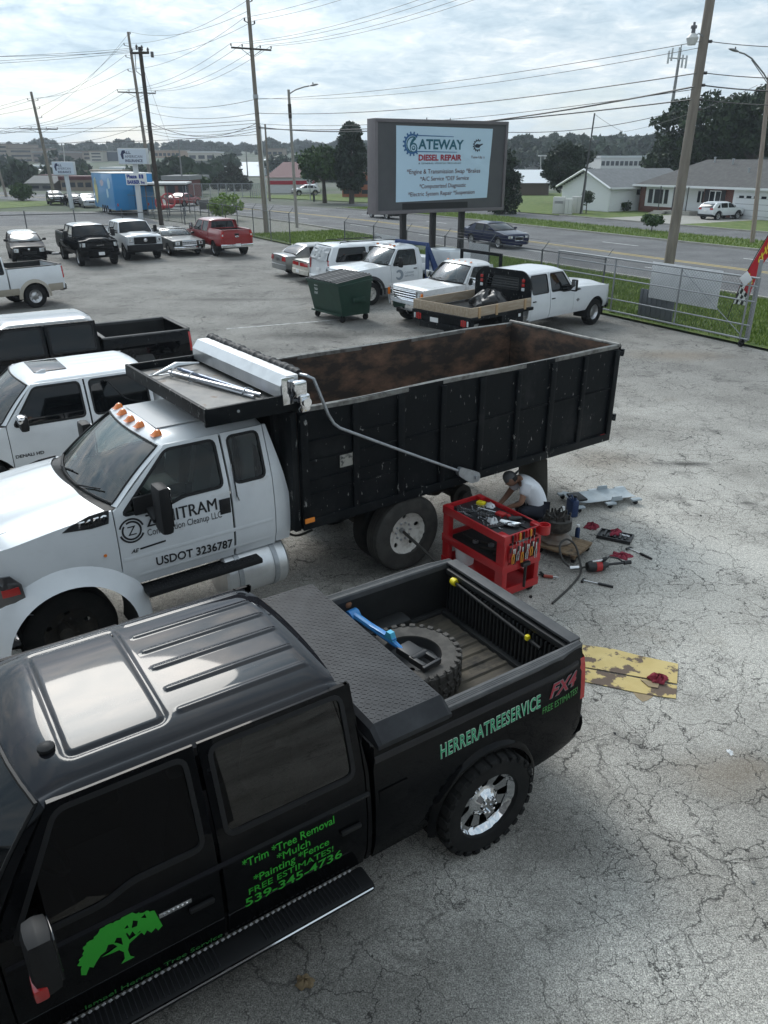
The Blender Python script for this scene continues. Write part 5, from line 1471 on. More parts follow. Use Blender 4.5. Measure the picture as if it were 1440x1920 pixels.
def plane_x(O, px, py, y=0.0):
    """local x of the view ray on the facade plane at local y, in the road frame at O"""
    a = pt(px, py, 50); d = Vector((a.x, a.y)); n = Vector((_NN.x, _NN.y)); o2 = Vector((O[0], O[1]))
    t = ((o2 + n * y) @ n) / (d @ n) if False else ((o2.dot(n) + y) / d.dot(n))
    q = d * t - o2; return q.dot(_RD), CAMH + (a.z - CAMH) * t
def wbox(t, name, c, s_, material, bev=.01, parent=None):
    m = MB(); m.box(c, s_, bev); return m.build(name, material, parent or t)
O = gp(1196, 397)
bh = thing('brick_house', 'single storey red brick house with grey hip roof and white garage door', 'house', O, HR)
HL, HD, EZ, RZ = 24.0, 9.0, 2.62, 5.05
fx = lambda px, py=375: plane_x(O, px, py)[0]
xa, xb_, xc_, xd_ = fx(1209), fx(1260), fx(1312), fx(1374)
# walls in lengths, brick and white panels
def wall(t, x0, x1, material, y=0.0, z0=0.0, z1=EZ, th=.2): return wbox(t, 'wall', ((x0 + x1) / 2, y + th / 2, (z0 + z1) / 2), (x1 - x0, th, z1 - z0), material, 0)
wall(bh, 0, xa, BRICK); wall(bh, xa, xb_, TRIMW, .02, .62); wall(bh, xa, xb_, BRICK, .0, 0, .62); wall(bh, xb_, fx(1318), TRIMW, .8); wall(bh, fx(1318), xd_, BRICK); wall(bh, xd_, HL, SIDING)
wbox(bh, 'wall', (.1, HD / 2 + .1, EZ / 2), (.2, HD - .2, EZ), BRICK, 0); wbox(bh, 'wall', (HL / 2, HD - .1, EZ / 2), (HL, .2, EZ), BRICK, 0); wbox(bh, 'wall', (HL - .1, HD / 2, EZ / 2), (.2, HD - .4, EZ), BRICK, 0)
WPANE = mat('house_window_glass', (.02, .024, .028), .06, spec=.7)
def window(t, x0, x1, z0, z1, y=0.0, panes=2, fr=TRIMW, parent=None):
    w = wbox(t, 'window', ((x0 + x1) / 2, y - .015, (z0 + z1) / 2), (x1 - x0, .05, z1 - z0), fr, .005, parent)
    for k in range(panes):
        a, b = lerp(x0, x1, k / panes) + .07, lerp(x0, x1, (k + 1) / panes) - .07
        wbox(t, 'pane', ((a + b) / 2, y - .042, (z0 + z1) / 2), (b - a, .012, z1 - z0 - .16), WPANE, 0, w)
    return w
window(bh, fx(1214), fx(1224), .85, 2.35, .02, 1); window(bh, fx(1225), fx(1243), .85, 2.35, .02, 1); window(bh, fx(1244), fx(1253), .85, 2.35, .02, 1)
window(bh, fx(1296), fx(1311), 1.1, 2.3, .8, 2); window(bh, fx(1329), fx(1351), 1.15, 2.35, 0, 2)
for px in (1324, 1355): wbox(bh, 'shutter', (fx(px), -.03, 1.75), (.5, .05, 1.3), mat('dark_shutter', (.02, .02, .022), .6), .01)
wbox(bh, 'door', (fx(1268), .77, 1.2), (1.0, .06, 2.1), TRIMW, .01)
wbox(bh, 'porch', ((xb_ + xc_) / 2, -.2, .2), (xc_ - xb_, 2.0, .4), CONC, .02)
for k in range(3): wbox(bh, 'step', (fx(1258), -1.35 - .3 * k, .30 - .12 * k), (1.6, .3, .14), CONC, .01)
for px in (1248, 1274, 1300):
    m = MB(); m.tube([(fx(px), -.9, .3), (fx(px), -.9, EZ)], .05, 8); m.build('porch_post', mat('iron_post', (.05, .05, .05), .5), bh)
gd = wbox(bh, 'garage_door', ((fx(1380) + 22.5) / 2, -.02, 1.12), (22.5 - fx(1380), .06, 2.2), mat('garage_white', (.74, .75, .76), .5), .01)
for k in range(8):
    x = fx(1384) + .35 + k * .78
    vv, ff = sheet([(x - .27, 1.82)] + [(x + .27 * math.cos(R(a)), 1.90 + .15 * math.sin(R(a))) for a in range(180, -1, -20)][::-1] + [], [], lambda a, b: (a, -.058, b), .3, flip=False)
    wbox(bh, 'garage_pane', (x, -.055, 1.90), (.52, .012, .22), WPANE, .0, gd)
for k in range(4): wbox(bh, 'door_groove', ((fx(1380) + 22.5) / 2, -.052, .3 + .5 * k), (22.4 - fx(1380), .006, .03), GREY_V, 0, gd)
# hip roof
ov = .6
e = [(-ov, -ov, EZ), (HL + ov, -ov, EZ), (HL + ov, HD + ov, EZ), (-ov, HD + ov, EZ)]; r0, r1 = (HD / 2 - .3, HD / 2, RZ), (HL - HD / 2, HD / 2, RZ)
m = MB(); m.add(e + [r0, r1], [(0, 1, 5, 4), (1, 2, 5), (2, 3, 4, 5), (3, 0, 4)]); rf_ = m.build('roof', SHINGLE, bh, smooth=False)
wbox(bh, 'fascia', (HL / 2, -ov - .02, EZ - .02), (HL + 2 * ov, .05, .20), TRIMW, .005, rf_); wbox(bh, 'fascia', (-ov - .02, HD / 2, EZ - .02), (.05, HD + 2 * ov - .06, .20), TRIMW, .005, rf_)
wbox(bh, 'soffit', (HL / 2, HD / 2, EZ - .10), (HL + 2 * ov - .1, HD + 2 * ov - .1, .03), TRIMW, 0, rf_)
for (x, y, z_) in ((5.5, 4.0, 4.95), (8, 3.6, 4.8), (11, 2.2, 4.0)):
    m = MB(); m.lathe([(.08, -.3), (.08, .25), (.13, .25), (.13, .32), (.001, .34)], 10, 'Z', (x, y, z_)); m.build('roof_vent', GALV, rf_)
# white gabled building
O2 = gp(1140, 398)
wh = thing('gabled_house', 'white clapboard building with grey gable roof beside the brick house', 'house', O2, HR)
W2 = -plane_x(O2, 1052, 386)[0]; D2, EZ2 = 12.0, plane_x(O2, 1143, 350)[1]; RZ2 = plane_x(O2, 1096, 319)[1]
nb = 15
for k in range(nb + 9):
    z0, z1 = k * EZ2 / nb, (k + 1) * EZ2 / nb
    t0 = max(0, (z1 - EZ2) / (RZ2 - EZ2))
    if t0 >= .98: break
    w_ = W2 * (1 - t0)
    m = MB(); m.box((-W2 / 2, .0, (z0 + z1) / 2), (w_, .05, z1 - z0 + .02), 0, Matrix.Rotation(-.26, 3, 'X')); m.build('siding_board', SIDING, wh, smooth=False)
    if k < nb:
        m = MB(); m.box((.0, D2 / 2 + .05, (z0 + z1) / 2), (.05, D2, z1 - z0 + .02), 0, Matrix.Rotation(.26, 3, 'Y')); m.build('siding_board', SIDING, wh, smooth=False)
wbox(wh, 'corner_trim', (.02, .0, EZ2 / 2), (.14, .14, EZ2), TRIMW, .005)
wbox(wh, 'inner_wall', (-W2 / 2, D2 / 2 + .1, EZ2 / 2), (W2 - .1, D2 - .1, EZ2 - .02), SIDING, 0)
m = MB(); m.add([(-W2 / 2, -.5, RZ2 + .15), (.5, -.5, EZ2 - .1), (.5, D2 + .4, EZ2 - .1), (-W2 / 2, D2 + .4, RZ2 + .15), (-W2 - .5, D2 + .4, EZ2 - .1), (-W2 - .5, -.5, EZ2 - .1)], [(0, 1, 2, 3), (0, 3, 4, 5)]); bmesh.ops.solidify(m.bm, geom=m.bm.faces[:], thickness=.12); rf2 = m.build('roof', SHINGLE2, wh, smooth=False)
for sg in (0, 1):
    a = Vector((-W2 / 2, -.53, RZ2 + .08)); b = Vector((.5 if sg else -W2 - .5, -.53, EZ2 - .17)); m = MB(); m.tube([a, b], .11, 4); m.build('barge_board', TRIMW, rf2, smooth=False)
wbox(wh, 'fascia', (.52, D2 / 2, EZ2 - .15), (.06, D2 + .8, .18), TRIMW, 0, rf2)
w_ = wbox(wh, 'window', (.04, 4.3, 1.9), (.06, 1.4, .75), TRIMW, .005)
for y in (4.0, 4.6): wbox(wh, 'pane', (.075, y, 1.9), (.012, .5, .55), WPANE, 0, w_)
# utility cabinets on the lawn
CABW = mat('cabinet_white', (.60, .60, .57), .55)
for k, (x0, x1, y0, lab) in enumerate(((1036, 1056, 402, 'white utility cabinet with louvred front on the lawn'), (1058, 1070, 403, 'narrow white utility cabinet between two wider ones'), (1071, 1090, 401, 'white utility cabinet beside the dark slim pole'))):
    o_ = gp((x0 + x1) / 2, y0); w_ = (x1 - x0) / 1440 * o_.y * 1.02
    t = thing('utility_cabinet', lab, 'cabinet', o_, R(-18), 'utility cabinets on the lawn')
    h_ = 1.55 if k != 1 else 1.4
    wbox(t, 'body', (0, .4, h_ / 2 + .08), (w_, .8, h_), CABW, .03); wbox(t, 'plinth', (0, .4, .05), (w_ + .1, .9, .1), CONC, .01)
    if k == 0:
        for j in range(4): wbox(t, 'louvre', (0, -.012, 1.05 + .06 * j), (w_ * .7, .02, .03), GREY_V, .004)
    else: wbox(t, 'door_seam', (0, -.004, h_ / 2 + .08), (.02, .01, h_ * .9), GREY_V, 0)
# wheeled bins by the garage
for k, (px, c_, lab) in enumerate(((1428, (.015, .03, .03), 'dark wheeled bin beside the garage door'), (1440, (.02, .07, .22), 'blue wheeled bin beside the dark bin'))):
    o_ = gp(px, 411); t = thing('wheeled_bin', lab, 'bin', o_, R(-40)); mt = mat('bin_%d' % k, c_, .5)
    m = MB(); m.add([(-.24, -.26, .05), (.24, -.26, .05), (.24, .26, .05), (-.24, .26, .05), (-.31, -.36, 1.0), (.31, -.36, 1.0), (.31, .36, 1.0), (-.31, .36, 1.0)], [(3, 2, 1, 0), (0, 1, 5, 4), (1, 2, 6, 5), (2, 3, 7, 6), (3, 0, 4, 7), (4, 5, 6, 7)]); m.build('body', mt, t)
    wbox(t, 'lid', (0, 0, 1.04), (.66, .78, .07), mt, .03)
    for sg in (-1, 1):
        m = MB(); m.lathe([(.001, -.03), (.11, -.03), (.11, .03), (.001, .03)], 12, 'X', (sg * .28, .3, .11)); m.build('wheel', RUBBER, t)

# ---- town buildings
def building(label, px0, px1, ytop, d, depth=14.0, wall=None, roof=None, rows=0, cols=0, gable=False, name='building', rz=0.0, base=None, band=None, ridge=2.5, glassm=None, parapet=.3):
    a, b = pt(px0, ytop, d), pt(px1, ytop, d); cx = (a.x + b.x) / 2; w = b.x - a.x
    g = terr(cx, d) if base is None else base; h = a.z - g - (ridge if gable else 0)
    t = thing(name, label, 'building', (cx, d, g), rz)
    m = MB(); m.box((0, depth / 2, h / 2 - .5), (w, depth, h + 1)); wl_ = m.build('wall', wall, t, smooth=False)
    if gable:
        m = MB()
        if gable == 'hip': m.add([(-w / 2 - .4, -.4, h), (w / 2 + .4, -.4, h), (w / 2 + .4, depth + .4, h), (-w / 2 - .4, depth + .4, h), (-w * .25, depth / 2, h + ridge), (w * .25, depth / 2, h + ridge)], [(0, 1, 5, 4), (1, 2, 5), (2, 3, 4, 5), (3, 0, 4)])
        else: m.add([(-w / 2 - .4, -.4, h), (w / 2 + .4, -.4, h), (w / 2 + .4, depth + .4, h), (-w / 2 - .4, depth + .4, h), (-w / 2 - .4, depth / 2, h + ridge), (w / 2 + .4, depth / 2, h + ridge)], [(0, 1, 5, 4), (2, 3, 4, 5), (1, 2, 5), (3, 0, 4)])
        m.build('roof', roof, t, smooth=False)
    else:
        m = MB(); m.box((0, depth / 2, h + .02), (w + .5, depth + .5, .6)); m.build('roof', roof, t, smooth=False)
    if band:
        for (z0f, z1f, mt) in band:
            m = MB(); m.box((0, depth / 2, h * (z0f + z1f) / 2), (w + .12, depth + .12, h * (z1f - z0f))); m.build('band', mt, wl_, smooth=False)
    gm = glassm or mat('far_window', (.025, .03, .04), .2)
    for r_ in range(rows):
        for c_ in range(cols):
            m = MB(); m.box((lerp(-w / 2, w / 2, (c_ + .5) / cols), -.03, h * (r_ + .6) / (rows + .3)), (w / cols * .72, .1, h / rows * .38)); m.build('window', gm, wl_, smooth=False)
    return t
TANB = mat('tan_masonry', (.27, .22, .17), .9, var=(.3, (.33, .27, .21), .4, .7)); TANB2 = mat('brown_masonry', (.19, .15, .125), .9); GREYR = mat('grey_flat_roof', (.25, .25, .25), .9); WROOF = mat('white_metal_roof', (.62, .65, .67), .5); CREAM = mat('cream_wall', (.45, .42, .36), .9); GLAZ = mat('blue_glazing', (.03, .05, .08), .15)
MAROON = mat('maroon_roof', (.09, .018, .022), .7); REDB = mat('red_band', (.38, .012, .03), .6); WALLW = mat('white_wall', (.60, .60, .60), .8); ORBR = mat('orange_brick', (.33, .11, .055), .9, var=(2, (.26, .085, .045), .4, .7)); GREYW = mat('grey_wall', (.17, .17, .165), .9); BROWNW = mat('brown_wall', (.10, .075, .06), .9)
building('tan medical tower at the left end of the far complex', -60, 12, 270, 440, 40, TANB, TANB2, 4, 4)
building('tan three storey medical block with dark window bands', 12, 63, 278, 430, 30, TANB, TANB2, 3, 1)
building('brown low medical wing with sloped front', 60, 112, 285, 415, 30, TANB2, GREYR, 2, 3)
building('long tan medical wing behind the insurance sign', 88, 168, 284, 455, 25, TANB, TANB2, 2, 6)
building('tan office block with white window bands', 167, 191, 284, 425, 20, CREAM, TANB, 3, 1)
building('dark glass office block beside the tan office', 188, 224, 284, 432, 20, GLAZ, GREYR, 3, 5, glassm=GLAZ)
building('orange tan school building below the ridge trees', 288, 336, 282, 470, 25, mat('orange_tan', (.36, .24, .16), .9), TANB, 1, 6)
building('cream low hall below the ridge trees', 352, 402, 285, 430, 25, CREAM, WALLW, 1, 3)
building('grey terraced building under the cream hall', 355, 398, 300, 330, 18, GREYW, CREAM, 1, 4)
building('long low shed with white roof beside the tan complex', 26, 100, 312, 260, 14, GREYW, WROOF)
building('cream warehouse with pale roof at the far left', 30, 82, 318, 215, 16, CREAM, WROOF, 1, 4, gable=True, ridge=1.5)
building('pale low warehouse behind the blue trailer', 188, 232, 316, 230, 16, CREAM, WROOF, 0, 0)
building('long flat warehouse with white fascia behind the trailer', 140, 226, 322, 190, 14, GREYW, TANB)
building('white gable roof store behind the brown pine', 372, 422, 312, 215, 16, CREAM, WROOF, 1, 4, gable=True, ridge=3)
building('large white metal roof store hall', 398, 486, 304, 265, 40, WALLW, WROOF, 0, 0, gable=True, ridge=4)
building('white roof hall behind the red striped store', 478, 530, 298, 280, 26, WALLW, WROOF, 0, 0, gable=True, ridge=4)
building('tan houses cluster below the ridge, centre', 500, 530, 279, 420, 16, TANB, TANB2, 2, 3)
building('low blue grey shop with white fascia', 330, 372, 333, 150, 8, GREYW, GREYR, 1, 3)
building('low red brick store under grey roof behind the canopy', 306, 352, 334, 120, 8, mat('dull_red_brick', (.16, .05, .04), .9), GREYR, 1, 2, base=0)
building('store with maroon hip roof and a red and white band', 500, 580, 304, 138, 16, WALLW, MAROON, 0, 0, gable='hip', ridge=2.3, base=0, band=((.80, 1.0, WALLW), (.55, .80, REDB)))
building('orange brick building with arched windows behind the trees', 641, 710, 330, 122, 10, ORBR, ORBR, 2, 4, base=0, parapet=.2)
building('grey awning shed at the far left', 48, 98, 330, 150, 9, GREYW, GREYW, 1, 2, gable=True, ridge=1.2, base=0)
building('low shop with maroon awning front', 74, 112, 331, 160, 8, TANB2, MAROON, 1, 2, base=0)
building('long low store with maroon awning behind the parked cars', 112, 186, 334, 150, 8, TANB, MAROON, 1, 5, base=0)
building('brown brick building with white sloping roof behind the lawn', 972, 1032, 319, 128, 14, BROWNW, WROOF, 0, 0, gable=True, ridge=1.8, base=0)
building('long white shed beyond the gabled house', 1128, 1250, 294, 260, 20, WALLW, WROOF, 1, 14, base=2.5)
building('low white roofs of a far car lot', 968, 1040, 306, 300, 16, WALLW, WROOF, 0, 0, base=2)
for k, px in enumerate((1014, 1022, 962, 1040)):
    b_ = pt(px, 330, 210); tt, _ = pole_thing('light_mast', 'pale twin lamp mast in the far car lot', (b_.x, 210, 0), pt(px, 292 if k != 2 else 296, 210), .16, .1, mat('pale_mast', (.5, .49, .46), .6), 'mast'); tt['group'] = 'lamp masts in the far car lot'
    m = MB(); m.box(pt(px, 292 if k != 2 else 296, 210) - Vector((b_.x, 210, 0)), (1.3, .5, .3), .05); m.build('lamp_head', WALLW, tt)
# far fence of the stores
for lab, px0, px1, py in (('galvanised chain link fence before the store hall', 350, 470, 372), ('galvanised chain link fence by the brown pine', 470, 500, 371)):
    t = thing('chain_link_fence', lab, 'fence'); a, b_ = gp(px0, py), gp(px1, py - 1)
    for k in range(9):
        q = a.lerp(b_, k / 8); m = MB(); m.tube([q, q + Vector((0, 0, 1.9))], .05, 6); m.build('post', GALV, t)
    m = MB(); m.tube([a + Vector((0, 0, 1.9)), b_ + Vector((0, 0, 1.9))], .04, 6); m.build('rail', GALV, t)
    m = MB(); L_ = (b_ - a).length; d_ = (b_ - a) / L_; k = -1.8
    while k < L_:
        for sg in (0, 1):
            x0_, x1_ = max(0, k), min(L_, k + 1.8)
            if x1_ > x0_: m.tube([a + d_ * x0_ + Vector((0, 0, .1 + ((x0_ - k) if sg else 1.8 - (x0_ - k)))), a + d_ * x1_ + Vector((0, 0, .1 + ((x1_ - k) if sg else 1.8 - (x1_ - k))))], .008, 3, cap=False)
        k += .3
    m.build('chain_mesh', GALV, t, smooth=False)['kind'] = 'stuff'
# stop sign and street name sign
q = gp(662, 379); q = gp(660, 379)
ss = thing('stop_sign', 'stop sign seen from behind under green street name plates', 'sign', gp(582, 376))
oo = gp(582, 376); zc_ = pt(581, 340, oo.y).z
m = MB(); m.tube([(0, 0, 0), (0, 0, pt(581, 322, oo.y).z)], .06, 8); m.build('post', GALV, ss)
m = MB(); m.lathe([(.001, -.02), (.42, -.02), (.42, .02), (.001, .02)], 8, 'Y', (0, -.08, zc_), a0=R(22.5)); m.build('plate', mat('sign_back', (.55, .55, .55), .4), ss)
for z_, w_, o_ in ((pt(581, 328, oo.y).z, 1.5, 0), (pt(581, 334, oo.y).z, 1.3, .02)):
    m = MB(); m.box((.1 - o_ * 20, -.05 - o_, z_), (w_, .03, .28), .005); m.build('street_name_plate', mat('street_sign_green', (.01, .12, .06), .5), ss)
bo = thing('bollard', 'short black bollard near the stop sign', 'bollard', gp(589, 378)); m = MB(); m.lathe([(.13, 0), (.13, .9), (.10, .98), (.001, 1.0)], 12, 'Z'); m.build('post', BLACKV, bo)

# ---- the blue trailer and roadside signs
tr_o = gp(219, 405)
tr = thing('enclosed_trailer', 'bright blue enclosed trailer with three axles and painted bubbles', 'trailer', tr_o, R(31))
TBLUE = mat('trailer_blue', (.015, .22, .50), .4, coat=.4); TBLUE2 = mat('trailer_light_blue', (.02, .30, .62), .4, coat=.4)
m = MB(); m.box((1.95, 4.5, 2.15), (3.9, 9, 3.3), .06); bd_ = m.build('body', TBLUE, tr)
m = MB(); m.box((1.95, 4.5, 3.83), (3.94, 9.04, .08), .02); m.build('roof', WHITE, tr); m = MB(); m.box((1.95, -.012, 2.1), (3.7, .03, 3.0), .01); rd_ = m.build('rear_door', TBLUE, tr)
m = MB(); m.box((1.95, -.035, 2.1), (.03, .02, 3.0)); m.build('door_seam', BLACKV, rd_)
for x in (.25, 3.25):
    m = MB(); m.box((x, -.03, 1.0), (.12, .03, .25), .01); m.build('tail_light', REDLENS, tr)
for y in (3.4, 4.4, 5.4):
    for x, sg in ((.1, -1), (3.8, 1)):
        w = make_wheel(tr, 0, 0, 1, .42, .28, 'cap', seg=20); w.location = (x, y, .42); w.rotation_euler = (0, 0, R(90) if sg < 0 else R(-90))
m = MB(); m.box((1.75, 5.4, .55), (2.8, 9, .2), .02); m.build('axle_frame', UNDER, tr)
PALE = mat('pale_decal', (.45, .62, .70), .5); OCH = mat('ochre_decal', (.55, .50, .22), .5)
for (y, z_, a, b_, mt) in ((1.6, 2.9, .55, .5, PALE), (2.6, 2.0, .4, .45, PALE), (4.6, 2.9, .75, .3, mat('pale_pink_decal', (.5, .45, .52), .5)), (7.6, 2.1, .7, 1.2, OCH), (7.6, 3.0, .5, .4, PALE), (8.2, 1.3, .4, .3, PALE)):
    vv, ff = sheet([(y + a * math.cos(t_) * (1 + .12 * math.sin(5 * t_)), z_ + b_ * math.sin(t_) * (1 + .1 * math.sin(4 * t_))) for t_ in np.linspace(0, 2 * math.pi, 24)[:-1]], [], lambda p, q: (-.008, p, q), .5, flip=True); raw('decal', vv, ff, mt, bd_, smooth=False)
SIGNW = mat('sign_pale_blue', (.60, .66, .74), .5); SIGNF = mat('sign_frame', (.62, .64, .66), .5); NAVYT = mat('sign_navy', (.01, .02, .08), .5); REDT = mat('sign_red', (.4, .02, .03), .5)
def pylon(label, base, px0, px1, yt, yb, extra=None, tilt=0.0):
    d = base.y; t = thing('pylon_sign', label, 'sign', base, tilt)
    a, b_ = pt(px0, yt, d) - base, pt(px1, yb, d) - base
    w, h = b_.x - a.x, a.z - b_.z; cx, cz = (a.x + b_.x) / 2, (a.z + b_.z) / 2
    m = MB(); m.box((cx * .5, .2, cz / 2), (.40, .30, cz), .02, Matrix.Rotation(math.atan2(cx, cz), 3, 'Y')); m.build('post', SIGNF, t)
    m = MB(); m.box((cx, 0, cz), (w, .45, h), .03); bx_ = m.build('sign_box', SIGNF, t)
    m = MB(); m.box((cx, -.235, cz), (w * .95, .02, h * .92)); fc_ = m.build('sign_face', SIGNW, bx_)
    for s_, u, v_, ww, hh in (('ALL', -.30, .15, .26, .16), ('AMERICAN', -.26, -.10, .60, .17), ('INSURANCE', -.26, -.36, .60, .17)):
        letter('lettering', s_, lambda p, q: (cx + u * w + p, -.25, cz + v_ * h + q), NAVYT, fc_, ww * w, hh * h, .03)
    vv, ff = sheet([(cx - .40 * w, cz + .10 * h), (cx - .34 * w, cz + .36 * h), (cx - .24 * w, cz + .38 * h), (cx - .22 * w, cz + .22 * h), (cx - .30 * w, cz + .16 * h), (cx - .30 * w, cz - .18 * h), (cx - .36 * w, cz - .18 * h)], [], lambda p, q: (p, -.25, q), 1, flip=False); raw('emblem', vv, ff, NAVYT, fc_, smooth=False)
    if extra:
        e0, e1, z0, z1 = extra; a, b_ = pt(e0, z0, d) - base, pt(e1, z1, d) - base; w2, h2 = b_.x - a.x, a.z - b_.z; c2, z2 = (a.x + b_.x) / 2, (a.z + b_.z) / 2
        m = MB(); m.box((c2, -.05, z2), (w2, .2, h2), .02); b2_ = m.build('lower_sign_box', WHITE, t)
        for s_, u, v_, ww, hh in (('Phaze', -.44, .06, .50, .30), ('II', .16, .06, .22, .30), ('BARBER', -.44, -.38, .62, .28), ('Shop', .22, -.36, .2, .2)):
            letter('lettering', s_, lambda p, q: (c2 + u * w2 + p, -.165, z2 + v_ * h2 + q), mat('sign_blue', (.01, .04, .25), .5), b2_, ww * w2, hh * h2, .05)
    return t
pylon('pale insurance sign above a white barber sign by the trailer', gp(263, 412), 220, 280, 278, 308, (235, 277, 324, 347), R(-6))
pylon('pale insurance sign on a single post by the far verge', gp(134, 391), 97, 143, 303, 328, None, R(-4))
# canopy, red frame, bench frames
cn = thing('canopy', 'flat pale canopy roof on thin dark posts behind the black pole', 'canopy', gp(312, 405), R(8))
d_ = gp(312, 405).y; zc_ = pt(312, 344, d_).z
m = MB(); m.box((0, 2, zc_), (4.6, 6, .16), .02); m.build('roof', WALLW, cn); m = MB(); m.box((0, 2, zc_ - .14), (4.4, 5.8, .12), .02); m.build('soffit', UNDER, cn)
for x, y in ((-1.6, -.6), (.4, -.6), (1.9, -.6), (1.9, 4.4), (-1.9, 4.4)):
    m = MB(); m.tube([(x, y, 0), (x, y, zc_)], .06, 6); m.build('post', FENCE_S, cn)
rf3 = thing('red_frame', 'bright red rounded metal frame under the canopy', 'frame', gp(312, 393), R(30))
REDF = mat('bright_red_metal', (.55, .03, .04), .4)
for k, (x, z_, r_) in enumerate(((-.5, .7, .62), (.35, .9, .75))):
    m = MB(); m.tube([(x + r_ * math.cos(t_), .1 * k, z_ + r_ * math.sin(t_)) for t_ in np.linspace(0, 2 * math.pi, 21)], .09, 6); m.build('hoop', REDF, rf3)
m = MB(); m.box((0, 0, .35), (1.5, .7, .3), .08); m.build('seat', REDF, rf3)
bf = thing('metal_rack', 'grey metal rack with slanted panels near the yellow green bush', 'rack', gp(395, 405), R(20))
for x in (-.55, .55):
    m = MB(); m.box((x, 0, 1.05), (.9, .05, .9), .01, Matrix.Rotation(.2, 3, 'X')); m.build('panel', mat('rack_grey', (.10, .10, .10), .6), bf)
    for sx in (-.4, .4):
        m = MB(); m.tube([(x + sx, 0, 1.0), (x + sx, -.25, 0)], .025, 6); m.build('leg', FENCE_S, bf)
        m = MB(); m.tube([(x + sx, 0, 1.0), (x + sx, .25, 0)], .025, 6); m.build('leg', FENCE_S, bf)

# ---- unseen workshop under the viewpoint, added to shade near ground and darken reflections
ws_ = thing('unseen_workshop', 'unseen dark workshop building added to shade the near end of the lot', 'building', (-12, -6.2, 0))
SHOPW = mat('shop_cladding', (.07, .07, .072), .7)
wbox(ws_, 'wall', (0, 0, 1.95), (29, 13, 3.9), SHOPW, 0); wbox(ws_, 'roof', (0, 0, 3.96), (29.3, 13.3, .1), GREYR, 0)
for x in (-9, -3, 3, 9):
    d_ = wbox(ws_, 'roller_door', (x, 6.52, 1.6), (3.6, .06, 3.2), GREYW, 0)
    for k in range(8): wbox(ws_, 'slat', (x, 6.56, .2 + .4 * k), (3.5, .03, .36), GREYW, .01, d_)

# ---- the black crew cab pickup
BED_BROWN = mat('worn_bed_liner', (0.055, 0.047, 0.038), 0.8, var=((1.2, 9, 4), (0.15, 0.125, 0.09), 0.42, 0.72), wear=(3.0, (0.02, 0.018, 0.016), 0.56, 0.12), bump=(90, .3, .004))
STEP_RUB = mat('step_rubber', (0.012, 0.012, 0.016), 0.6)
BT_LOC, BT_H = (1.145, 5.97, 0), 213.5
bt = Vehicle('pickup_truck', 'black crew cab pickup with green tree decal and tool box across its bed', 'pickup truck', BT_LOC, BT_H,
             L=6.2, hw=1.0, zs=0.40, zb=1.235, zt=1.87, zr=1.965, xr=2.19, xh=4.17, xc=4.9, zc=1.30, zn=1.22, xw=(1.10, 5.15), rw=0.44, tw=0.30, ra=0.50,
             doors=((2.17, 3.22), (3.235, 4.46)), beltdip=0.06, xb=2.10, zrail=1.42, zfloor=0.88, paint=BLACK_PAINT, glass=TINT, h=0.07, style='truck8', roofmat=BLACK_ROOF, seg=48, tum=.26)
bt.shell(); bt.wells(); bt.under()
def _ribs(x, y):
    z = 0
    for k in range(6):
        yc = -0.62 + k * 0.222 + (0.03 if k > 3 else 0)
        x0, x1 = 2.36, 3.21
        dx = max(x0 - x, 0, x - x1); d = math.hypot(dx, y - yc)
        z += 0.010 * (1 - min(1, max(0, (d - .012) / .016)) ** 2 * (3 - 2 * min(1, max(0, (d - .012) / .016))))
    # sunroof joint
    ax, ay = abs(x - 3.60) - .24, abs(y + .02) - .53
    q = math.hypot(max(ax, 0), max(ay, 0)) + min(0, max(ax, ay)) - .05
    z -= 0.012 * math.exp(-(q / .017) ** 2)
    # roof channel beside the doors
    z -= 0.010 * math.exp(-((abs(y) - .705) / .018) ** 2)
    return z
bt_roof = bt.roof(130, 120, _ribs)
_v, _f = [], []
def _sun(u, w):
    x, y = lerp(3.345, 3.855, u), lerp(-.565, .525, w)
    return (x, y, 0)
bt.windshield(DARKGLASS)
bt.hood(14, .8, .03)
bt.front(grille=(.55, .88, 1.16, 3, 0, CHROME, CHROME), lights=(.60, .88, .84, 1.14), bumper=(.52, .80, .14, CHROME))
bt.cab_back(2.14, .5)
bt.bed(BED_WALL, RAILCAP)
bt.bed_floor.data.materials[0] = BED_BROWN
bt.side('cab_corner', [(2.13, .42), (2.165, .42), (2.165, 1.87), (2.20, 1.87), (2.14, 1.3)], [], BLACK_PAINT)
tg = bt.tailgate(.66, (0.94, 1.32), cap=RAILCAP)
# ribbed tailgate liner and wall ribs, with the moulded rim of the liner
m = MB()
for k in range(30):
    y = lerp(-.72, .72, k / 29)
    m.box((.105, y, 1.11), (.035, .026, .40), .01)
m.build('tailgate_liner_ribs', BED_WALL, tg)
m = MB(); m.box((.10, 0, 1.36), (.06, 1.58, .06), .015); m.box((.125, 0, .90), (.09, 1.6, .06), .025); m.build('tailgate_liner_edge', BED_WALL, tg)
m = MB()
for sg in (1, -1):
    m.tube([(.12, sg * .80, .91), (.75, sg * .79, .92), (.80, sg * .68, .94), (1.7, sg * .68, .94)], .03, 6)
m.build('liner_edge_roll', BED_WALL, bt.bed_lining)
bt.bumper_mesh('rear_bumper', .56, .76, .16, PLASTIC, -1)
bt.handles(.86, PLASTIC)
for k in (0, 1):
    for (x, z) in ((bt.doors[0][0] + .14, .99), (bt.doors[1][0] + .14, .86)): pass
bt.strip('crease_highlight_strip', [(x, 1.075) for x in np.linspace(2.15, 4.44, 14)], .045, BLACK_ROOF, .010)  # glossy strip standing in for the sky highlight along the body crease
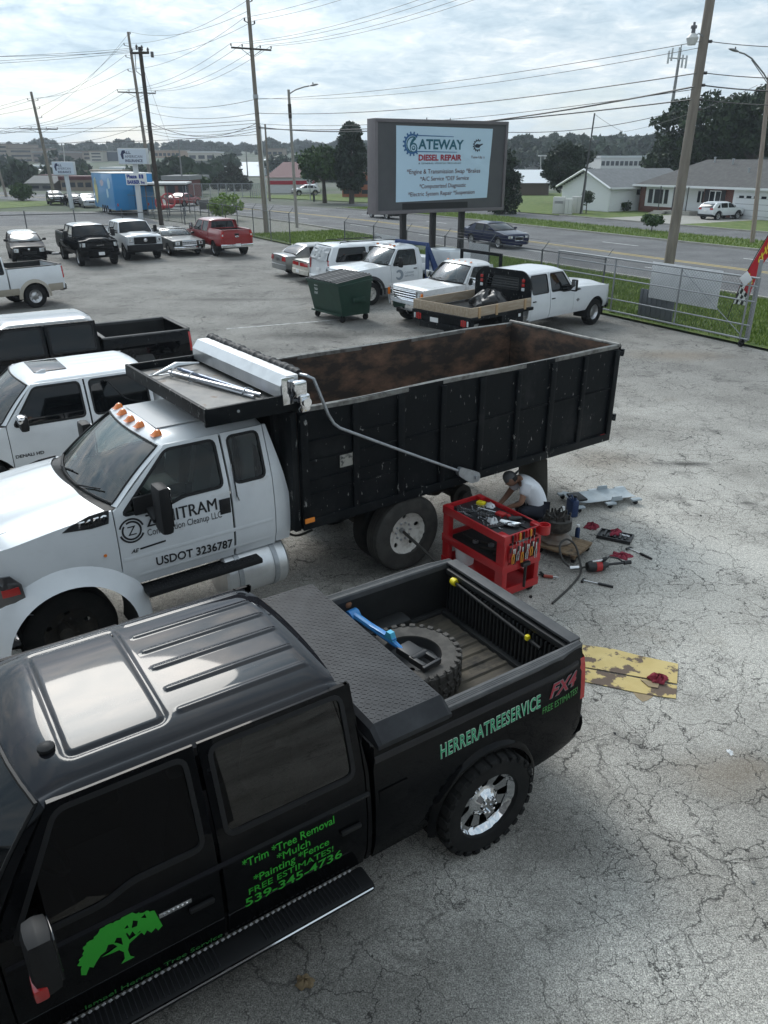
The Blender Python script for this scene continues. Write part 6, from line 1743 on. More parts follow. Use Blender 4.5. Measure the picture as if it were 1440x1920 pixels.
bt.strip('bed_moulding', [(x, 1.30) for x in np.linspace(.1, 2.08, 12)], .05, BLACK_ROOF, .008)
for x in bt.xw:
    for sg in (1, -1):
        make_wheel(bt.root, x, sg * (1.085 - .15), sg, .44, .30, 'truck8', seg=56)
        v, f = grid(24, 3, lambda u, w: (x - math.cos(R(-8 + 196 * u)) * (.495 + .05 * w), sg * (bt.Y(x, .9) + .035 * math.sin(math.pi * (1 - w) * .5) - .004), .44 + math.sin(R(-8 + 196 * u)) * (.495 + .05 * w)))
        if sg > 0: f = [t[::-1] for t in f]
        bt.part('wheel_arch_lip', v, f, BLACK_PAINT)
# tall towing mirrors
for sg in (1, -1):
    m = MB(); x, y = 4.24, .97
    m.box((x + .02, sg * (y + .22), 1.30), (.15, .22, .40), .07)
    m.box((x + .02, sg * (y + .03), 1.27), (.07, .22, .07), .02)
    o = m.build('side_mirror', PLASTIC, bt.root)
    m = MB(); m.box((x - .048, sg * (y + .22), 1.31), (.012, .17, .30), .004); m.build('mirror_glass', DARKGLASS, o)
    m = MB(); m.box((x + .065, sg * (y + .27), 1.16), (.075, .13, .09), .02); m.build('mirror_indicator', REDLENS, o)
bt.interior((2.75, 3.6))
m = MB(); m.lathe([(.001, .0), (.05, .0), (.048, .018), (.03, .03), (.001, .034)], 16, 'Z', (3.97, .44, 1.955)); m.build('roof_antenna', PLASTIC, bt.root)
# running boards with tread strips and a bright edge
for sg in (1, -1):
    m = MB(); m.box((3.40, sg * 1.035, .345), (2.42, .20, .07), .03); sb = m.build('running_board', PLASTIC, bt.root)
    m = MB(); m.tube([(2.22, sg * 1.137, .365), (4.58, sg * 1.137, .365)], .010, 6); m.build('bright_edge', CHROME, sb)
    for k0, k1 in ((0, 23), (32, 70)):
        m = MB()
        for k in range(k0, k1): m.box((2.3 + k * .0325, sg * 1.03, .383), (.010, .15, .010), .003, None, 1)
        m.build('tread_pad', STEP_RUB, sb)
    m = MB()
    for k in range(58):
        m.box((2.3 + k * .04, sg * .955, .40), (.022, .008, .02), .002, Matrix.Rotation(.5, 3, 'Y'), 1)
    m.build('rope_light', mat('rope_light_plastic', (.5, .5, .5), .3), sb)
# small fittings: door edge buttons, badge
m = MB()
for k in range(6): m.box((3.46 + .028 * k, bt.Y(3.5, .93) + .006, .93), (.016, .006, .016), .003, None, 1)
m.box((3.53, bt.Y(3.5, .93) + .001, .93), (.2, .006, .035), .004)
m.build('keypad', CHROME, bt.root)
m = MB()
m.box((1.95, bt.Y(1.95, .98) + .001, .95), (.24, .006, .20), .05); m.build('fuel_door', BLACK_PAINT, bt.bedside[0])

def bts(x0, z0, slope=0.0, off=.004):
    """writing on the driver's side: reads from the front towards the tail"""
    return lambda u, v: (x0 - u, bt.Y(x0 - u, z0 + v) + off, z0 + v + slope * u)
dr_rear, dr_front = bt.door_objs[0][0], bt.door_objs[1][0]
for nm, s_, x0, z0, w, h, b in (('lettering', '*Trim *Tree Removal', 3.09, .975, .66, .064, .012), ('lettering', '*Mulch', 2.86, .895, .24, .062, .012), ('lettering', '*Painting *Fence', 3.03, .815, .55, .062, .012),
                                ('lettering', 'FREE ESTIMATES!', 3.07, .735, .62, .052, .010), ('lettering', '539-345-4736', 3.10, .635, .72, .075, .016)):
    letter(nm, s_, bts(x0, z0), GREEN_V, dr_rear, w, h, b, nud=(0, .0012, 0))
letter('lettering', 'Ismael Herrera Tree Service', bts(4.12, .435), LIMESTRIPE, dr_front, .86, .055, .008)
for b, m_, o in ((.035, OUTL_V, .005), (.006, MINT_V, .0075)):
    letter('lettering', 'HERRERATREESERVICE', bts(1.54, 1.075, .03, o), m_, bt.bedside[0], .98, .115, b, space=1.12)
letter('lettering', 'FREE ESTIMATES!', bts(.53, 1.02, .05), LIMESTRIPE, bt.bedside[0], .41, .06, .006)
for b, m_, o in ((.05, GREY_V, .004), (.015, RED_V, .0055)):
    letter('badge', 'FX4', bts(.46, 1.135, .02, o), m_, bt.bedside[0], .33, .11, b, .35)
# the leafy tree decal on the front door: crown with gaps, branches, trunk
_rng = random.Random(5)
crown = []
for k in range(90):
    t = 180 + 4 - 188 * k / 89 if k < 70 else None
    if t is None: break
    rr = 1.0 + .04 * math.sin(k * .4) + .05 * abs(math.sin(k * .62)) + .014 * _rng.uniform(-1, 1)
    crown.append((.235 * rr * math.cos(R(t)), .07 + .185 * rr * math.sin(R(t))))
low = [(.23, .05), (.20, .03), (.19, .06), (.16, .04), (.14, .075), (.12, .05), (.10, .10), (.075, .08), (.06, .125), (.04, .10), (.03, .135), (.0, .115), (-.03, .135), (-.05, .10), (-.08, .115), (-.10, .075), (-.13, .065), (-.16, .03), (-.18, .0), (-.20, .02), (-.225, -.03), (-.25, -.01), (-.245, .04)]
crown = [p for p in crown if p[1] > .04] + low
gaps = [[(.06, .15), (.09, .145), (.10, .18), (.075, .20)], [(.12, .19), (.15, .17), (.145, .205)], [(.02, .17), (.045, .165), (.04, .19)]]
trunk = [(-.035, -.085), (.045, -.085), (.022, -.055), (.016, .0), (.03, .045), (.10, .08), (.155, .09), (.10, .092), (.035, .075), (.02, .14), (-.005, .14), (-.005, .06), (-.035, .10), (-.06, .115), (-.035, .07), (-.09, .055), (-.13, .05), (-.08, .04), (-.03, .035), (-.008, .0), (-.01, -.055)]
for nm, pl, cu, o in (('tree_decal', crown, gaps, .004), ('tree_decal', trunk, [], .0055)):
    v, f = sheet(pl, cu, lambda a, b: (3.85 - a, bt.Y(3.85, .80 + b) + o, .80 + b), .05, flip=False)
    raw(nm, v, f, GREEN_V, dr_front, smooth=False)

# ---- what lies in its bed
def place_in(o, loc, head, x, y, z, rz=0.0):
    a = R(head); c, s_ = math.cos(a), math.sin(a)
    o.location = (loc[0] + c * x - s_ * y, loc[1] + s_ * x + c * y, z); o.rotation_euler[2] = a + rz
tb = thing('tool_box', 'black tread plate tool box lying across the pickup bed behind the cab', 'tool box')
place_in(tb, BT_LOC, BT_H, 1.79, .02, 1.437)
def _lid(u, w):
    pts = [(-.30, -.02), (-.30, .10), (-.26, .155), (.26, .155), (.30, .10), (.30, -.02)]
    return pts
m = MB(); m.box((0, 0, -.17), (.52, 1.62, .33), .015); m.box((0, 0, .01), (.60, 1.99, .03), .008); m.build('box', CHECKER, tb)
m = MB()
pr_ = [(-.31, .02), (-.31, .115), (-.28, .15), (.28, .15), (.31, .115), (.31, .02)]
ys = [-1.0, -.96, .90, 1.0]; ins = [(.03, .035), (0, 0), (0, 0), (.0, .0)]
rings = []
for y, (i1, i2), zc_ in ((-1.0, (0, 0), 0.6), (-.97, (0, 0), 1.0), (.90, (0, 0), 1.0), (1.01, (0, 0), .25)):
    rings.append([(px * .99, y, .02 + (pz - .02) * zc_) for px, pz in pr_])
vv = [p for r_ in rings for p in r_]; n_ = len(pr_)
ff = [(i * n_ + k, i * n_ + k + 1, (i + 1) * n_ + k + 1, (i + 1) * n_ + k) for i in range(3) for k in range(n_ - 1)] + [tuple(range(n_)), tuple(3 * n_ + k for k in reversed(range(n_)))]
m.add(vv, ff)
lid = m.build('lid', CHECKER, tb, angle=25)
m = MB()
for i in range(17):
    for j in range(54):
        x = -.26 + i * .0325; y = -.95 + j * .0345
        a = .78 if (i + j) % 2 else -.78
        m.box((x, y, .1505), (.024, .006, .004), 0, a)
m.build('tread_pattern', CHECKER, lid, smooth=False)
m = MB(); m.box((.2, .86, .02), (.06, .02, .06), .006); m.box((-.315, .5, .03), (.02, .1, .05), .006); m.build('latch', GALV, tb)

CHASSIS0 = mat('dark_rim', (.02, .02, .021), .6)
sp = thing('spare_tyre', 'muddy spare tyre lying flat in the pickup bed', 'tyre')
place_in(sp, BT_LOC, BT_H, 1.02, -.10, .90)
h_, rw_, rim_ = .135, .42, .25
m = MB()
m.lathe([(rim_ * .97, h_ * .55), (rim_ * 1.03, h_ * 1.9), (rw_ * .84, h_ * 2.03), (rw_ * .93, h_ * 1.97), (rw_ * .985, h_ * 1.8), (rw_, h_ * 1.5), (rw_, h_ * .5), (rw_ * .985, h_ * .2), (rw_ * .9, .01), (rim_, .02)], 64, 'Z', close=True)
nb = 30
for k in range(nb):
    for row in (.26, 1.74):
        a = 2 * math.pi * (k + (.5 if row > 1 else 0)) / nb; mm = Matrix.Rotation(a, 3, 'Z'); ph = 2 * math.pi * rw_ / nb
        m.box(mm @ Vector((rw_ * 1.004, 0, row * h_)), (rw_ * .05, ph * .6, h_ * .5), .005, mm, 1)
        m.box(mm @ Vector((rw_ * .955, 0, h_ + (row - 1) * h_ * 1.36)), (rw_ * .11, ph * (.6 if k % 2 else .4), h_ * .12), .004, mm, 1)
        m.box(mm @ Vector((rw_ * 1.004, 0, h_ * (.78 if row < 1 else 1.22))), (rw_ * .05, ph * .5, h_ * .34), .005, mm @ Matrix.Rotation(.4, 3, 'X'), 1)
m.build('tyre', DUSTY_RUBBER, sp)
m = MB(); m.lathe([(.03, .08), (.16, .08), (.20, .14), (rim_ * .98, .17), (rim_ * 1.02, .24), (rim_ * .99, .25), (rim_ * .92, .12), (.15, .05), (.03, .05)], 40, 'Z', close=True); m.build('rim', CHASSIS0, sp)
BLUEP = mat('blue_jack_paint', (0.03, 0.20, 0.55), 0.4, coat=.3, var=(20, (0.05, 0.25, 0.5), .4, .7))
BLUEP_LIGHT = mat('light_blue_jack_paint', (0.07, 0.42, 0.62), 0.4)
fj = thing('floor_jack', 'blue and black trolley jack resting across the spare tyre', 'jack')
place_in(fj, BT_LOC, BT_H, 1.16, -.40, 1.17, 1.72)
m = MB(); m.tube([(-.36, 0, .10), (.15, 0, .07), (.30, 0, .045)], .03, 8, rs=[.034, .03, .02]); m.box((-.05, 0, .10), (.5, .05, .02), .008); m.build('lifting_arm', BLUEP, fj)
m = MB(); m.lathe([(.001, -.05), (.06, -.05), (.06, .05), (.001, .05)], 18, 'Y', (-.36, 0, .08)); m.lathe([(.001, -.06), (.03, -.06), (.03, .06), (.001, .06)], 14, 'Y', (-.36, 0, .08)); m.build('wheel', BLUEP, fj)
m = MB(); m.lathe([(.001, 0), (.04, 0), (.045, .03), (.035, .05), (.001, .05)], 14, 'Z', (-.46, .02, .13)); m.build('saddle', mat('rusty_cap', (.22, .10, .05), .7), fj)
m = MB(); m.prism([(-.05, 0), (.06, 0), (.03, .07), (-.02, .07)], lambda a, b: (a + .14, -.025, b + .085), lambda a, b: (a + .14, .025, b + .085)); m.build('handle_socket', BLUEP_LIGHT, fj)
m = MB(); m.box((.34, .05, .03), (.20, .16, .07), .02); m.box((.50, -.02, .03), (.18, .04, .06), .01); m.box((.50, .12, .03), (.18, .04, .06), .01); m.box((.6, .05, .03), (.03, .2, .05), .008); m.lathe([(.022, -.08), (.03, -.08), (.03, .08), (.022, .08)], 12, 'Y', (.45, .05, .04), close=True); m.build('carriage', mat('jack_steel', (.035, .035, .037), .45, metal=.4), fj)
cb = thing('cargo_bar', 'black cargo bar with yellow ends hung along the tailgate liner', 'cargo bar')
place_in(cb, BT_LOC, BT_H, .15, 0, 1.30)
m = MB(); m.tube([(0, -.60, .02), (0, .55, -.06)], .016, 8); m.build('bar', PLASTIC, cb)
m = MB(); m.lathe([(.001, -.05), (.034, -.05), (.04, -.02), (.034, .01), (.001, .01)], 12, 'Y', (.0, -.61, .025)); m.build('grip', YELLOWP, cb)
m = MB(); m.box((.01, .40, -.03), (.04, .04, .05), .012); m.build('clip', YELLOWP, cb)

# ---- the white and black dump truck
DT_LOC, DT_H = (2.725, 12.23, 0), 216.0
RUSTY = mat('rusty_box_inside', (0.028, 0.021, 0.017), 0.8, var=((2.2, 2.2, 4.5), (0.17, 0.095, 0.06), .43, .68), wear=(7, (.22, .19, .17), .735, .03), bump=(30, .25, .01))
WORNEDGE = mat('worn_steel_edge', (0.20, 0.20, 0.19), 0.5, metal=.4, var=(9, (.09, .085, .08), .45, .65))
CHASSIS = mat('chassis_grime', (0.018, 0.016, 0.014), 0.85, var=(6, (.05, .04, .03), .45, .75))
dt = Vehicle('dump_truck', 'white extended cab dump truck with a black steel box and tarp arm', 'dump truck', DT_LOC, DT_H,
             L=8.80, hw=1.02, zs=0.88, zb=1.73, zt=2.30, zr=2.385, xr=5.60, xh=6.92, xc=7.62, zc=1.80, zn=1.66, xw=(3.8, 8.05), rw=0.51, tw=0.27, ra=0.66,
             doors=((5.66, 6.175), (6.19, 7.47)), beltdip=0.05, rear='chassis', paint=mat('work_truck_white', (.70, .72, .74), .3, coat=.5, var=(3, (.63, .65, .67), .45, .75), wear=((2, 2, 5), (.50, .48, .45), .60, .22)), glass=GLASS, h=0.07, seg=44, tum=.27, hoodcrown=.10)
dt.shell()
dt.roof(24, 20); dt.windshield(WSGLASS, 14); dt.hood(16, .74, .05)
dt.front(1.0, grille=(.55, 1.12, 1.52, 3, 0, CHROME, CHROME), lights=(.62, .90, 1.08, 1.42), bumper=(.56, .92, .16, CHROME))
dt.cab_back(5.47, .95)
corner = dt.side('cab_corner', [(5.47, .90), (5.655, .90), (5.655, 2.30), (5.62, 2.30), (5.54, 1.9), (5.47, 1.5)], [])
dt.interior((6.30,), True)
m = MB(); m.box((6.6, 0, 1.02), (1.9, 1.85, .12), .02); m.build('cab_floor', UNDER, dt.root)
dt.strip('body_crease', [(x, 1.22) for x in np.linspace(5.7, 7.44, 10)], .05, WHITE_PAINT, .008); dt.strip('sill_crease', [(x, .99) for x in np.linspace(5.7, 7.3, 10)], .05, WHITE_PAINT, .008)
# flared front arches
for sg in (1, -1):
    def fl(u, w):
        a = R(-14 + 208 * u); r = .64 + .20 * w
        y = dt.Y(min(8.75, 8.05 - math.cos(a) * r), .51 + math.sin(a) * r) if True else 0
        return (8.05 - math.cos(a) * r, sg * (min(1.0, dt.Y(8.05, 1.2)) + .16 * (1 - w) ** 1.3 * (1 if w < .999 else 0) - .03 * (w > .99)), .51 + math.sin(a) * r)
    v, f = grid(30, 6, fl)
    if sg > 0: f = [t[::-1] for t in f]
    o = dt.part('fender_flare', v, f, WHITE_PAINT, angle=50)
    v, f = grid(30, 1, lambda u, w: (8.05 - math.cos(R(-14 + 208 * u)) * .64, sg * lerp(1.16, .60, w), .51 + math.sin(R(-14 + 208 * u)) * .64))
    dt.part('wheel_well', v, f, UNDER)
    m = MB(); m.lathe([(.001, 0), (.018, 0), (.016, .008), (.001, .01)], 10, 'Y', (7.62, sg * 1.03, 1.34)); m.build('side_marker', AMBER, o)
for (x, y) in ((6.80, -.62), (6.86, -.30), (6.875, 0), (6.86, .26), (6.80, .60)):
    m = MB()
    v, f = grid(8, 6, lambda u, w: (x + .075 * (u - .5) * 1.4, y + .052 * math.cos(math.pi * w), dt.roofz(.96, y / .84) + .006 + .062 * math.sin(math.pi * w) * (math.sin(math.pi * min(1, .25 + u * .9)) ** .8)))
    m.add(v, f); m.build('cab_marker_lamp', AMBER, dt.root)
m = MB(); m.box((6.35, 0, 2.387), (.8, 1.0, .006), .002)
m.build('roof_patch', mat('roof_grey_film', (.50, .51, .52), .55), dt.root)
m = MB(); m.box((6.27, dt.Y(6.27, 1.53) + .004, 1.53), (.13, .008, .18), .004); m.build('handle_recess', BLACKV, dt.door_objs[1][0])
m = MB(); m.tube([(6.10, dt.Y(6.1, 1.98) + .006, 1.98), (6.13, dt.Y(6.1, 1.9) + .03, 1.93), (6.13, dt.Y(6.1, 1.6) + .03, 1.62), (6.10, dt.Y(6.1, 1.55) + .006, 1.56)], .011, 6); m.build('grab_bar', CHROME, dt.root)
for sg in (1, -1):
    m = MB(); x, y = 7.05, 1.0
    m.box((x, sg * (y + .26), 1.80), (.13, .24, .52), .05)
    m.box((x + .05, sg * (y + .06), 1.70), (.08, .30, .06), .02, Matrix.Rotation(-.35 * sg, 3, 'X'))
    m.box((x + .10, sg * (y - .0), 1.78), (.22, .04, .20), .015)
    o = m.build('side_mirror', PLASTIC, dt.root)
    m = MB(); m.box((x - .067, sg * (y + .26), 1.82), (.006, .20, .42), .002); m.build('mirror_glass', CHROME, o)
HLENS = mat('smoked_lens', (.10, .10, .105), .08, coat=1, metal=.5)
for a_, mt in (([(8.42, 1.06), (8.70, 1.06), (8.70, 1.40), (8.52, 1.40), (8.44, 1.3)], HLENS), ([(8.46, 1.20), (8.62, 1.18), (8.62, 1.26), (8.47, 1.28)], REDLENS)):
    dt.side('headlight_lens', a_, [], mt, .05 if mt == HLENS else .056, .02)
# black side vent badge with raised figures
ven = [(7.50, 1.80), (7.53, 1.665), (7.70, 1.655), (7.98, 1.685), (7.90, 1.73), (7.70, 1.785)]
dt.side('side_vent', ven, [], BLACKV, .006, .01)
def dts(x0, z0, slope=0.0, off=.004): return lambda u, v: (x0 - u, dt.Y(x0 - u, z0 + v) + off, z0 + v + slope * u)
fdoor = dt.door_objs[1][0]
letter('badge', 'F650', dts(7.82, 1.69, .06, .012), CHROME, dt.root, .29, .06, .03)
letter('badge', 'SUPER DUTY', dts(7.76, 1.668, .06, .012), CHROME, dt.root, .2, .018, .02)
letter('lettering', 'ZENITRAM', dts(7.155, 1.525, -.012), BLACKV, fdoor, .79, .135, .026, nud=(0, .0012, 0))
letter('lettering', 'Construction Cleanup LLC', dts(7.16, 1.425, -.012), BLACKV, fdoor, .84, .075, .002)
letter('lettering', 'USDOT 3236787', dts(7.11, 1.055, -.045), BLACKV, fdoor, .89, .10, .022)
letter('lettering', 'AE', dts(7.36, 1.28, -.01), BLACKV, fdoor, .09, .04, .03, .4)
v, f = sheet([(7.26, 1.295), (6.98, 1.31), (6.98, 1.33), (7.26, 1.315)], [], lambda a, b: (a, dt.Y(a, b) + .004, b), .1, flip=True); raw('stripe', v, f, BLACKV, fdoor)
# round emblem: two arcs round a Z
for (r0, r1, a0, a1) in ((.115, .135, 20, 165), (.085, .105, 60, 400), (.115, .135, 205, 345)):
    o_ = circ(7.315, 1.53, r1, 30, a0, a1) + circ(7.315, 1.53, r0, 30, a0, a1)[::-1]
    v, f = sheet(o_, [], lambda a, b: (a, dt.Y(a, b) + .004, b), .06, flip=True); raw('emblem', v, f, BLACKV, fdoor, smooth=False)
letter('emblem', 'Z', dts(7.36, 1.48, 0), BLACKV, fdoor, .09, .10, .0)
# steps, tank, battery box under the cab
m = MB(); m.box((6.60, 1.02, .80), (1.35, .26, .06), .015); stp = m.build('cab_step', PLASTIC, dt.root)
m = MB()
for i in range(30):
    for j in range(5): m.box((6.02 + i * .04, .92 + j * .045, .832), (.022, .008, .006), 0, .78 if (i + j) % 2 else -.78)
m.build('tread_pattern', CHECKER, stp, smooth=False)
m = MB(); m.lathe([(.001, -.40), (.27, -.40), (.30, -.37), (.30, .37), (.27, .40), (.001, .40)], 28, 'X', (5.95, .80, .60)); tnk = m.build('fuel_tank', ALU, dt.root)
for x in (5.72, 6.18):
    m = MB(); m.lathe([(.303, -.03), (.31, -.03), (.31, .03), (.303, .03)], 28, 'X', (x, .80, .60), close=True); m.build('tank_strap', GALV, tnk)
m = MB()
for sg in (1, -1): m.box((4.3, sg * .43, .86), (8.4, .08, .25), .01)
for x in (.4, 1.4, 3.0, 5.2, 6.8): m.box((x, 0, .86), (.1, .82, .16), .01)
m.tube([(3.8, -.9, .51), (3.8, .9, .51)], .09, 10); m.lathe([(.001, -.22), (.2, -.15), (.24, 0), (.2, .15), (.001, .22)], 14, 'X', (3.8, 0, .51))
m.tube([(2.45, -.85, .56), (2.45, .62, .56)], .085, 10); m.lathe([(.001, -.2), (.18, -.13), (.22, 0), (.18, .13), (.001, .2)], 14, 'X', (2.45, 0, .56))
m.tube([(8.1, -.9, .51), (8.1, .9, .51)], .07, 10); m.tube([(3.8, 0, .6), (6.9, 0, .8)], .06, 8)
for sg in (1, -1):
    m.box((3.8, sg * .52, .72), (1.3, .08, .10), .01); m.box((2.45, sg * .52, .78), (1.2, .08, .10), .01)
    m.lathe([(.001, -.02), (.17, -.02), (.17, .06), (.10, .07), (.10, .16), (.001, .16)], 18, 'Y', (2.45, .62 if sg > 0 else -.9, .56))
m.box((5.1, .35, .95), (.5, .5, .4), .05)
for k in range(7): m.box((1.7 + k * .18, .62 + .05 * (k % 3), .98 - .03 * (k % 2)), (.14, .10, .12), .02)
m.build('chassis', CHASSIS, dt.root)
# wheels: rear pair each side, front singles
for sg in (1, -1):
    make_wheel(dt.root, 3.8, sg * 1.02, sg, .52, .26, 'steel10', rubber=mat('grey_worn_tyre', (.024, .023, .021), .85, var=(6, (.05, .047, .042), .4, .7), bump=(70, .2, .004)), seg=56)
    make_wheel(dt.root, 3.8, sg * .70, sg, .52, .26, 'plain', seg=40)
    w = make_wheel(dt.root, 8.05, sg * .76, sg, .49, .27, 'steel10', seg=48); [c.data.materials.__setitem__(0, CHASSIS) for c in w.children if c.name.startswith(('rim', 'lug'))]  # front rims recoloured dark to stand for the shade inside the arches
# rear mud flap, curved at the bottom
for sg in (1, -1):
    v, f = grid(8, 10, lambda u, w: (1.22 + .05 * math.sin(3 * u) - .10 * w * w, sg * lerp(.56, 1.14 + .03 * math.sin(math.pi * w), u), lerp(1.0, .12 + .05 * (1 - math.sin(math.pi * min(1, u + .15))), w)))
    m = MB(); m.add(v, f); bmesh.ops.solidify(m.bm, geom=m.bm.faces[:], thickness=.012)
    m.build('mud_flap', mat('mud_flap_rubber', (.055, .052, .042), .8, var=(3, (.085, .08, .065), .4, .7)), dt.root)
# ---- the dump box
X0, X1, YW, Z0, Z1 = -.12, 5.38, 1.145, 1.12, 2.50
for sg in (1, -1):
    m = MB(); m.box(((X0 + X1) / 2, sg * (YW - .02), (Z0 + Z1) / 2), (X1 - X0, .008, Z1 - Z0))
    bs = m.build('box_side_outer', BLACK_METAL, dt.root)
    m = MB(); m.box(((X0 + X1) / 2, sg * (YW - .075), (Z0 + Z1) / 2 + .03), (X1 - X0 - .1, .006, Z1 - Z0 - .08)); m.build('box_side_inner', RUSTY, bs)
    m = MB()
    xs = [X0 + .05, .62, 1.28, 1.95, 2.62, 3.28, 3.95, 4.62, X1 - .06]
    for i, x in enumerate(xs):
        m = MB(); m.box((x, sg * (YW + .004), (Z0 + Z1) / 2 - .02), (.10 if i % 2 == 0 else .085, .05, Z1 - Z0 - .08), .012); m.build('side_stake', BLACK_METAL, bs)
    for i in range(len(xs) - 1):
        for z in ((1.86,) if i < 6 else (1.45, 1.62, 1.86, 2.10)):
            m = MB(); m.box(((xs[i] + xs[i + 1]) / 2, sg * (YW - .008), z), (xs[i + 1] - xs[i] - .1, .03, .02), .006); m.build('side_seam', BLACK_METAL, bs)
    m = MB(); m.box(((X0 + X1) / 2, sg * (YW - .03), Z0 - .03), (X1 - X0, .12, .12), .012); m.build('bottom_rail', BLACK_METAL, bs)
    # dented worn top edge
    rr = random.Random(3)
    pts = [(x, sg * (YW - .045 + .008 * math.sin(x * 3.1)), Z1 + .008 * math.sin(x * 2.3 + sg)) for x in np.linspace(X0, X1, 24)]
    v, f = grid(23, 4, lambda u, w: (lambda p, q: (p[0], p[1] + q[0], p[2] + q[1]))(pts[round(u * 23)], ((-.034, -.05), (-.034, .0), (0, .010), (.034, .0), (.034, -.05))[round(w * 4)]))
    dt.part('top_rail', v, f, WORNEDGE, bs)
m = MB(); m.box((X0 + .0, 0, (Z0 + Z1) / 2), (.06, 2 * YW - .06, Z1 - Z0 - .02), .006); tgt = m.build('box_tailgate', RUSTY, dt.root)
m = MB(); m.box((X0 - .035, 0, (Z0 + Z1) / 2), (.008, 2 * YW, Z1 - Z0)); m.build('tailgate_outer', BLACK_METAL, tgt)
m = MB(); m.tube([(X0, -YW, Z1 + .004), (X0, -.3, Z1 + .012), (X0, .25, Z1), (X0, YW, Z1 + .004)], .03, 8); m.build('tailgate_top', WORNEDGE, tgt)
for z in (Z1 - .12, Z0 + .25):
    m = MB(); m.box((X0 - .08, YW - .04, z), (.08, .09, .05), .012); m.lathe([(.001, -.05), (.03, -.05), (.03, .05), (.001, .05)], 10, 'Z', (X0 - .11, YW - .02, z)); m.build('tailgate_hinge', BLACK_METAL, tgt)
m = MB(); m.box((X0 + .16, YW + .012, Z0 + .0), (.10, .012, .07), .004); m.build('rear_reflector', REDLENS, dt.root)
m = MB(); m.box((5.30, YW + .034, Z0 + .03), (.13, .016, .06), .006); m.build('side_marker_lamp', mat('orange_lens', (.85, .25, .02), .2, coat=.5), dt.root)
m = MB(); m.box((4.72, YW + .0, 1.78), (.24, .012, .16), .0); m.build('placard', mat('dirty_placard', (.30, .29, .26), .6, wear=(14, (.05, .05, .05), .5, .1)), dt.root)
m = MB(); m.box((X1 - .03, 0, (Z0 + Z1) / 2), (.06, 2 * YW - .1, Z1 - Z0)); m.build('box_front', RUSTY, dt.root)
m = MB(); m.box((X1 + .05, 0, 1.75), (.08, 2 * YW - .02, 1.45), .01)
for y in (-.8, -.3, .3, .8): m.box((X1 + .11, y, 1.75), (.06, .1, 1.4), .01)
m.box((5.25, .0, 1.02), (.3, 2.0, .1), .01)
m.build('front_bulkhead', BLACK_METAL, dt.root)
m = MB(); m.box(((X0 + X1) / 2, 0, Z0 + .05), (X1 - X0 - .1, 2 * YW - .15, .03)); m.build('box_floor', RUSTY, dt.root)
# cab protector: a shallow tray over the cab
PT = mat('protector_plate', (.10, .10, .098), .45, metal=.3, var=(2.2, (.19, .18, .165), .4, .7), wear=(5, (.10, .055, .03), .60, .08), bump=(6, .3, .02))
m = MB(); m.box((5.92, 0, 2.60), (1.06, 2.30, .03)); prt = m.build('cab_protector', PT, dt.root)
m = MB()
m.box((6.45, 0, 2.635), (.04, 2.36, .15), .006); m.box((5.92, 1.165, 2.61), (1.1, .04, .19), .006); m.box((5.92, -1.165, 2.635), (1.1, .04, .14), .006); m.box((5.40, 0, 2.58), (.08, 2.3, .2), .006)
for y in (-.7, 0, .7): m.box((5.9, y, 2.56), (1.05, .06, .05), .006)
m.build('protector_edge', BLACK_METAL, prt)
m = MB()
for x in (5.42, 6.1):
    m.lathe([(.001, -.006), (.016, -.006), (.016, .008), (.001, .008)], 8, 'Y', (x, 1.187, 2.63))
m.build('protector_bolts', GALV, prt)
# tarp housing, rolled tarp, gear motor and arms
m = MB()
hp = [(5.36, 2.66), (5.58, 2.66), (5.58, 2.80), (5.50, 2.90), (5.36, 2.90)]
m.prism(hp, lambda a, b: (a, -1.16, b), lambda a, b: (a, 1.16, b)); m.build('tarp_housing', ALU, dt.root, angle=20)
m = MB()
pts, rs = [], []
for k in range(60):
    y = lerp(-1.22, 1.08, k / 59); pts.append((5.30, y, 2.88)); rs.append(.058 + .010 * math.sin(k * 1.9) + .006 * math.sin(k * .63))
m.tube(pts, .06, 12, rs=rs); tr = m.build('rolled_tarp', mat('black_tarp', (.014, .014, .016), .6), dt.root)
m = MB(); m.tube([(5.30, -1.30, 2.88), (5.30, -1.2, 2.88)], .024, 8); m.build('roller_end', GALV, tr)
for sg in (1,):
    m = MB(); m.box((5.50, 1.185, 2.745), (.15, .012, .30), .004); m.box((5.40, 1.24, 2.77), (.16, .10, .18), .03); m.box((5.36, 1.26, 2.61), (.13, .09, .20), .03); m.lathe([(.001, 0), (.05, 0), (.05, .05), (.001, .05)], 14, 'Y', (5.36, 1.30, 2.63)); m.build('gear_motor', CHROME, dt.root)
for sg in (1, -1):
    m = MB(); yy = sg * 1.255
    m.tube([(5.30, sg * 1.1, 2.88), (5.28, sg * 1.22, 2.885), (5.22, yy, 2.85), (5.05, yy, 2.42), (4.98, yy, 2.30), (4.90, yy, 2.23), (4.0, yy, 1.76), (2.95, yy, 1.22)], .018, 8)
    arm = m.build('tarp_arm', GALV, dt.root)
    m = MB(); m.prism(rpoly([(2.70, 1.06), (2.86, 1.06), (3.10, 1.24), (3.06, 1.34), (2.84, 1.24), (2.70, 1.18)], .05, 4), lambda a, b: (a, sg * 1.225, b), lambda a, b: (a, sg * 1.285, b)); m.lathe([(.001, 0), (.03, 0), (.03, .02), (.001, .02)], 10, 'Y', (2.77, sg * 1.285 if sg > 0 else -1.305, 1.13)); m.build('arm_pivot', GALV, arm)
# light hose hanging from the box
m = MB(); m.tube(smooth([(5.42, .7, 1.2), (5.45, .75, .95), (5.3, .8, .8), (5.0, .7, .75)]), .016, 6); m.build('air_hose', CHASSIS, dt.root)
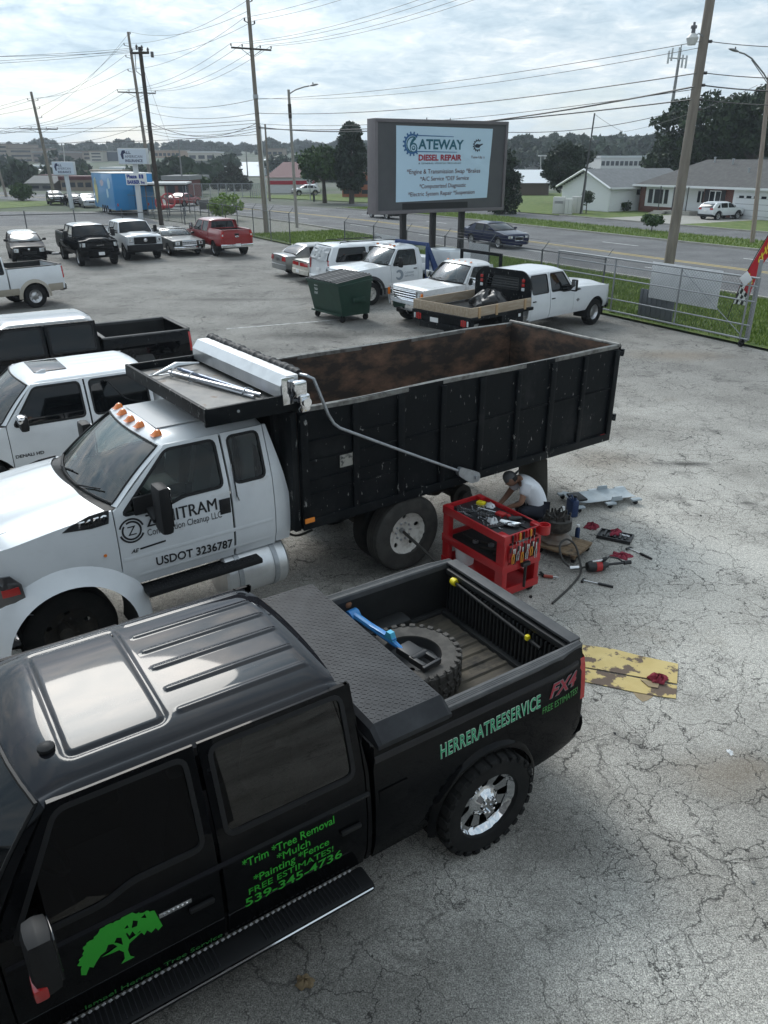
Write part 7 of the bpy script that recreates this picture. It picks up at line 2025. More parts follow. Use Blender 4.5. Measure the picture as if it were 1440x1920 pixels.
# bar stuck in the rear hub
bk = thing('breaker_bar', 'long dark breaker bar stuck in the hub of the dump truck wheel', 'bar')
place_in(bk, DT_LOC, DT_H, 3.8, 1.05, .52)
m = MB(); m.tube([(0, -.06, 0), (-.05, .35, -.14), (-.10, .75, -.30)], .02, 8); m.build('shaft', mat('oily_steel', (.05, .047, .043), .45, metal=.5), bk)
m = MB(); m.lathe([(.001, 0), (.034, 0), (.034, .06), (.001, .06)], 12, 'Y', (0, -.08, 0)); m.build('socket', GALV, bk)
# bundle lying on the cab protector
bn = thing('pole_bundle', 'bundle of metal poles tied with wire on the cab protector', 'poles')
place_in(bn, DT_LOC, DT_H, 5.95, .05, 2.617, 0)
STEELP = mat('bright_steel_pole', (.5, .5, .52), .3, metal=.8); BLUEST = mat('blue_grey_pole', (.12, .15, .22), .35, metal=.5)
for (a, b, r, m_) in (((.12, -.72, .03), (-.22, .78, .02), .022, STEELP), ((.04, -.70, .07), (-.30, .74, .022), .022, BLUEST), ((.18, -.66, .06), (-.26, .86, .055), .018, STEELP)):
    m = MB(); m.tube([a, b], r, 8); m.build('pole', m_, bn)
m = MB(); m.tube([(.38, -.66, .05), (.02, -.82, .09), (-.30, -.88, .06)], .03, 6, rs=[.008, .04, .012]); m.build('blade', ALU, bn)
for (c, r) in (((.02, -.30, .045), .055), ((-.22, .62, .035), .05), ((.10, -.62, .05), .06)):
    m = MB(); m.tube([(c[0] + r * 1.3 * math.cos(t), c[1] + .02 * math.sin(3 * t), c[2] + r * math.sin(t)) for t in np.linspace(0, 2 * math.pi, 15)], .007, 5); m.build('wire_tie', GALV, bn)
m = MB(); m.tube([(.10, -.60, .05), (.30, -.66, .04), (.40, -.78, .02), (.30, -.86, .02), (.14, -.72, .03)], .008, 5); m.build('wire_loop', GALV, bn)

# ---- other vehicles
def tailpos(nose, head, L):
    return (nose[0] - math.cos(R(head)) * L, nose[1] - math.sin(R(head)) * L, 0)
GREYSILVER = mat('grey_silver_paint', (0.23, 0.235, 0.235), 0.3, metal=.45, coat=.6)
BEIGE = mat('faded_beige_paint', (0.55, 0.52, 0.46), 0.45, coat=.2, var=(5, (.42, .39, .34), .45, .7))
NAVY = mat('navy_paint', (0.008, 0.013, 0.045), 0.25, coat=.5, spec=.1)
REDP = mat('red_paint', (0.27, 0.010, 0.012), 0.28, coat=.8)
GREENGREY = mat('dark_green_grey_paint', (0.022, 0.028, 0.025), 0.32, metal=.1, coat=.3, var=(6, (.045, .05, .045), .5, .8))
DKGREY = mat('dark_grey_paint', (0.02, 0.021, 0.023), 0.25, coat=1, spec=.3)
TANLOW = mat('tan_two_tone_paint', (0.36, 0.32, 0.26), 0.35, coat=.6)
OLDWHITE = mat('dull_white_paint', (0.66, 0.67, 0.68), 0.42, coat=.2, var=(4, (.45, .44, .42), .5, .78))
PLATE = mat('plate_white', (.7, .7, .7), .5)

# white crew cab behind the dump truck
v = Vehicle('pickup_truck', 'white crew cab pickup with sunroof and chrome mirrors beside the dump truck', 'pickup truck', (-2.62, 14.45, 0), 213.5,
            L=5.95, hw=1.0, zs=.5, zb=1.24, zt=1.84, zr=1.93, xr=2.12, xh=4.05, xc=4.8, zc=1.30, zn=1.22, xw=(1.15, 4.85), doors=((2.1, 3.15), (3.165, 4.42)), xb=2.0, zrail=1.42, paint=WHITE_PAINT, glass=DARKGLASS, h=.10, ra=.48)
v.shell(); v.wells(); v.under()
def _wr(x, y):
    z = 0
    for k in range(5):
        yc = -.5 + k * .25; dx = max(2.3 - x, 0, x - 3.1); d = math.hypot(dx, y - yc); z += .008 * max(0, 1 - (d / .035) ** 2)
    return z
v.roof(50, 40, _wr); v.windshield(WSGLASS, 12); v.hood(12, .78, .04); v.front(grille=(.6, .80, 1.12, 3, 0, CHROME, CHROME), lights=(.64, .9, .86, 1.12), bumper=(.45, .75, .12, CHROME)); v.cab_back(2.07, .6); v.bed(); v.tailgate(.6, (.95, 1.35)); v.bumper_mesh('rear_bumper', .55, .75, .14, CHROME, -1)
m = MB(); m.box((3.55, 0, 1.931), (.50, .80, .012), .004); m.build('sunroof', DARKGLASS, v.root)
m = MB(); m.prism([(-.09, 0), (.09, 0), (-.05, .055), (-.09, .05)], lambda a, b: (3.72 + a, .42 - .012, 1.915 + b), lambda a, b: (3.72 + a, .42 + .012, 1.915 + b)); m.build('fin_antenna', WHITE_PAINT, v.root)
v.wheelset(); v.handles(None, CHROME); v.interior((2.7, 3.5))
for sg in (1, -1):
    m = MB(); m.box((4.2, sg * 1.22, 1.38), (.13, .22, .24), .05); m.tube([(4.24, sg * .94, 1.30), (4.2, sg * 1.15, 1.36)], .035, 8); o = m.build('side_mirror', PLASTIC, v.root)
    m = MB(); m.box((4.225, sg * 1.23, 1.45), (.12, .2, .13), .045); m.build('mirror_cap', CHROME, o)
letter('badge', 'DENALI HD', lambda a, b: (4.38 - a, v.Y(4.38 - a, .78 + b) + .006, .78 + b), BLACKV, v.root, .42, .05, .03)
# black crew cab behind that one
v = Vehicle('pickup_truck', 'black crew cab pickup with an empty open bed beside a white pickup', 'pickup truck', (-4.94, 18.55, 0), 212.5,
            L=5.9, hw=1.02, zs=.5, zb=1.26, zt=1.86, zr=1.96, xr=2.05, xh=4.0, xc=4.75, zc=1.32, zn=1.25, xw=(1.15, 4.8), doors=((2.05, 3.1), (3.115, 4.38)), xb=1.98, zrail=1.47, zfloor=.9, paint=BLACK_PAINT, glass=DARKGLASS, roofmat=mat('black_roof_sky_sheen', (.03, .03, .032), .16, coat=1.0, spec=.8), h=.10, ra=.48)  # roof black lightened and glossed for the sky mirrored in it
v.shell(); v.wells(); v.under(); v.roof(24, 20); v.windshield(); v.hood(12, .78, .04); v.front(grille=(.6, .8, 1.12, 3, 0, CHROME, CHROME), lights=(.64, .9, .86, 1.12), bumper=(.45, .75, .12, CHROME)); v.cab_back(2.02, .6); v.bed(BED_WALL, RAILCAP); v.tailgate(.6, (1.0, 1.42)); v.bumper_mesh('rear_bumper', .55, .75, .14, CHROME, -1); v.wheelset(); v.handles()
for sg in (1, -1):
    m = MB(); m.lathe([(.001, .23), (.2, .22), (.40, .14), (.44, 0)], 24, 'Z', (1.15, sg * .66, .9)); m.build('bed_wheel_house', BED_WALL, v.root)
# white and tan pickup, only its tail in view
v = Vehicle('pickup_truck', 'white pickup with tan lower panels and bumper, bed towards the lot', 'pickup truck', (-12.75, 30.7, 0), 226,
            L=5.9, hw=1.02, zs=.52, zb=1.26, zt=1.86, zr=1.96, xr=2.15, xh=4.0, xc=4.75, zc=1.32, zn=1.25, xw=(1.2, 4.8), doors=((2.1, 3.1), (3.115, 4.38)), xb=2.05, zrail=1.45, zfloor=.9, rw=.42, ra=.50, h=.12)
v.shell(); v.wells(); v.under(); v.roof(); v.windshield(); v.hood(); v.front(bumper=(.45, .75, .12, CHROME)); v.cab_back(2.1, .6); v.bed(BED_WALL, BED_WALL); v.tailgate(.6, (.98, 1.40)); v.bumper_mesh('rear_bumper', .52, .80, .18, TANLOW, -1); v.wheelset('cap')
v.strip('lower_trim', [(x, .64) for x in np.linspace(1.75, 4.2, 8)], .24, TANLOW, .012); v.strip('lower_trim', [(x, .68) for x in np.linspace(.1, .68, 4)], .26, TANLOW, .012)
for sg in (1, -1):
    vv, ff = grid(20, 3, lambda u, w: (1.2 - math.cos(R(-5 + 190 * u)) * (.49 + .12 * w), sg * (v.Y(1.2, .9) + .05 * math.sin(math.pi * (1 - w) * .5) - .003), .42 + math.sin(R(-5 + 190 * u)) * (.49 + .12 * w)))
    v.part('wheel_arch_trim', vv, ff, TANLOW)
m = MB(); m.box((1.4, -.3, 1.0), (.3, .4, .2), .05); m.tube([(.4, -.5, .95), (.3, .3, 1.2)], .03, 6); m.build('bed_clutter', GALV, v.root)

# ---- flatbed crew cab with timber sides
FB_LOC, FB_H = (1.62, 22.25, 0), 43
v = Vehicle('flatbed_truck', 'white crew cab flatbed truck with timber bed sides by the gate', 'flatbed truck', FB_LOC, FB_H,
            L=7.35, hw=1.0, zs=.55, zb=1.30, zt=1.90, zr=2.0, xr=2.82, xh=4.75, xc=5.4, zc=1.36, zn=1.28, xw=(1.55, 6.42), doors=((2.9, 3.85), (3.865, 5.1)), rear='chassis', rw=.42, ra=.52, h=.10, style='cap', beltdip=.05, tum=.24)
v.shell(); v.wells(); v.roof(20, 20); v.windshield(); v.hood(12, .78, .05); v.front(grille=(.6, .85, 1.18, 3, 0, CHROME, CHROME), lights=(.64, .92, .86, 1.16), bumper=(.5, .8, .13, CHROME)); v.cab_back(2.78, .7)
v.side('cab_corner', [(2.78, .60), (2.895, .60), (2.895, 1.90), (2.84, 1.90), (2.79, 1.4)], [])
v.wheelset(); v.mirrors(True, PLASTIC, 4.75, 1.38); v.handles(1.12, BLACKV)
for (a_, b_) in ((5.35, 1.20),): 
    v.side('side_vent', [(5.18, 1.31), (5.2, 1.22), (5.5, 1.25), (5.42, 1.29)], [], BLACKV, .006, .01)
m = MB(); m.prism(rpoly([(5.24, .95), (5.32, 1.0), (5.42, .95), (5.32, .88)], .02), lambda a, b: (a, -v.Y(a, b) - .012, b), lambda a, b: (a, -v.Y(a, b) + .0, b)); m.build('side_badge', GREY_V, v.root)
m = MB(); m.box((1.4, 0, .98), (2.84, 2.28, .09), .01); m.box((.06, 0, .86), (.12, 2.28, .28), .01)
for y in (-.42, .42): m.box((2.6, y, .75), (5.2, .09, .2), .01)
m.box((1.9, -1.0, .80), (1.0, .2, .34), .02); m.box((2.2, 1.0, .80), (1.0, .2, .34), .02); m.box((.0, 0, .66), (.1, 1.6, .18), .02)
fbd = m.build('flatbed_deck', BLACK_METAL, v.root)
m = MB(); m.box((2.2, -1.106, .86), (.10, .012, .09)); m.build('deck_decal', PLATE, fbd)
WOOD = mat('weathered_timber', (.30, .23, .16), .85, var=((2, 14, 14), (.42, .35, .27), .4, .7), bump=(40, .3, .01))
for nm, c, sz in (('side_plank', (1.36, -1.10, 1.17), (2.70, .045, .26)), ('side_plank', (1.36, 1.10, 1.17), (2.70, .045, .26)), ('end_plank', (.03, 0, 1.17), (.045, 2.16, .26))):
    m = MB(); m.box(c, sz, .006); m.build(nm, WOOD, v.root)
for x in (.35, 1.1, 2.4):
    for y in (-1.135, 1.135):
        m = MB(); m.box((x, y, 1.15), (.09, .03, .30), .004); m.build('stake', mat('stake_timber', (.40, .27, .15), .8), v.root)
for sg in (1, -1):
    m = MB()
    for k in range(3): m.box((-.012, sg * (.80 + .07 * k), .86), (.02, .045, .17 if k != 1 else .2), .006)
    m.build('tail_light', REDLENS, v.root)
    m = MB(); m.box((-.012, sg * 1.03, .86), (.02, .05, .15), .006); m.build('reverse_lamp', CLEARLENS, v.root)
m = MB(); m.box((-.012, .25, .80), (.012, .31, .16)); m.build('licence_plate', PLATE, v.root)
# headache rack
m = MB()
fr = rpoly([(-1.08, 1.02), (-1.08, 1.75), (-.80, 2.02), (.80, 2.02), (1.08, 1.75), (1.08, 1.02)], .15, 4)
inn = [(-.62, 1.45), (-.62, 1.82), (.62, 1.82), (.62, 1.45)]
vv, ff = sheet(fr, [inn], lambda a, b: (2.70, a, b), .3, .05, (1, 0, 0), flip=True); rk = raw('headache_rack', vv, ff, BLACK_METAL, v.root)
for k in range(5):
    m = MB(); m.tube([(2.69, -.62, 1.49 + k * .075), (2.69, .62, 1.49 + k * .075)], .012, 6); m.build('rack_bar', BLACK_METAL, rk)
for sg in (1, -1):
    for z, mm_ in ((1.62, REDLENS), (1.50, CLEARLENS), (1.75, REDLENS)):
        m = MB(); m.box((2.68, sg * .80, z), (.03, .10, .09), .01); m.build('rack_lamp', mm_, rk)
bg = thing('tarp_heap', 'crumpled black plastic heap lying on the flatbed deck', 'tarp heap')
place_in(bg, FB_LOC, FB_H, 1.95, -.15, 1.03)
_r = random.Random(8)
vv, ff = grid(18, 22, lambda u, w: (lambda ph, t: (.50 * math.cos(t) * math.sin(ph) * (1 + .18 * math.sin(5 * t + 3 * ph) + .1 * math.sin(11 * t + ph * 7)), .62 * math.sin(t) * math.sin(ph) * (1 + .14 * math.sin(4 * t + 5 * ph)), .42 * max(0, math.cos(ph * .97)) * (1 + .2 * math.sin(6 * t + 4 * ph))))(u * math.pi / 2, w * 2 * math.pi))
raw('heap', vv, ff, mat('black_plastic_sheet', (.012, .012, .013), .35), bg, angle=25)

# ---- old white truck beside it
OF_H = 215
v = Vehicle('flatbed_truck', 'old white single cab truck with square grille and black headache rack', 'flatbed truck', tailpos((.62, 25.75), OF_H, 5.6), OF_H,
            L=5.6, hw=1.0, zs=.55, zb=1.24, zt=1.82, zr=1.92, xr=2.45, xh=3.45, xc=4.05, zc=1.30, zn=1.26, xw=(1.2, 4.7), doors=((2.55, 3.75),), rear='chassis', paint=OLDWHITE, rw=.39, ra=.47, h=.12, tf=.06, rf=.25, style='plain', hoodcrown=.05, glass=GLASS)
v.shell(); v.wells(); v.roof(16, 14); v.windshield(WSGLASS); v.hood(10, .82); v.cab_back(2.42, .7); v.interior((2.85,))
v.front(.75, grille=(.62, .86, 1.16, 4, 5, CHROME, CHROME), lights=(.66, .88, .90, 1.14), bumper=(.52, .76, .12, CHROME))
v.side('cab_corner', [(2.42, .6), (2.545, .6), (2.545, 1.82), (2.46, 1.82), (2.42, 1.3)], [])
for sg in (1, -1):
    m = MB(); m.box((4.97 + .55, sg * .90, 1.02), (.06, .07, .22), .01); m.build('turn_lamp', AMBER, v.root)
    m = MB(); m.box((3.62, sg * 1.24, 1.40), (.05, .17, .24), .02); m.tube([(3.66, sg * .96, 1.2), (3.62, sg * 1.24, 1.28)], .012, 6); m.tube([(3.66, sg * .92, 1.5), (3.62, sg * 1.24, 1.5)], .012, 6); m.build('side_mirror', CHROME, v.root)
v.wheelset(); v.handles(None, CHROME)
for y in (-.6, -.3, 0, .3, .6):
    m = MB(); m.lathe([(.001, .03), (.03, .02), (.05, 0)], 8, 'Z', (3.25, y, 1.91)); m.build('cab_marker_lamp', AMBER, v.root)
m = MB(); m.box((1.2, 0, 1.0), (2.4, 2.3, .12), .01); m.build('flatbed_deck', BLACK_METAL, v.root)
m = MB(); m.box((2.30, 0, 2.12), (.08, 2.1, .10), .01); m.box((2.30, 1.0, 1.55), (.08, .10, 1.1), .01); m.box((2.30, -1.0, 1.55), (.08, .10, 1.1), .01); m.box((2.3, 0, 1.5), (.05, 2.0, .08), .01)
m.build('headache_rack', BLACK_METAL, v.root)

# ---- white truck with blue rack
CH_H = 215
v = Vehicle('flatbed_truck', 'white single cab truck with round door emblem and blue rack', 'flatbed truck', (2.98, 33.25, 0), CH_H,
            L=5.85, hw=1.0, zs=.58, zb=1.34, zt=1.94, zr=2.04, xr=2.55, xh=3.7, xc=4.4, zc=1.40, zn=1.30, xw=(1.2, 4.9), doors=((2.72, 4.0),), rear='chassis', rw=.42, ra=.52, h=.12, style='plain', glass=GLASS)
v.shell(); v.wells(); v.roof(16, 14); v.windshield(WSGLASS); v.hood(10, .8, .04); v.cab_back(2.5, .7); v.front(grille=(.6, .85, 1.18, 2, 0, CHROME, CHROME), lights=(.64, .92, .86, 1.16), bumper=(.5, .8, .12, CHROME)); v.interior((3.0,))
v.side('cab_corner', [(2.5, .6), (2.715, .6), (2.715, 1.94), (2.58, 1.94), (2.5, 1.5)], [])
v.wheelset(); v.handles(None, BLACKV); v.mirrors(True, PLASTIC, 3.72, 1.42)
for sg in (1, -1):
    vv, ff = grid(20, 3, lambda u, w: (4.9 - math.cos(R(-5 + 190 * u)) * (.51 + .14 * w), sg * (v.Y(4.9, .9) + .07 * math.sin(math.pi * (1 - w) * .5) - .003), .42 + math.sin(R(-5 + 190 * u)) * (.51 + .14 * w)))
    v.part('wheel_arch_trim', vv, ff, PLASTIC)
m = MB(); m.box((3.5, .0, 2.07), (.22, .30, .07), .03); m.build('beacon', WHITE, v.root)
for y in (-.55, .0 + .3, .55):
    m = MB(); m.box((3.55, y, 2.04), (.1, .06, .05), .02); m.build('cab_marker_lamp', AMBER, v.root)
EMB = mat('grey_blue_emblem', (.25, .29, .33), .5)
o_ = circ(3.62, 1.02, .19, 24, 40, 330) + circ(3.66, 1.02, .10, 24, 40, 330)[::-1]
vv, ff = sheet(o_, [], lambda a, b: (a, v.Y(a, b) + .006, b), .2, flip=True); raw('emblem', vv, ff, EMB, v.root)
letter('lettering', 'CLEANUP', lambda a, b: (3.38 - a, v.Y(3.3, 1.05 + b) + .006, 1.05 + b), EMB, v.root, .44, .07, .01)
letter('lettering', 'SERVICE', lambda a, b: (3.38 - a, v.Y(3.3, .93 + b) + .006, .93 + b), EMB, v.root, .44, .07, .01)
BLUEM = mat('blue_rack_paint', (.02, .05, .16), .45)
m = MB(); m.box((2.3, 0, 2.05), (.1, 2.1, .12), .01); m.box((2.3, 1.02, 1.4), (.12, .12, 1.3), .01); m.box((2.3, -1.02, 1.4), (.12, .12, 1.3), .01); m.prism([(2.3, 2.0), (2.42, 2.0), (2.0, .95), (1.72, .95)], lambda a, b: (a, 1.05, b), lambda a, b: (a, 1.15, b)); m.build('blue_rack', BLUEM, v.root)
m = MB(); m.box((1.1, 0, 1.0), (2.2, 2.3, .14), .02); m.build('flatbed_deck', GALV, v.root)
m = MB(); m.box((.6, .2, 1.4), (1.1, 1.6, .65), .1); m.build('deck_load', WHITE_PAINT, v.root)

# ---- cars in the row facing the billboard
v = Vehicle('suv', 'white long sport utility vehicle with roof rack and plastic over rear window', 'suv', (-2.72, 32.9, 0), 30,
            L=5.6, hw=1.0, zs=.45, zb=1.24, zt=1.82, zr=1.92, xr=.30, xh=3.65, xc=4.45, zc=1.28, zn=1.15, xw=(1.25, 4.55), doors=((1.85, 2.85), (2.865, 4.05)), rear='wagon', xq=.2, h=.12, tum=.2)
v.shell(); v.wells(); v.under(); v.roof(16, 14); v.windshield(); v.hood(); v.front(grille=(.6, .75, 1.05, 2, 0, CHROME, CHROME), lights=(.64, .9, .78, 1.05), bumper=(.42, .7, .1, WHITE_PAINT)); v.quarter((.35, 1.75)); v.hatch(); v.wheelset(); v.handles(); v.mirrors()
v.taillamps(.30, .62, .02, .09)
v.bumper_mesh('rear_bumper', .42, .66, .12, WHITE_PAINT, -1); v.plate(-.0, .92)
for sg in (1, -1):
    m = MB(); m.tube([(.7, sg * .66, 1.93), (.75, sg * .66, 1.98), (3.3, sg * .66, 1.98), (3.4, sg * .66, 1.93)], .02, 6); m.build('roof_rail', PLASTIC, v.root)
for x in (1.2, 2.4):
    m = MB(); m.box((x, 0, 1.985), (.05, 1.3, .025), .008); m.build('roof_bar', PLASTIC, v.root)
wz = lambda z: (z - v.zs - .06) / (v.zt - v.zs - .06)
_r = random.Random(4)
jj = [[_r.uniform(-.02, .025) for _ in range(20)] for _ in range(20)]
vv, ff = grid(10, 8, lambda u, w: tuple(Vector(v.tailP(lerp(.10, .90, u), lerp(wz(1.27), wz(1.78), w))) + Vector((-.035 + jj[round(u * 10)][round(w * 8)], 0, 0))))
raw('window_plastic', vv, [t[::-1] for t in ff], mat('clear_plastic_sheet', (.30, .31, .32), .18, spec=.9), v.root, angle=10)

v = Vehicle('sedan', 'faded beige old sedan, its red tail lamps beside the white sport utility vehicle', 'car', (-3.78, 35.6, 0), 30,
            L=4.9, hw=.90, zs=.36, zb=.92, zt=1.30, zr=1.38, xr=1.25, xh=2.55, xc=3.35, zc=.95, zn=.80, xw=(.98, 3.85), rw=.32, tw=.20, ra=.37, doors=((1.35, 2.25), (2.265, 3.2)), rear='trunk', xq=.95, zd=.98, paint=BEIGE, h=.16, seg=24, style='cap')
v.shell(); v.wells(); v.under(); v.roof(); v.windshield(); v.hood(); v.front(bumper=(.34, .55, .1, BEIGE)); v.quarter(); v.trunk(); v.wheelset()
v.taillamps(.62, .92, .03, .46); v.bumper_mesh('rear_bumper', .36, .58, .12, BEIGE, -1); v.plate(-.09, .52)
m = MB(); m.box((.02, 0, .93), (.05, 1.5, .03), .01); m.build('black_trim', PLASTIC, v.root)

v = Vehicle('sedan', 'grey compact sedan with red wraparound tail lamps near the grass verge', 'car', (-5.0, 37.6, 0), 30,
            L=4.5, hw=.88, zs=.33, zb=.95, zt=1.34, zr=1.43, xr=1.15, xh=2.45, xc=3.45, zc=.98, zn=.76, xw=(.95, 3.6), rw=.32, tw=.20, ra=.37, doors=((1.25, 2.15), (2.165, 3.2)), rear='trunk', xq=.62, zd=1.02, paint=GREYSILVER, h=.14, seg=24)
v.shell(); v.wells(); v.under(); v.roof(16, 14); v.windshield(); v.hood(); v.front(bumper=(.3, .5, .1, GREYSILVER)); v.quarter(); v.trunk(); v.wheelset(); v.handles(); v.mirrors()
v.taillamps(.62, .97, .0, .20); v.bumper_mesh('rear_bumper', .33, .60, .10, GREYSILVER, -1); v.plate(-.04, .80, mat('dark_plate', (.12, .12, .12), .5))

# ---- rear row, noses to the lot
RR = -57
def front_pickup(label, nose, paint, roofm, style, L=5.9, zr=1.98, ext=False):
    v = Vehicle('pickup_truck', label, 'pickup truck', tailpos(nose, RR, L), RR, group=None,
                L=L, hw=1.0, zs=.55, zb=1.30, zt=1.88, zr=zr, xr=2.25, xh=4.0, xc=4.65, zc=1.36, zn=1.28, xw=(1.25, L - 1.0), doors=((2.2, 3.1), (3.115, 4.3)), xb=2.1, zrail=1.45, paint=paint, roofmat=roofm, rw=.41, ra=.49, h=.14, seg=26, glass=DARKGLASS)
    v.shell(); v.wells(); v.under(); v.roof(16, 14); v.windshield(); v.cab_back(2.16, .7); v.bed(BED_WALL, PLASTIC); v.tailgate(.6, (1.0, 1.4)); v.wheelset(style); v.mirrors(True, PLASTIC)
    return v
v = front_pickup('black crew cab pickup with wide black grille, nose towards the lot', (-14.45, 41.2), BLACK_PAINT, mat('black_roof_sky_sheen', (.03, .03, .032), .16), 'multi')
v.hood(12, .8, .07); v.front(.62, grille=(.66, .90, 1.20, 2, 0, BLACK_PAINT, PLASTIC), lights=(.70, .95, .98, 1.18), bumper=(.50, .84, .14, BLACK_PAINT)); v.plate(v.L + .11, .66)
m = MB(); m.box((v.L + .02, 0, 1.06), (.05, 1.3, .05), .012); m.build('grille_crossbar', PLASTIC, v.root)
letter('badge', 'RAM', lambda a, b: (v.L + .05, a, 1.035 + b), CHROME, v.root, .34, .055, .05, align='C')
v.strip('door_graphic', [(x, 1.05) for x in np.linspace(1.5, 2.0, 4)], .05, GREY_V, .006)
v = front_pickup('white pickup with black grille and black bumper, nose towards the lot', (-12.9, 43.9), WHITE_PAINT, None, 'alloy5', 6.0)
v.hood(12, .8, .05); v.front(.7, grille=(.58, .88, 1.20, 3, 0, PLASTIC, PLASTIC), lights=(.64, .90, .96, 1.18), bumper=(.48, .84, .15, PLASTIC))
m = MB(); m.lathe([(.001, .02), (.08, .015), (.1, 0)], 16, 'X', (v.L + .01, 0, 1.05)); m.build('badge', CHROME, v.root)
v = Vehicle('sedan', 'dark green grey old sedan with chrome grille and chrome bumper', 'car', tailpos((-11.0, 45.9), RR, 5.2), RR,
            L=5.2, hw=.95, zs=.36, zb=.95, zt=1.30, zr=1.38, xr=1.3, xh=2.55, xc=3.2, zc=.98, zn=.88, xw=(1.05, 4.05), rw=.33, tw=.2, ra=.38, doors=((1.55, 2.2), (2.215, 3.15)), rear='trunk', xq=.95, zd=.95, paint=GREENGREY, glass=GLASS, h=.16, seg=24, tf=.04, rf=.2, hoodcrown=.03, style='cap')
v.shell(); v.wells(); v.under(); v.roof(); v.windshield(WSGLASS); v.hood(10, .86); v.front(.45, grille=(.42, .60, .84, 3, 9, CHROME, ALLOY), lights=(.55, .80, .62, .82), bumper=(.36, .56, .14, CHROME)); v.quarter(); v.trunk(); v.wheelset(); v.interior((1.9, 2.4)); v.mirrors()
v = Vehicle('pickup_truck', 'red crew cab pickup, chrome rear bumper towards the lot', 'pickup truck', (-8.25, 45.6, 0), 123,
            L=5.8, hw=1.0, zs=.55, zb=1.28, zt=1.86, zr=1.95, xr=2.0, xh=3.85, xc=4.6, zc=1.32, zn=1.2, xw=(1.2, 4.8), doors=((1.95, 2.9), (2.915, 4.2)), xb=1.9, zrail=1.45, paint=REDP, rw=.40, ra=.48, h=.14, seg=26)
v.shell(); v.wells(); v.under(); v.roof(16, 14); v.windshield(); v.hood(); v.front(bumper=(.45, .75, .12, CHROME)); v.cab_back(1.94, .7); v.bed(BED_WALL, REDP); v.tailgate(.62, (1.02, 1.4), cap=REDP); v.bumper_mesh('rear_bumper', .50, .72, .14, CHROME, -1); v.wheelset(); v.mirrors(True, PLASTIC); v.handles(); v.plate(-.12, .66)
m = MB(); m.box((-.005, 0, 1.10), (.02, .24, .06), .005); m.box((-.005, 0, 1.10), (.02, .1, .10), .005); m.build('tailgate_badge', CHROME, v.root)
v = Vehicle('hatchback', 'black small car with damaged front corner parked at the lot edge', 'car', tailpos((-18.55, 42.2), -62, 4.3), -62,
            L=4.3, hw=.86, zs=.30, zb=.98, zt=1.38, zr=1.50, xr=.45, xh=2.35, xc=3.35, zc=1.04, zn=.82, xw=(.75, 3.45), rw=.32, tw=.2, ra=.38, doors=((1.15, 2.0), (2.015, 3.05)), rear='wagon', xq=.4, paint=BLACK_PAINT, roofmat=mat('black_roof_sky_sheen', (.03, .03, .032), .16), h=.16, seg=24, style='plain')
v.shell(); v.wells(); v.under(); v.roof(); v.windshield(CLEARLENS if False else DARKGLASS); v.hood(); v.front(.36, grille=(.35, .52, .62, 2, 0, PLASTIC, PLASTIC), lights=(.50, .80, .60, .80), bumper=(.24, .46, .10, BLACK_PAINT)); v.quarter((.6, 1.05)); v.hatch(); v.wheelset(); v.mirrors()
m = MB(); m.lathe([(.001, .02), (.05, .01), (.06, 0)], 14, 'X', (v.L - .04, 0, .74)); m.build('badge', CHROME, v.root)
dbp = thing('bumper_cover', 'torn off black bumper cover lying on the asphalt by the small car', 'bumper', gp(100, 478), R(12))
vv, ff = grid(12, 4, lambda u, w: (lerp(-.8, .8, u), .22 * math.sin(math.pi * u) + .1 * w + .03 * math.sin(9 * u), .02 + .16 * math.sin(math.pi * w) * (1 + .4 * math.sin(7 * u))))
m = MB(); m.add(vv, ff); bmesh.ops.solidify(m.bm, geom=m.bm.faces[:], thickness=.01); m.build('cover', BLACK_PAINT, dbp)
m = MB(); m.box((.1, .16, .06), (.4, .12, .1), .02, .3); m.build('bracket', GALV, dbp)

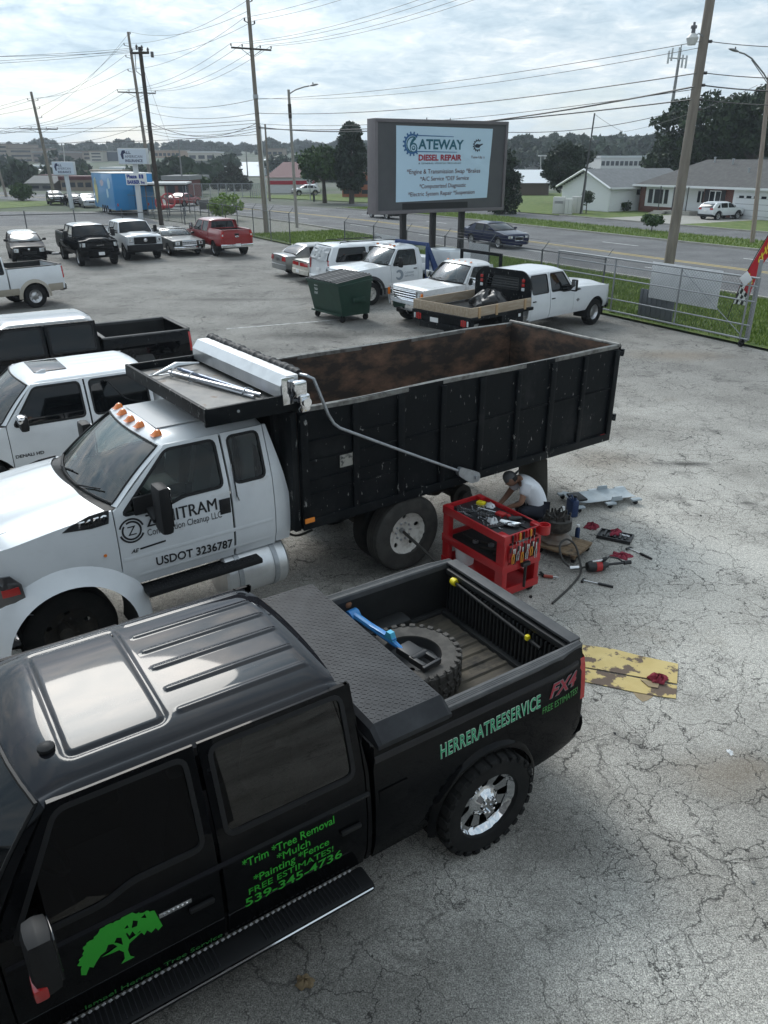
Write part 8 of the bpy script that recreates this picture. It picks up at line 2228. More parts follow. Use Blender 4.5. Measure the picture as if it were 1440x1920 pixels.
# ---- traffic and far parked cars
def car(label, loc, head, paint, kind='sedan', name=None, h=.2):
    if kind == 'sedan':
        v = Vehicle(name or 'sedan', label, 'car', loc, head, L=4.85, hw=.91, zs=.34, zb=.96, zt=1.36, zr=1.46, xr=1.2, xh=2.6, xc=3.65, zc=1.02, zn=.82, xw=(1.0, 3.85), rw=.34, tw=.21, ra=.385, doors=((1.3, 2.3), (2.315, 3.4)), rear='trunk', xq=.55, zd=1.08, paint=paint, h=h, seg=24, style='multi')
        v.shell(); v.wells(); v.under(); v.roof(16, 14); v.windshield(); v.hood(); v.front(.42, grille=(.30, .50, .72, 2, 0, CHROME, PLASTIC), lights=(.48, .82, .64, .78), bumper=(.24, .48, .10, paint)); v.quarter(); v.trunk(); v.taillamps(.6, .95, .0, .2)
    else:
        v = Vehicle(name or 'suv', label, 'car', loc, head, L=4.3, hw=.90, zs=.42, zb=1.05, zt=1.48, zr=1.58, xr=.55, xh=2.4, xc=3.25, zc=1.10, zn=.95, xw=(.8, 3.4), rw=.36, tw=.22, ra=.42, doors=((1.0, 1.95), (1.965, 3.0)), rear='wagon', xq=.45, paint=paint, h=h, seg=24)
        v.shell(); v.wells(); v.under(); v.roof(); v.windshield(); v.hood(); v.front(.5, grille=(.30, .55, .8, 2, 0, CHROME, PLASTIC), lights=(.5, .82, .7, .88), bumper=(.32, .52, .10, PLASTIC)); v.quarter((.55, .9)); v.hatch(); v.taillamps(.42, .58, .0, .22); v.bumper_mesh('rear_bumper', .32, .52, .1, PLASTIC, -1); v.plate(.0, .82)
        for x in v.xw:
            for sg in (1, -1):
                vv, ff = grid(16, 2, lambda u, w: (x - math.cos(R(190 * u - 5)) * (.41 + .07 * w), sg * (v.Y(x, .7) + .02 * (1 - w) + .003), .36 + math.sin(R(190 * u - 5)) * (.41 + .07 * w))); v.part('wheel_arch_trim', vv, ff, PLASTIC)
    v.wheelset(); v.mirrors(); v.handles()
    return v
RDH = -60.5
v = car('navy blue sedan driving along the road past the billboard', tailpos((8.3, 49.7), RDH, 4.85), RDH, NAVY, h=.14)
car('dark grey sedan on the road half hidden by the billboard', tailpos((-1.0, 79.7), 121, 4.85), 121, DKGREY)
car('white crossover parked on the driveway of the brick house', (29.2, 74.9, 0), 28, WHITE_PAINT, 'suv')
car('white hatchback parked in the side street near the stop sign', tuple(gp(598, 366)), 200, WHITE_PAINT, 'suv')
car('red sedan parked under the canopy near the dark utility pole', tuple(gp(325, 388)), 70, REDP)
car('dark sport utility vehicle parked behind the blue trailer', (-41.5, 104, 0), -62, DKGREY, 'suv')
car('black sedan parked between a dark vehicle and a silver car', (-38.2, 101.2, 0), -62, BLACK_PAINT)
car('silver sedan parked right beside the blue trailer', (-35.6, 98.6, 0), -62, mat('silver_paint', (.5, .51, .53), .3, metal=.4, coat=.6))

# ---- tool cart and its tools
CREDP = mat('cart_red', (.42, .008, .012), .38, coat=.4, var=(5, (.33, .008, .012), .45, .75), wear=(16, (.10, .02, .02), .74, .05))
CT_LOC, CT_H = (1.36, 8.80, 0), -55.0
ct = thing('tool_cart', 'red two shelf tool cart beside the dump truck wheel', 'tool cart', CT_LOC, R(CT_H))
hx, hy = .57, .31
for (x, y) in ((-hx + .05, -hy + .04), (hx - .06, -hy + .04), (-hx + .05, hy - .04), (hx - .06, hy - .04)):
    m = MB(); m.box((x, y, .54), (.12 if x < 0 else .14, .08, .80), .012); m.build('upright', CREDP, ct)
for z, nm in ((.13, 'bottom_shelf'), (.46, 'middle_shelf'), (.86, 'top_tray')):
    m = MB(); m.box((0, 0, z), (2 * hx - .02, 2 * hy - .02, .03), .006)
    for y in (-hy, hy): m.box((0, y, z + .02), (2 * hx, .025, .11), .008)
    for x in (-hx, hx): m.box((x, 0, z + .02), (.025, 2 * hy + .025, .11), .008)
    m.build(nm, CREDP, ct)
m = MB(); m.box((0, 0, .884), (2 * hx - .06, 2 * hy - .06, .012), .002); m.build('tray_mat', BLACKV, ct)
m = MB(); m.box((-.05, 0, .485), (2 * hx - .2, 2 * hy - .1, .01)); m.build('shelf_mat', UNDER, ct)
for (x, y) in ((-hx + .08, -hy + .06), (hx - .08, -hy + .06), (-hx + .08, hy - .06), (hx - .08, hy - .06)):
    m = MB(); m.lathe([(.001, -.02), (.06, -.02), (.06, .02), (.001, .02)], 14, 'Y', (x, y, .06)); m.build('caster', RUBBER, ct)
m = MB(); m.lathe([(.05, -.015), (.075, -.015), (.075, .10), (.06, .10), (.05, .0)], 18, 'Z', (hx + .06, hy - .02, .86), close=True); m.build('holder_cup', CREDP, ct)
m = MB(); m.box((hx + .022, 0, .72), (.012, .5, .16), .003); m.build('tool_bar', CREDP, ct)
STL = mat('tool_chrome', (.62, .62, .63), .22, metal=1.0); DKS = mat('tool_black', (.012, .012, .013), .4); RGRIP = mat('grip_red', (.40, .02, .02), .5); OGRIP = mat('grip_orange', (.65, .28, .03), .5)
_tr = random.Random(21)
def on_cart(o, x, y, z, rz=0): place_in(o, CT_LOC, CT_H, x, y, z, rz)
def wrench(label, x, y, rz, l, z=.893):
    t = thing('wrench', label, 'wrench', group='chrome wrenches scattered on the cart tray'); on_cart(t, x, y, z, rz)
    m = MB(); m.box((0, 0, .006), (l, .014, .008), .003); m.lathe([(l * .045 + .004, 0), (l * .075 + .006, 0), (l * .075 + .006, .012), (l * .045 + .004, .012)], 12, 'Z', (l / 2, 0, 0), close=True)
    m.box((-l / 2 - .008, .010, .006), (.03, .008, .012), .002); m.box((-l / 2 - .008, -.010, .006), (.03, .008, .012), .002); m.build('shaft', STL, t)
for k in range(22):
    wrench('chrome wrench lying on the tool cart tray', _tr.uniform(-.45, .42), _tr.uniform(-.22, .2), _tr.uniform(0, 3.14), _tr.uniform(.09, .20))
for k in range(3):
    t = thing('socket_rail', 'black rail holding a row of chrome sockets on the cart', 'sockets', group='socket rails on the cart tray'); on_cart(t, -.36 + .30 * k, -.16 + .12 * (k % 2), .893, .25 + .5 * k)
    m = MB(); m.box((0, 0, .008), (.24, .05, .016), .004); m.build('rail', DKS, t)
    for j in range(7):
        m = MB(); m.lathe([(.009 + .001 * j, .016), (.009 + .001 * j, .045), (.006, .046), (.006, .02)], 10, 'Z', (-.1 + .033 * j, 0, 0)); m.build('socket', STL, t)
def lump(name, label, cat, loc, sx, sy, sz, material, seed=1, rz=0, cart=False, fold=.25):
    t = thing(name, label, cat)
    if cart: on_cart(t, *loc, rz)
    else: t.location = loc; t.rotation_euler[2] = rz
    rr = random.Random(seed); a1, a2, a3 = rr.uniform(2, 5), rr.uniform(3, 7), rr.uniform(0, 6)
    vv, ff = grid(12, 28, lambda u, w: (lambda ph, q: (sx * math.cos(q) * math.sin(ph) * (1 + fold * math.sin(a1 * q + a3 + 2 * ph)), sy * math.sin(q) * math.sin(ph) * (1 + fold * math.sin(a2 * q + ph)), max(.002, sz * math.cos(ph * .98) * (1 + 1.6 * fold * math.sin(a1 * q * 1.7 + 5 * ph) + .8 * fold * math.sin(a2 * q * 1.3 + 9 * ph)))))(u * math.pi / 2, w * 2 * math.pi))
    raw('cloth', vv, ff, material, t, angle=30); return t
RAGR = mat('rag_red', (.20, .015, .035), .9, var=(30, (.30, .04, .06), .4, .7)); RAGW = mat('rag_white', (.66, .67, .68), .8)
lump('rag', 'crumpled white rag on the far end of the cart tray', 'rag', (-.25, .20, .893), .06, .05, .05, RAGW, 2, 0, True)
lump('rag', 'crumpled white plastic bag near the hanging pliers on the cart', 'rag', (.14, -.10, .893), .08, .05, .06, RAGW, 3, 0, True)
t = thing('tape_roll', 'yellow tool case at the back of the cart tray', 'case'); on_cart(t, -.38, .16, .893, .3); m = MB(); m.box((0, 0, .02), (.11, .08, .04), .01); m.build('shell', YELLOWP, t); m = MB(); m.box((.0, 0, .046), (.05, .02, .012), .003); m.build('handle', YELLOWP, t)
t = thing('parts_box', 'flat red box in the middle of the cart tray', 'box'); on_cart(t, .02, .14, .893, .2); m = MB(); m.box((0, 0, .014), (.12, .09, .028), .006); m.build('base', RGRIP, t); m = MB(); m.box((0, 0, .032), (.122, .092, .008), .003); m.build('lid', RGRIP, t)
t = thing('parts_tray', 'shiny metal parts tray at the near end of the cart', 'tray'); on_cart(t, .30, .02, .893, .5)
m = MB(); vv, ff = grid(4, 4, lambda u, w: (lerp(-.13, .13, u), lerp(-.07, .07, w), .03 if (u in (0, 1) or w in (0, 1)) else .008)); m.add(vv, ff); bmesh.ops.solidify(m.bm, geom=m.bm.faces[:], thickness=.003); m.build('tray', STL, t); m = MB(); m.lathe([(.03, .01), (.035, .03), (.02, .035)], 12, 'Z'); m.build('bearing', STL, t)
t = thing('impact_driver', 'black and red impact driver on the cart tray', 'power tool'); on_cart(t, .25, .16, .893, 1.1); m = MB(); m.lathe([(.001, -.08), (.03, -.08), (.035, -.03), (.03, .06), (.012, .09), (.001, .09)], 14, 'X', (0, 0, .035)); m.build('body', DKS, t); m = MB(); m.box((-.05, .07, .03), (.045, .12, .04), .015); m.build('grip', RGRIP, t)
t = thing('long_ratchet', 'long chrome ratchet lying across the cart tray', 'ratchet'); on_cart(t, -.14, .10, .897, .35); m = MB(); m.tube([(-.17, 0, .012), (.14, 0, .012)], .009, 8); m.build('handle', STL, t); m = MB(); m.lathe([(.001, 0), (.024, 0), (.024, .024), (.001, .024)], 14, 'Z', (.155, 0, 0)); m.build('head', STL, t)
m = MB(); m.box((.38, .12, .895), (.32, .012, .03), .002); m.box((.38, .30, .90), (.32, .012, .05), .002); m.box((.54, .2, .9), (.012, .2, .05), .002); m.build('wire_divider', DKS, ct)
for k in range(13):
    t = thing('pliers', 'pliers hanging from the end of the red cart', 'pliers', group='pliers and cutters hanging on the cart end'); on_cart(t, hx + .045 + .012 * (k % 2), -.24 + k * .038, .78 - .015 * (k % 3), 0)
    m = MB(); m.box((0, 0, -.03), (.012, .022, .07), .004); m.lathe([(.001, -.006), (.012, -.006), (.012, .006), (.001, .006)], 8, 'X', (0, 0, -.06)); m.build('jaws', STL if k % 3 else DKS, t)
    gm = (RGRIP, OGRIP, DKS, STL)[k % 4]
    for sg in (1, -1):
        m = MB(); m.tube([(0, sg * .004, -.06), (0, sg * .018, -.12), (0, sg * .012, -.19 - .01 * (k % 3))], .007, 6); m.build('handle', gm, t)
for k in range(7):
    t = thing('screwdriver', 'screwdriver standing in the end rack of the cart', 'screwdriver', group='screwdrivers in the cart end rack'); on_cart(t, hx + .03, -.2 + k * .06, .80, 0)
    m = MB(); m.tube([(0, 0, -.05), (0, 0, .06)], .004, 6); m.build('shaft', STL, t); m = MB(); m.lathe([(.008, .04), (.013, .05), (.013, .12), (.009, .135), (.001, .14)], 8, 'Z'); m.build('handle', (DKS, RGRIP, OGRIP)[k % 3], t)
t = thing('hammer', 'black hammer hanging head up from the cart end', 'hammer'); on_cart(t, hx + .06, .02, .18, 0); m = MB(); m.tube([(0, 0, 0), (0, 0, .30)], .018, 8); m.build('handle', DKS, t); m = MB(); m.box((0, 0, .32), (.05, .13, .05), .01); m.build('head', mat('hammer_steel', (.05, .05, .052), .4, metal=.6), t)
for k in range(4):
    t = thing('spanner', 'large dark spanner lying on the middle shelf of the cart', 'spanner', group='dark spanners on the cart middle shelf'); on_cart(t, -.3 + .2 * k, -.10 + .05 * (k % 2), .495, .3 * k); m = MB(); m.tube([(-.12, 0, .02), (.12, 0, .02)], .02, 6); m.build('shaft', CHASSIS, t); m = MB(); m.lathe([(.018, 0), (.04, 0), (.04, .03), (.018, .03)], 10, 'Z', (.14, 0, .005), close=True); m.build('ring', GALV, t)
t = thing('bucket', 'white plastic bucket standing on the bottom shelf of the cart', 'bucket'); on_cart(t, -.33, -.12, .145, 0)
m = MB(); m.lathe([(.001, 0), (.115, 0), (.138, .24), (.15, .24), (.15, .275), (.143, .275), (.143, .31), (.15, .31), (.15, .335), (.136, .335), (.112, .01), (.001, .01)], 28, 'Z'); m.build('pail', mat('bucket_white', (.66, .67, .67), .45, var=(5, (.5, .5, .49), .5, .8)), t)
m = MB(); m.tube([(.15 * math.cos(a), .15 * math.sin(a) - .03 * math.sin(a), .29 - .12 * math.sin(a)) for a in np.linspace(0, math.pi, 11)], .004, 5); m.build('bail', GALV, t)

# ---- things on the asphalt
cr = thing('creeper', 'silver grey mechanic creeper board on small black casters', 'creeper', (3.45, 11.30, 0), R(16))
CREEP = mat('creeper_grey', (.36, .41, .44), .4, var=(5, (.28, .32, .35), .45, .75))
def crp(u, w):
    x, y = lerp(-.55, .58, u), lerp(-.22, .22, w)
    return (x, y * (1 - .12 * (u > .75)), .07 + .045 * abs(2 * w - 1) ** 2 + (.05 * ((.14 - u) / .14) if u < .14 else 0) + .01 * math.sin(u * 26) * (.2 < w < .8))
vv, ff = grid(26, 14, crp); m = MB(); m.add(vv, ff); bmesh.ops.solidify(m.bm, geom=m.bm.faces[:], thickness=.02); bdc = m.build('bed', CREEP, cr)
for (x, y) in ((-.5, -.27), (-.5, .27), (.05, -.27), (.05, .27), (.52, -.24), (.52, .24)):
    m = MB(); m.box((x, y, .085), (.17, .09, .03), .01); m.build('wing', CREEP, bdc)
    m = MB(); m.lathe([(.001, -.014), (.035, -.014), (.035, .014), (.001, .014)], 12, 'Y', (x, y, .035)); m.box((x, y, .062), (.03, .03, .03), .006); m.build('caster', RUBBER, cr)
m = MB(); m.box((-.40, 0, .135), (.22, .30, .035), .015); m.build('headrest', PLASTIC, cr)
for sg in (-1, 1):
    m = MB(); m.prism([(-.1, 0), (.1, 0), (.08, .07), (-.08, .07)], lambda a, b: (.18 + a, sg * .235, .10 + b), lambda a, b: (.18 + a, sg * .215, .10 + b)); m.build('side_lip', CREEP, bdc)
# wooden dolly and hub
dl = thing('wooden_dolly', 'square wooden furniture dolly with oily top on the asphalt', 'dolly', (2.52, 9.58, 0), R(-38))
DWOOD = mat('oily_wood', (.16, .105, .06), .8, var=((3, 14, 14), (.24, .17, .10), .4, .7), wear=(5, (.03, .025, .02), .55, .12))
for k in range(5):
    m = MB(); m.box((0, -.22 + .11 * k, .115), (.60, .105, .03), .006); m.build('plank', DWOOD, dl)
for x in (-.26, .26):
    m = MB(); m.box((x, 0, .085), (.06, .55, .03), .006); m.build('batten', DWOOD, dl)
for (x, y) in ((-.25, -.22), (.25, -.22), (-.25, .22), (.25, .22)):
    m = MB(); m.lathe([(.001, -.015), (.035, -.015), (.035, .015), (.001, .015)], 12, 'Y', (x, y, .035)); m.build('caster', RUBBER, dl)
hb = thing('wheel_hub', 'greasy wheel hub and brake drum stacked on the wooden dolly', 'hub', (2.42, 9.68, .131), 0)
GREASE = mat('greasy_iron', (.03, .027, .024), .4, metal=.4, var=(14, (.09, .08, .07), .45, .7)); RUSTI = mat('rusty_iron', (.16, .12, .09), .6, metal=.3, var=(8, (.22, .20, .18), .4, .7))
m = MB(); m.lathe([(.001, 0), (.22, 0), (.225, .03), (.20, .05), (.14, .06), (.12, .12), (.13, .16), (.001, .16)], 36, 'Z'); m.build('flange', RUSTI, hb)
m = MB(); m.lathe([(.10, .16), (.17, .17), (.20, .20), (.20, .34), (.17, .36), (.10, .36), (.001, .35)], 36, 'Z'); m.build('drum', GREASE, hb)
for k in range(10):
    a = 2 * math.pi * k / 10; m = MB(); m.lathe([(.016, .34), (.016, .42), (.001, .425)], 6, 'Z', (.165 * math.cos(a), .165 * math.sin(a), 0)); m.build('stud', GREASE, hb)
for k in range(9):
    a = _tr.uniform(0, 6.28); r_ = _tr.uniform(.02, .12); m = MB(); m.tube([(r_ * math.cos(a), r_ * math.sin(a), .36), (r_ * math.cos(a + .6) * 1.3, r_ * math.sin(a + .6) * 1.3, .40 + .03 * (k % 3)), (r_ * math.cos(a + 1.3), r_ * math.sin(a + 1.3), .37)], .014, 6); m.build('spring', GREASE, hb)
def can(name, label, cat, loc, r, h, body, cap, neck=.5, capc=None):
    t = thing(name, label, cat, loc); m = MB(); m.lathe([(.001, 0), (r, 0), (r, h * .78), (r * neck, h * .90), (r * neck, h)], 20, 'Z'); m.build('body', body, t); m = MB(); m.lathe([(r * neck * 1.15, h * .97), (r * neck * 1.15, h * 1.12), (.001, h * 1.13)], 14, 'Z'); m.build('cap', cap, t); return t
can('spray_can', 'dark blue spray can with white top beside the hub dolly', 'can', (2.80, 9.98, 0), .035, .20, mat('can_blue', (.02, .04, .10), .3, metal=.3), WHITE, .6)
can('bottle', 'white plastic bottle standing beside the blue oil jug', 'bottle', (2.72, 10.62, 0), .05, .20, mat('bottle_white', (.68, .70, .66), .4), WHITE, .4)
oj = thing('oil_jug', 'dark blue oil jug with moulded handle near the creeper', 'jug', (2.90, 10.78, 0), R(20)); OJ = mat('jug_blue', (.012, .03, .09), .35, var=(20, (.03, .06, .14), .5, .7))
m = MB(); m.box((0, 0, .14), (.12, .19, .28), .03); m.lathe([(.03, .27), (.025, .33), (.001, .33)], 12, 'Z', (0, -.05, 0)); m.build('body', OJ, oj)
m = MB(); m.tube([(0, .0, .27), (0, .05, .32), (0, .11, .29), (0, .10, .18)], .014, 8); m.build('handle', OJ, oj); m = MB(); m.box((.062, 0, .13), (.006, .13, .14), .002); m.build('label_panel', mat('jug_label', (.06, .09, .18), .4), oj)
m = MB(); m.lathe([(.03, .33), (.03, .36), (.001, .362)], 12, 'Z', (0, -.05, 0)); m.build('cap', DKS, oj)
lump('rag', 'dark red rag balled up between dolly and creeper', 'rag', (3.10, 10.34, 0), .10, .08, .07, RAGR, 5)
lump('rag', 'red rag spread flat near the hammer on the asphalt', 'rag', (3.29, 9.44, 0), .14, .11, .03, RAGR, 6)
lump('rag', 'crumpled dark red rag lying on the cardboard', 'rag', (2.88, 6.62, .024), .10, .08, .05, RAGR, 7)
stt = thing('socket_tray', 'black moulded tray with tools and red rag on the asphalt', 'tray', (3.36, 10.0, 0), R(-28))
m = MB(); m.box((0, 0, .018), (.46, .26, .03), .008)
for y in (-.13, .13): m.box((0, y, .03), (.46, .02, .05), .006)
for x in (-.23, .23): m.box((x, 0, .03), (.02, .28, .05), .006)
m.build('tray', DKS, stt)
for k in range(5):
    m = MB(); m.lathe([(.001, -.09), (.02, -.09), (.02, .09), (.001, .09)], 10, 'Y', (-.15 + .075 * k, 0, .045)); m.build('socket', mat('hammer_steel', (.05, .05, .052), .4, metal=.6), stt)
m = MB(); m.tube([(.05, .05, .05), (.2, .02, .06)], .012, 6); m.build('extension', STL, stt)
lump('rag', 'red rag lying over the black socket tray', 'rag', (3.38, 10.07, .05), .13, .07, .045, RAGR, 9, .8)
for lab, loc, rz, l in (('claw hammer with black grip lying beside the red rag', (3.47, 9.62, 0), -.95, .36), ('ball hammer with black grip beside the impact wrench', (2.62, 8.72, 0), -.45, .36)):
    t = thing('hammer', lab, 'hammer', loc, rz); m = MB(); m.tube([(-.02, 0, .018), (l * .45, 0, .018)], .009, 8); m.build('shaft', STL, t); m = MB(); m.tube([(l * .45, 0, .02), (l * .5, 0, .02), (l, 0, .018)], .017, 8, rs=[.013, .018, .017]); m.build('grip', DKS, t); m = MB(); m.tube([(-.03, -.05, .02), (-.03, .03, .022), (-.015, .07, .018)], .016, 8, rs=[.017, .014, .006]); m.build('head', mat('hammer_steel', (.05, .05, .052), .4, metal=.6), t)
iw = thing('impact_wrench', 'black and red air impact wrench with hose loop on the asphalt', 'impact wrench', (2.86, 9.02, 0), R(12))
m = MB(); m.lathe([(.001, -.16), (.06, -.16), (.075, -.12), (.075, .05), (.05, .10), (.03, .14), (.001, .14)], 20, 'X', (0, 0, .08)); m.build('motor', DKS, iw)
m = MB(); m.lathe([(.077, -.05), (.079, -.05), (.079, .03), (.077, .03)], 20, 'X', (0, 0, .08), close=True); m.build('red_band', RGRIP, iw)
m = MB(); m.lathe([(.018, .13), (.018, .36), (.03, .37), (.03, .47), (.001, .47)], 12, 'X', (0, 0, .08)); m.build('anvil', DKS, iw)
m = MB(); m.box((-.03, -.02, .16), (.16, .03, .03), .01); m.build('label_plate', STL, iw)
m = MB(); m.tube([(.04, -.02, .13), (.06, -.06, .22), (.02, -.05, .2)], .02, 8); m.build('trigger', DKS, iw)
m = MB(); m.tube([(.1, .02, .13), (.2, .1, .14), (.33, .1, .1), (.36, .02, .09)], .012, 8); m.build('side_handle', DKS, iw)
hs = thing('air_hose', 'dark rubber air hose looping from the wrench towards the pickup', 'hose', (2.70, 9.0, 0)); 
m = MB(); m.tube(smooth([(0, .02, .06), (-.18, .0, .05), (-.30, .12, .12), (-.30, .34, .22), (-.18, .46, .25), (-.08, .36, .2), (-.06, .12, .08), (-.10, -.1, .03), (-.30, -.42, .015), (-.62, -.84, .015)]), .014, 8); m.build('hose', mat('hose_rubber', (.04, .037, .033), .7), hs); m = MB(); m.tube([(-.22, .01, .05), (-.1, .01, .06)], .024, 8); m.build('coupling', STL, hs)
ag = thing('air_gun', 'red air gun with bright nozzle lying beside the cart', 'air gun', (2.10, 8.83, 0), R(-14))
m = MB(); m.tube([(0, 0, .03), (.12, 0, .03)], .022, 8); m.build('barrel', mat('gun_red', (.32, .05, .03), .4), ag); m = MB(); m.tube([(0, 0, .03), (-.05, .09, .03)], .02, 8, rs=[.024, .016]); m.build('grip', DKS, ag); m = MB(); m.tube([(.12, 0, .03), (.19, 0, .03)], .008, 8); m.build('nozzle', STL, ag)
nt_ = thing('nut', 'small black nut lying between cart and pickup', 'nut', tuple(gp(995, 1120))); m = MB(); m.lathe([(.008, 0), (.022, 0), (.022, .02), (.008, .02)], 6, 'Z', close=True); m.build('nut', DKS, nt_)
# cardboard
CARD = mat('painted_cardboard', (.55, .42, .17), .85, var=(3, (.62, .49, .22), .4, .7), wear=(3.2, (.14, .10, .075), .53, .03), bump=(20, .2, .004))
CARDB = mat('brown_cardboard', (.34, .26, .16), .9, var=(6, (.25, .19, .12), .4, .7))
cbd = thing('cardboard_sheet', 'flattened yellow painted cardboard with brown stains behind the pickup', 'cardboard')
_q = [gp(1100, 1213), gp(1158, 1220), gp(1271, 1247), gp(1270, 1283), gp(1100, 1252)]
def cpt(px, py, z): p = gp(px, py); return (p.x, p.y, z)
for nm, poly, z, mt in (('upper_flap', [(1090, 1211), (1150, 1219), (1200, 1232), (1271, 1247), (1269, 1284), (1180, 1268), (1092, 1252)], .018, CARD), ('lower_flap', [(1092, 1254), (1180, 1270), (1269, 1287), (1267, 1311), (1235, 1307), (1180, 1297), (1090, 1278)], .012, CARD), ('torn_corner', [(1184, 1294), (1226, 1305), (1215, 1313), (1205, 1316), (1194, 1308)], .004, CARDB)):
    m = MB(); m.prism(poly, lambda a, b: cpt(a, b, z), lambda a, b: cpt(a, b, z - .006)); m.build(nm, mt, cbd, smooth=False)
m = MB(); m.prism([(1200, 1277), (1236, 1283), (1233, 1293), (1215, 1290)], lambda a, b: cpt(a, b, .024), lambda a, b: cpt(a, b, .02)); m.build('loose_flap', CARDB, cbd, smooth=False)
bp_ = thing('black_bag', 'black crumpled work bag behind the cart end', 'bag', (2.32, 10.1, 0)); 
vv, ff = grid(12, 20, lambda u, w: (lambda ph, q: (.17 * math.cos(q) * math.sin(ph) * (1 + .2 * math.sin(4 * q + 3 * ph)), .15 * math.sin(q) * math.sin(ph), .24 * math.cos(ph * .98) * (1 + .25 * math.sin(5 * q + 6 * ph))))(u * math.pi / 2, w * 2 * math.pi)); raw('bag', vv, ff, BLACKV, bp_, angle=30)

# ---- the mechanic
SKIN = mat('skin', (.30, .165, .11), .55); SHIRT = mat('white_cotton', (.74, .76, .80), .85, bump=(14, .3, .02)); PANTS = mat('navy_work_trousers', (.012, .014, .024), .85); CAPM = mat('grey_cap', (.13, .135, .14), .85); SHOE = mat('black_boot', (.012, .012, .012), .6); HAIR = mat('dark_hair', (.01, .008, .007), .7); TATTOO = SKIN
MY = 10.42
man = thing('person', 'person in white t-shirt and backwards grey cap crouching under the dump box', 'person', (2.10, 10.42, 0))
def J(px, py, dy=0.0): return pt(px, py, MY + dy) - Vector(man.location)
J_ = dict(pel=J(1008, 958), sp1=J(1006, 940), sp2=J(997, 918), ch=J(985, 903), nk=J(973, 898), hd=J(965, 900), shL=J(986, 912, -.17), elL=J(977, 944, -.22), wrL=J(957, 950, -.12), shR=J(974, 898, .17), elR=J(950, 930, .18), wrR=J(936, 946, .02),
          hpL=J(1008, 960, -.11), knL=J(975, 958, -.20), anL=J(990, 992, -.16), toL=J(972, 1000, -.18), hpR=J(1004, 957, .11), knR=J(966, 945, .20), anR=J(985, 980, .16), toR=J(968, 985, .18))
for k in ('anL', 'anR', 'toL', 'toR'): J_[k].z = max(J_[k].z, .07 if 'an' in k else .03) if False else (.08 if 'an' in k else .035)
def skin(name, joints, edges, material, parent, root=0, sub=2):
    me = bpy.data.meshes.new(name); me.from_pydata([tuple(j[0]) for j in joints], edges, [])
    o = bpy.data.objects.new(name, me); COL.objects.link(o); o.parent = parent; me.materials.append(material)
    sk = o.modifiers.new('skin', 'SKIN'); sk.use_smooth_shade = True
    for i, j in enumerate(joints):
        r = j[1]; me.skin_vertices[0].data[i].radius = (r, r) if not isinstance(r, tuple) else r
    me.skin_vertices[0].data[root].use_root = True
    ss_ = o.modifiers.new('sub', 'SUBSURF'); ss_.levels = sub; ss_.render_levels = sub
    return o
nm_ = list(J_); ix = {k: i for i, k in enumerate(nm_)}
rad = dict(pel=.15, sp1=.14, sp2=.15, ch=.14, nk=.055, hd=.06, shL=.065, shR=.065, elL=.045, elR=.045, wrL=.033, wrR=.033, hpL=.10, hpR=.10, knL=.065, knR=.065, anL=.045, anR=.045, toL=.035, toR=.035)
ed = [('pel', 'sp1'), ('sp1', 'sp2'), ('sp2', 'ch'), ('ch', 'nk'), ('nk', 'hd'), ('ch', 'shL'), ('shL', 'elL'), ('elL', 'wrL'), ('ch', 'shR'), ('shR', 'elR'), ('elR', 'wrR'), ('pel', 'hpL'), ('hpL', 'knL'), ('knL', 'anL'), ('anL', 'toL'), ('pel', 'hpR'), ('hpR', 'knR'), ('knR', 'anR'), ('anR', 'toR')]
jj_ = [(J_[k], rad[k]) for k in nm_]; ee = [(ix[a], ix[b]) for a, b in ed]
# fingers: five short chains from each palm, in the same body mesh
for w_, e_ in (('wrL', 'elL'), ('wrR', 'elR')):
    d = (J_[w_] - J_[e_]).normalized(); sd = d.cross(Vector((0, 0, 1))).normalized(); upv = sd.cross(d).normalized()
    palm = len(jj_); jj_.append((J_[w_] + d * .07, (.036, .022))); ee.append((ix[w_], palm))
    for f_, (o_, l_) in enumerate(((-.030, .065), (-.010, .078), (.010, .073), (.030, .058))):
        a = len(jj_); jj_.append((J_[w_] + d * .115 + sd * o_ - upv * .004, .009)); jj_.append((J_[w_] + d * (.115 + l_ * .5) + sd * o_ - upv * .02, .009)); jj_.append((J_[w_] + d * (.115 + l_ * .75) + sd * o_ * .9 - upv * .045, .008)); ee += [(palm, a), (a, a + 1), (a + 1, a + 2)]
    a = len(jj_); jj_.append((J_[w_] + d * .06 - sd * .045, .011)); jj_.append((J_[w_] + d * .10 - sd * .065 - upv * .02, .010)); ee += [(palm, a), (a, a + 1)]
bodym = skin('body', jj_, ee, SKIN, man)
sh_j = [(J_['pel'] + Vector((0, 0, .02)), .175), (J_['sp1'], .17), (J_['sp2'], .175), (J_['ch'], .16), (J_['ch'].lerp(J_['nk'], .6), .085), (J_['shL'], .085), (J_['shL'].lerp(J_['elL'], .62), .085), (J_['shR'], .085), (J_['shR'].lerp(J_['elR'], .62), .085)]
skin('t_shirt', sh_j, [(0, 1), (1, 2), (2, 3), (3, 4), (3, 5), (5, 6), (3, 7), (7, 8)], SHIRT, man)
pk = ['pel', 'hpL', 'knL', 'anL', 'hpR', 'knR', 'anR']; pr2 = dict(pel=.17, hpL=.125, hpR=.125, knL=.09, knR=.09, anL=.065, anR=.065)
skin('trousers', [(J_[k], pr2[k]) for k in pk], [(0, 1), (1, 2), (2, 3), (0, 4), (4, 5), (5, 6)], PANTS, man)
for s_ in 'LR':
    skin('boot', [(J_['an' + s_] + Vector((.02, 0, .02)), .055), (J_['an' + s_] + Vector((0, 0, -.03)), .05), (J_['to' + s_], .042)], [(0, 1), (1, 2)], SHOE, man)
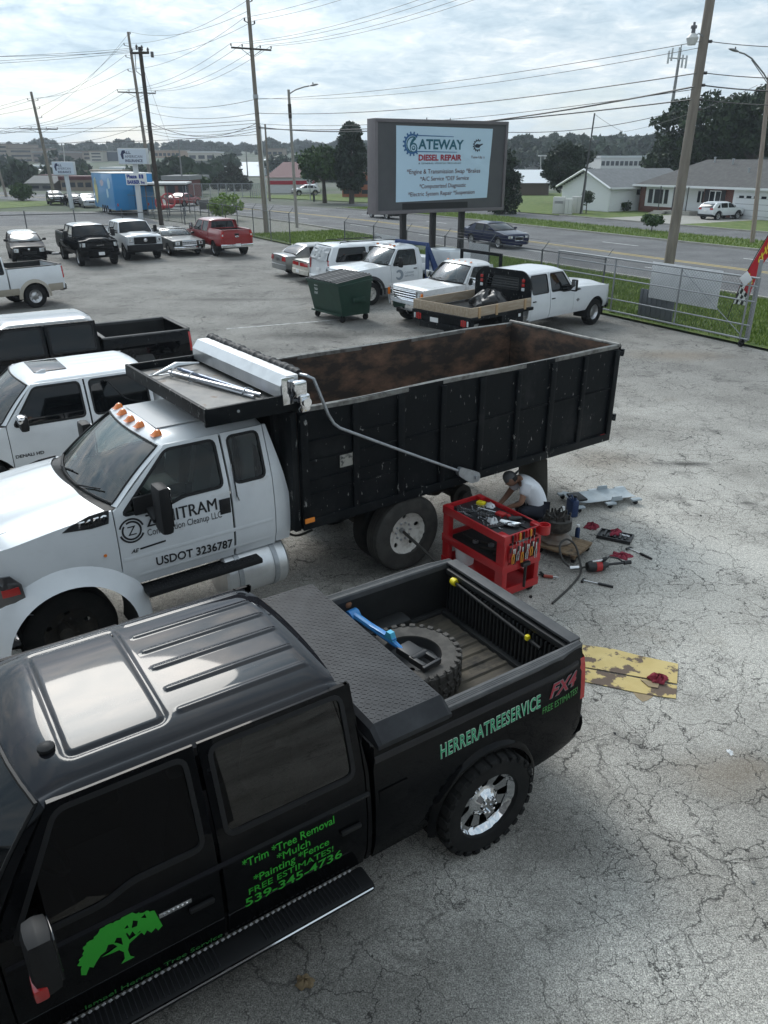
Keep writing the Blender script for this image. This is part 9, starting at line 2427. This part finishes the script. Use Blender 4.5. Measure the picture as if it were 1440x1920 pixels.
# head with face, looking down and left
hc = J(957, 897); hq = Matrix.Rotation(R(168), 3, 'Z') @ Matrix.Rotation(R(48), 3, 'Y')
def hp(x, y, z): return hc + hq @ Vector((x, y, z))
vv, ff = grid(18, 24, lambda u, w: (lambda ph, q: hp(.095 * math.sin(ph) * math.cos(q) * (1.0 + .06 * math.cos(q)) + (.012 if math.cos(ph) < 0 and math.cos(q) > 0 else 0), .074 * math.sin(ph) * math.sin(q) * (1 - .18 * max(0, -math.cos(ph))), .118 * math.cos(ph)))(u * math.pi, w * 2 * math.pi))
hd_ = raw('head', vv, ff, SKIN, man)
m = MB(); m.tube([hp(.088, 0, .01), hp(.112, 0, -.025), hp(.095, 0, -.032)], .012, 6, rs=[.008, .014, .010]); m.build('nose', SKIN, hd_)
for sg in (-1, 1):
    m = MB(); m.lathe([(.001, -.006), (.022, -.006), (.026, .0), (.018, .008), (.001, .006)], 12, 'Y', (0, 0, 0)); e_ = m.build('ear', SKIN, hd_); e_.location = hp(-.005, sg * .076, -.005); e_.rotation_euler = hq.to_euler()
    m = MB(); m.lathe([(.001, -.010), (.008, -.006), (.010, 0), (.008, .006), (.001, .010)], 10, 'Z', tuple(hp(.083, sg * .03, .012))); m.build('eye', DKS, hd_)
m = MB(); m.tube([hp(.088, -.025, -.062), hp(.094, 0, -.060), hp(.088, .025, -.062)], .005, 6); m.build('mouth', mat('lips', (.2, .08, .07), .5), hd_)
vv, ff = grid(8, 24, lambda u, w: (lambda ph, q: hp(.104 * math.sin(ph) * math.cos(q) - .003, .082 * math.sin(ph) * math.sin(q), .122 * math.cos(ph) + .004))(u * math.pi * .52, w * 2 * math.pi)); cp_ = raw('cap', vv, ff, CAPM, man)
m = MB(); m.prism(rpoly([(-.09, -.06), (-.17, -.045), (-.18, 0), (-.17, .045), (-.09, .06)], .02), lambda a, b: tuple(hp(a, b, .0)), lambda a, b: tuple(hp(a, b, .008))); m.build('cap_visor', CAPM, cp_)
vv, ff = grid(5, 16, lambda u, w: (lambda ph, q: hp(.099 * math.sin(ph) * math.cos(q) - .004, .078 * math.sin(ph) * math.sin(q), .12 * math.cos(ph)))(math.pi * lerp(.5, .70, u), lerp(1.9, 4.4, w))); raw('hair', vv, ff, HAIR, man)
# stones and scraps on the lot
for k in range(46):
    a, b = _tr.uniform(2.0, 9.5), _tr.uniform(3.2, 15.5)
    t = thing('pebble', 'small loose pebble on the cracked asphalt', 'pebble', (a, b, .0), _tr.uniform(0, 6), 'loose pebbles on the lot'); r_ = _tr.uniform(.006, .018)
    vv, ff = grid(3, 6, lambda u, w: (r_ * math.sin(u * math.pi) * math.cos(w * 6.283) * 1.3, r_ * math.sin(u * math.pi) * math.sin(w * 6.283), r_ * .7 * (1 - math.cos(u * math.pi)) * .6)); raw('stone', vv, ff, GREYW if k % 3 else BLACKV, t)
lump('leaf_litter', 'small clump of tan dry leaves below the pickup step', 'leaf litter', tuple(gp(570, 1842)), .06, .05, .03, mat('dry_leaves', (.22, .16, .09), .9), 12)
lump('paper_scrap', 'small white paper scrap on the asphalt to the right of the tyre', 'paper scrap', tuple(gp(1369, 1411)), .025, .04, .008, RAGW, 13)

# ---- thin bluish air over the town
hzm = bpy.data.materials.new('thin_haze'); hzm.use_nodes = True
_n = hzm.node_tree.nodes; _n.clear(); _o = _n.new('ShaderNodeOutputMaterial'); _v = _n.new('ShaderNodeVolumePrincipled')
_v.inputs['Color'].default_value = (.82, .90, 1.0, 1); _v.inputs['Density'].default_value = .0004; _v.inputs['Anisotropy'].default_value = .3
hzm.node_tree.links.new(_v.outputs[0], _o.inputs['Volume'])
m = MB(); m.box((0, 0, 17.5), (3000, 3000, 39)); hz_o = m.build('haze', hzm, None, smooth=False); setp(hz_o, 'thin pale haze lying over the whole town', 'haze', None, 'stuff')
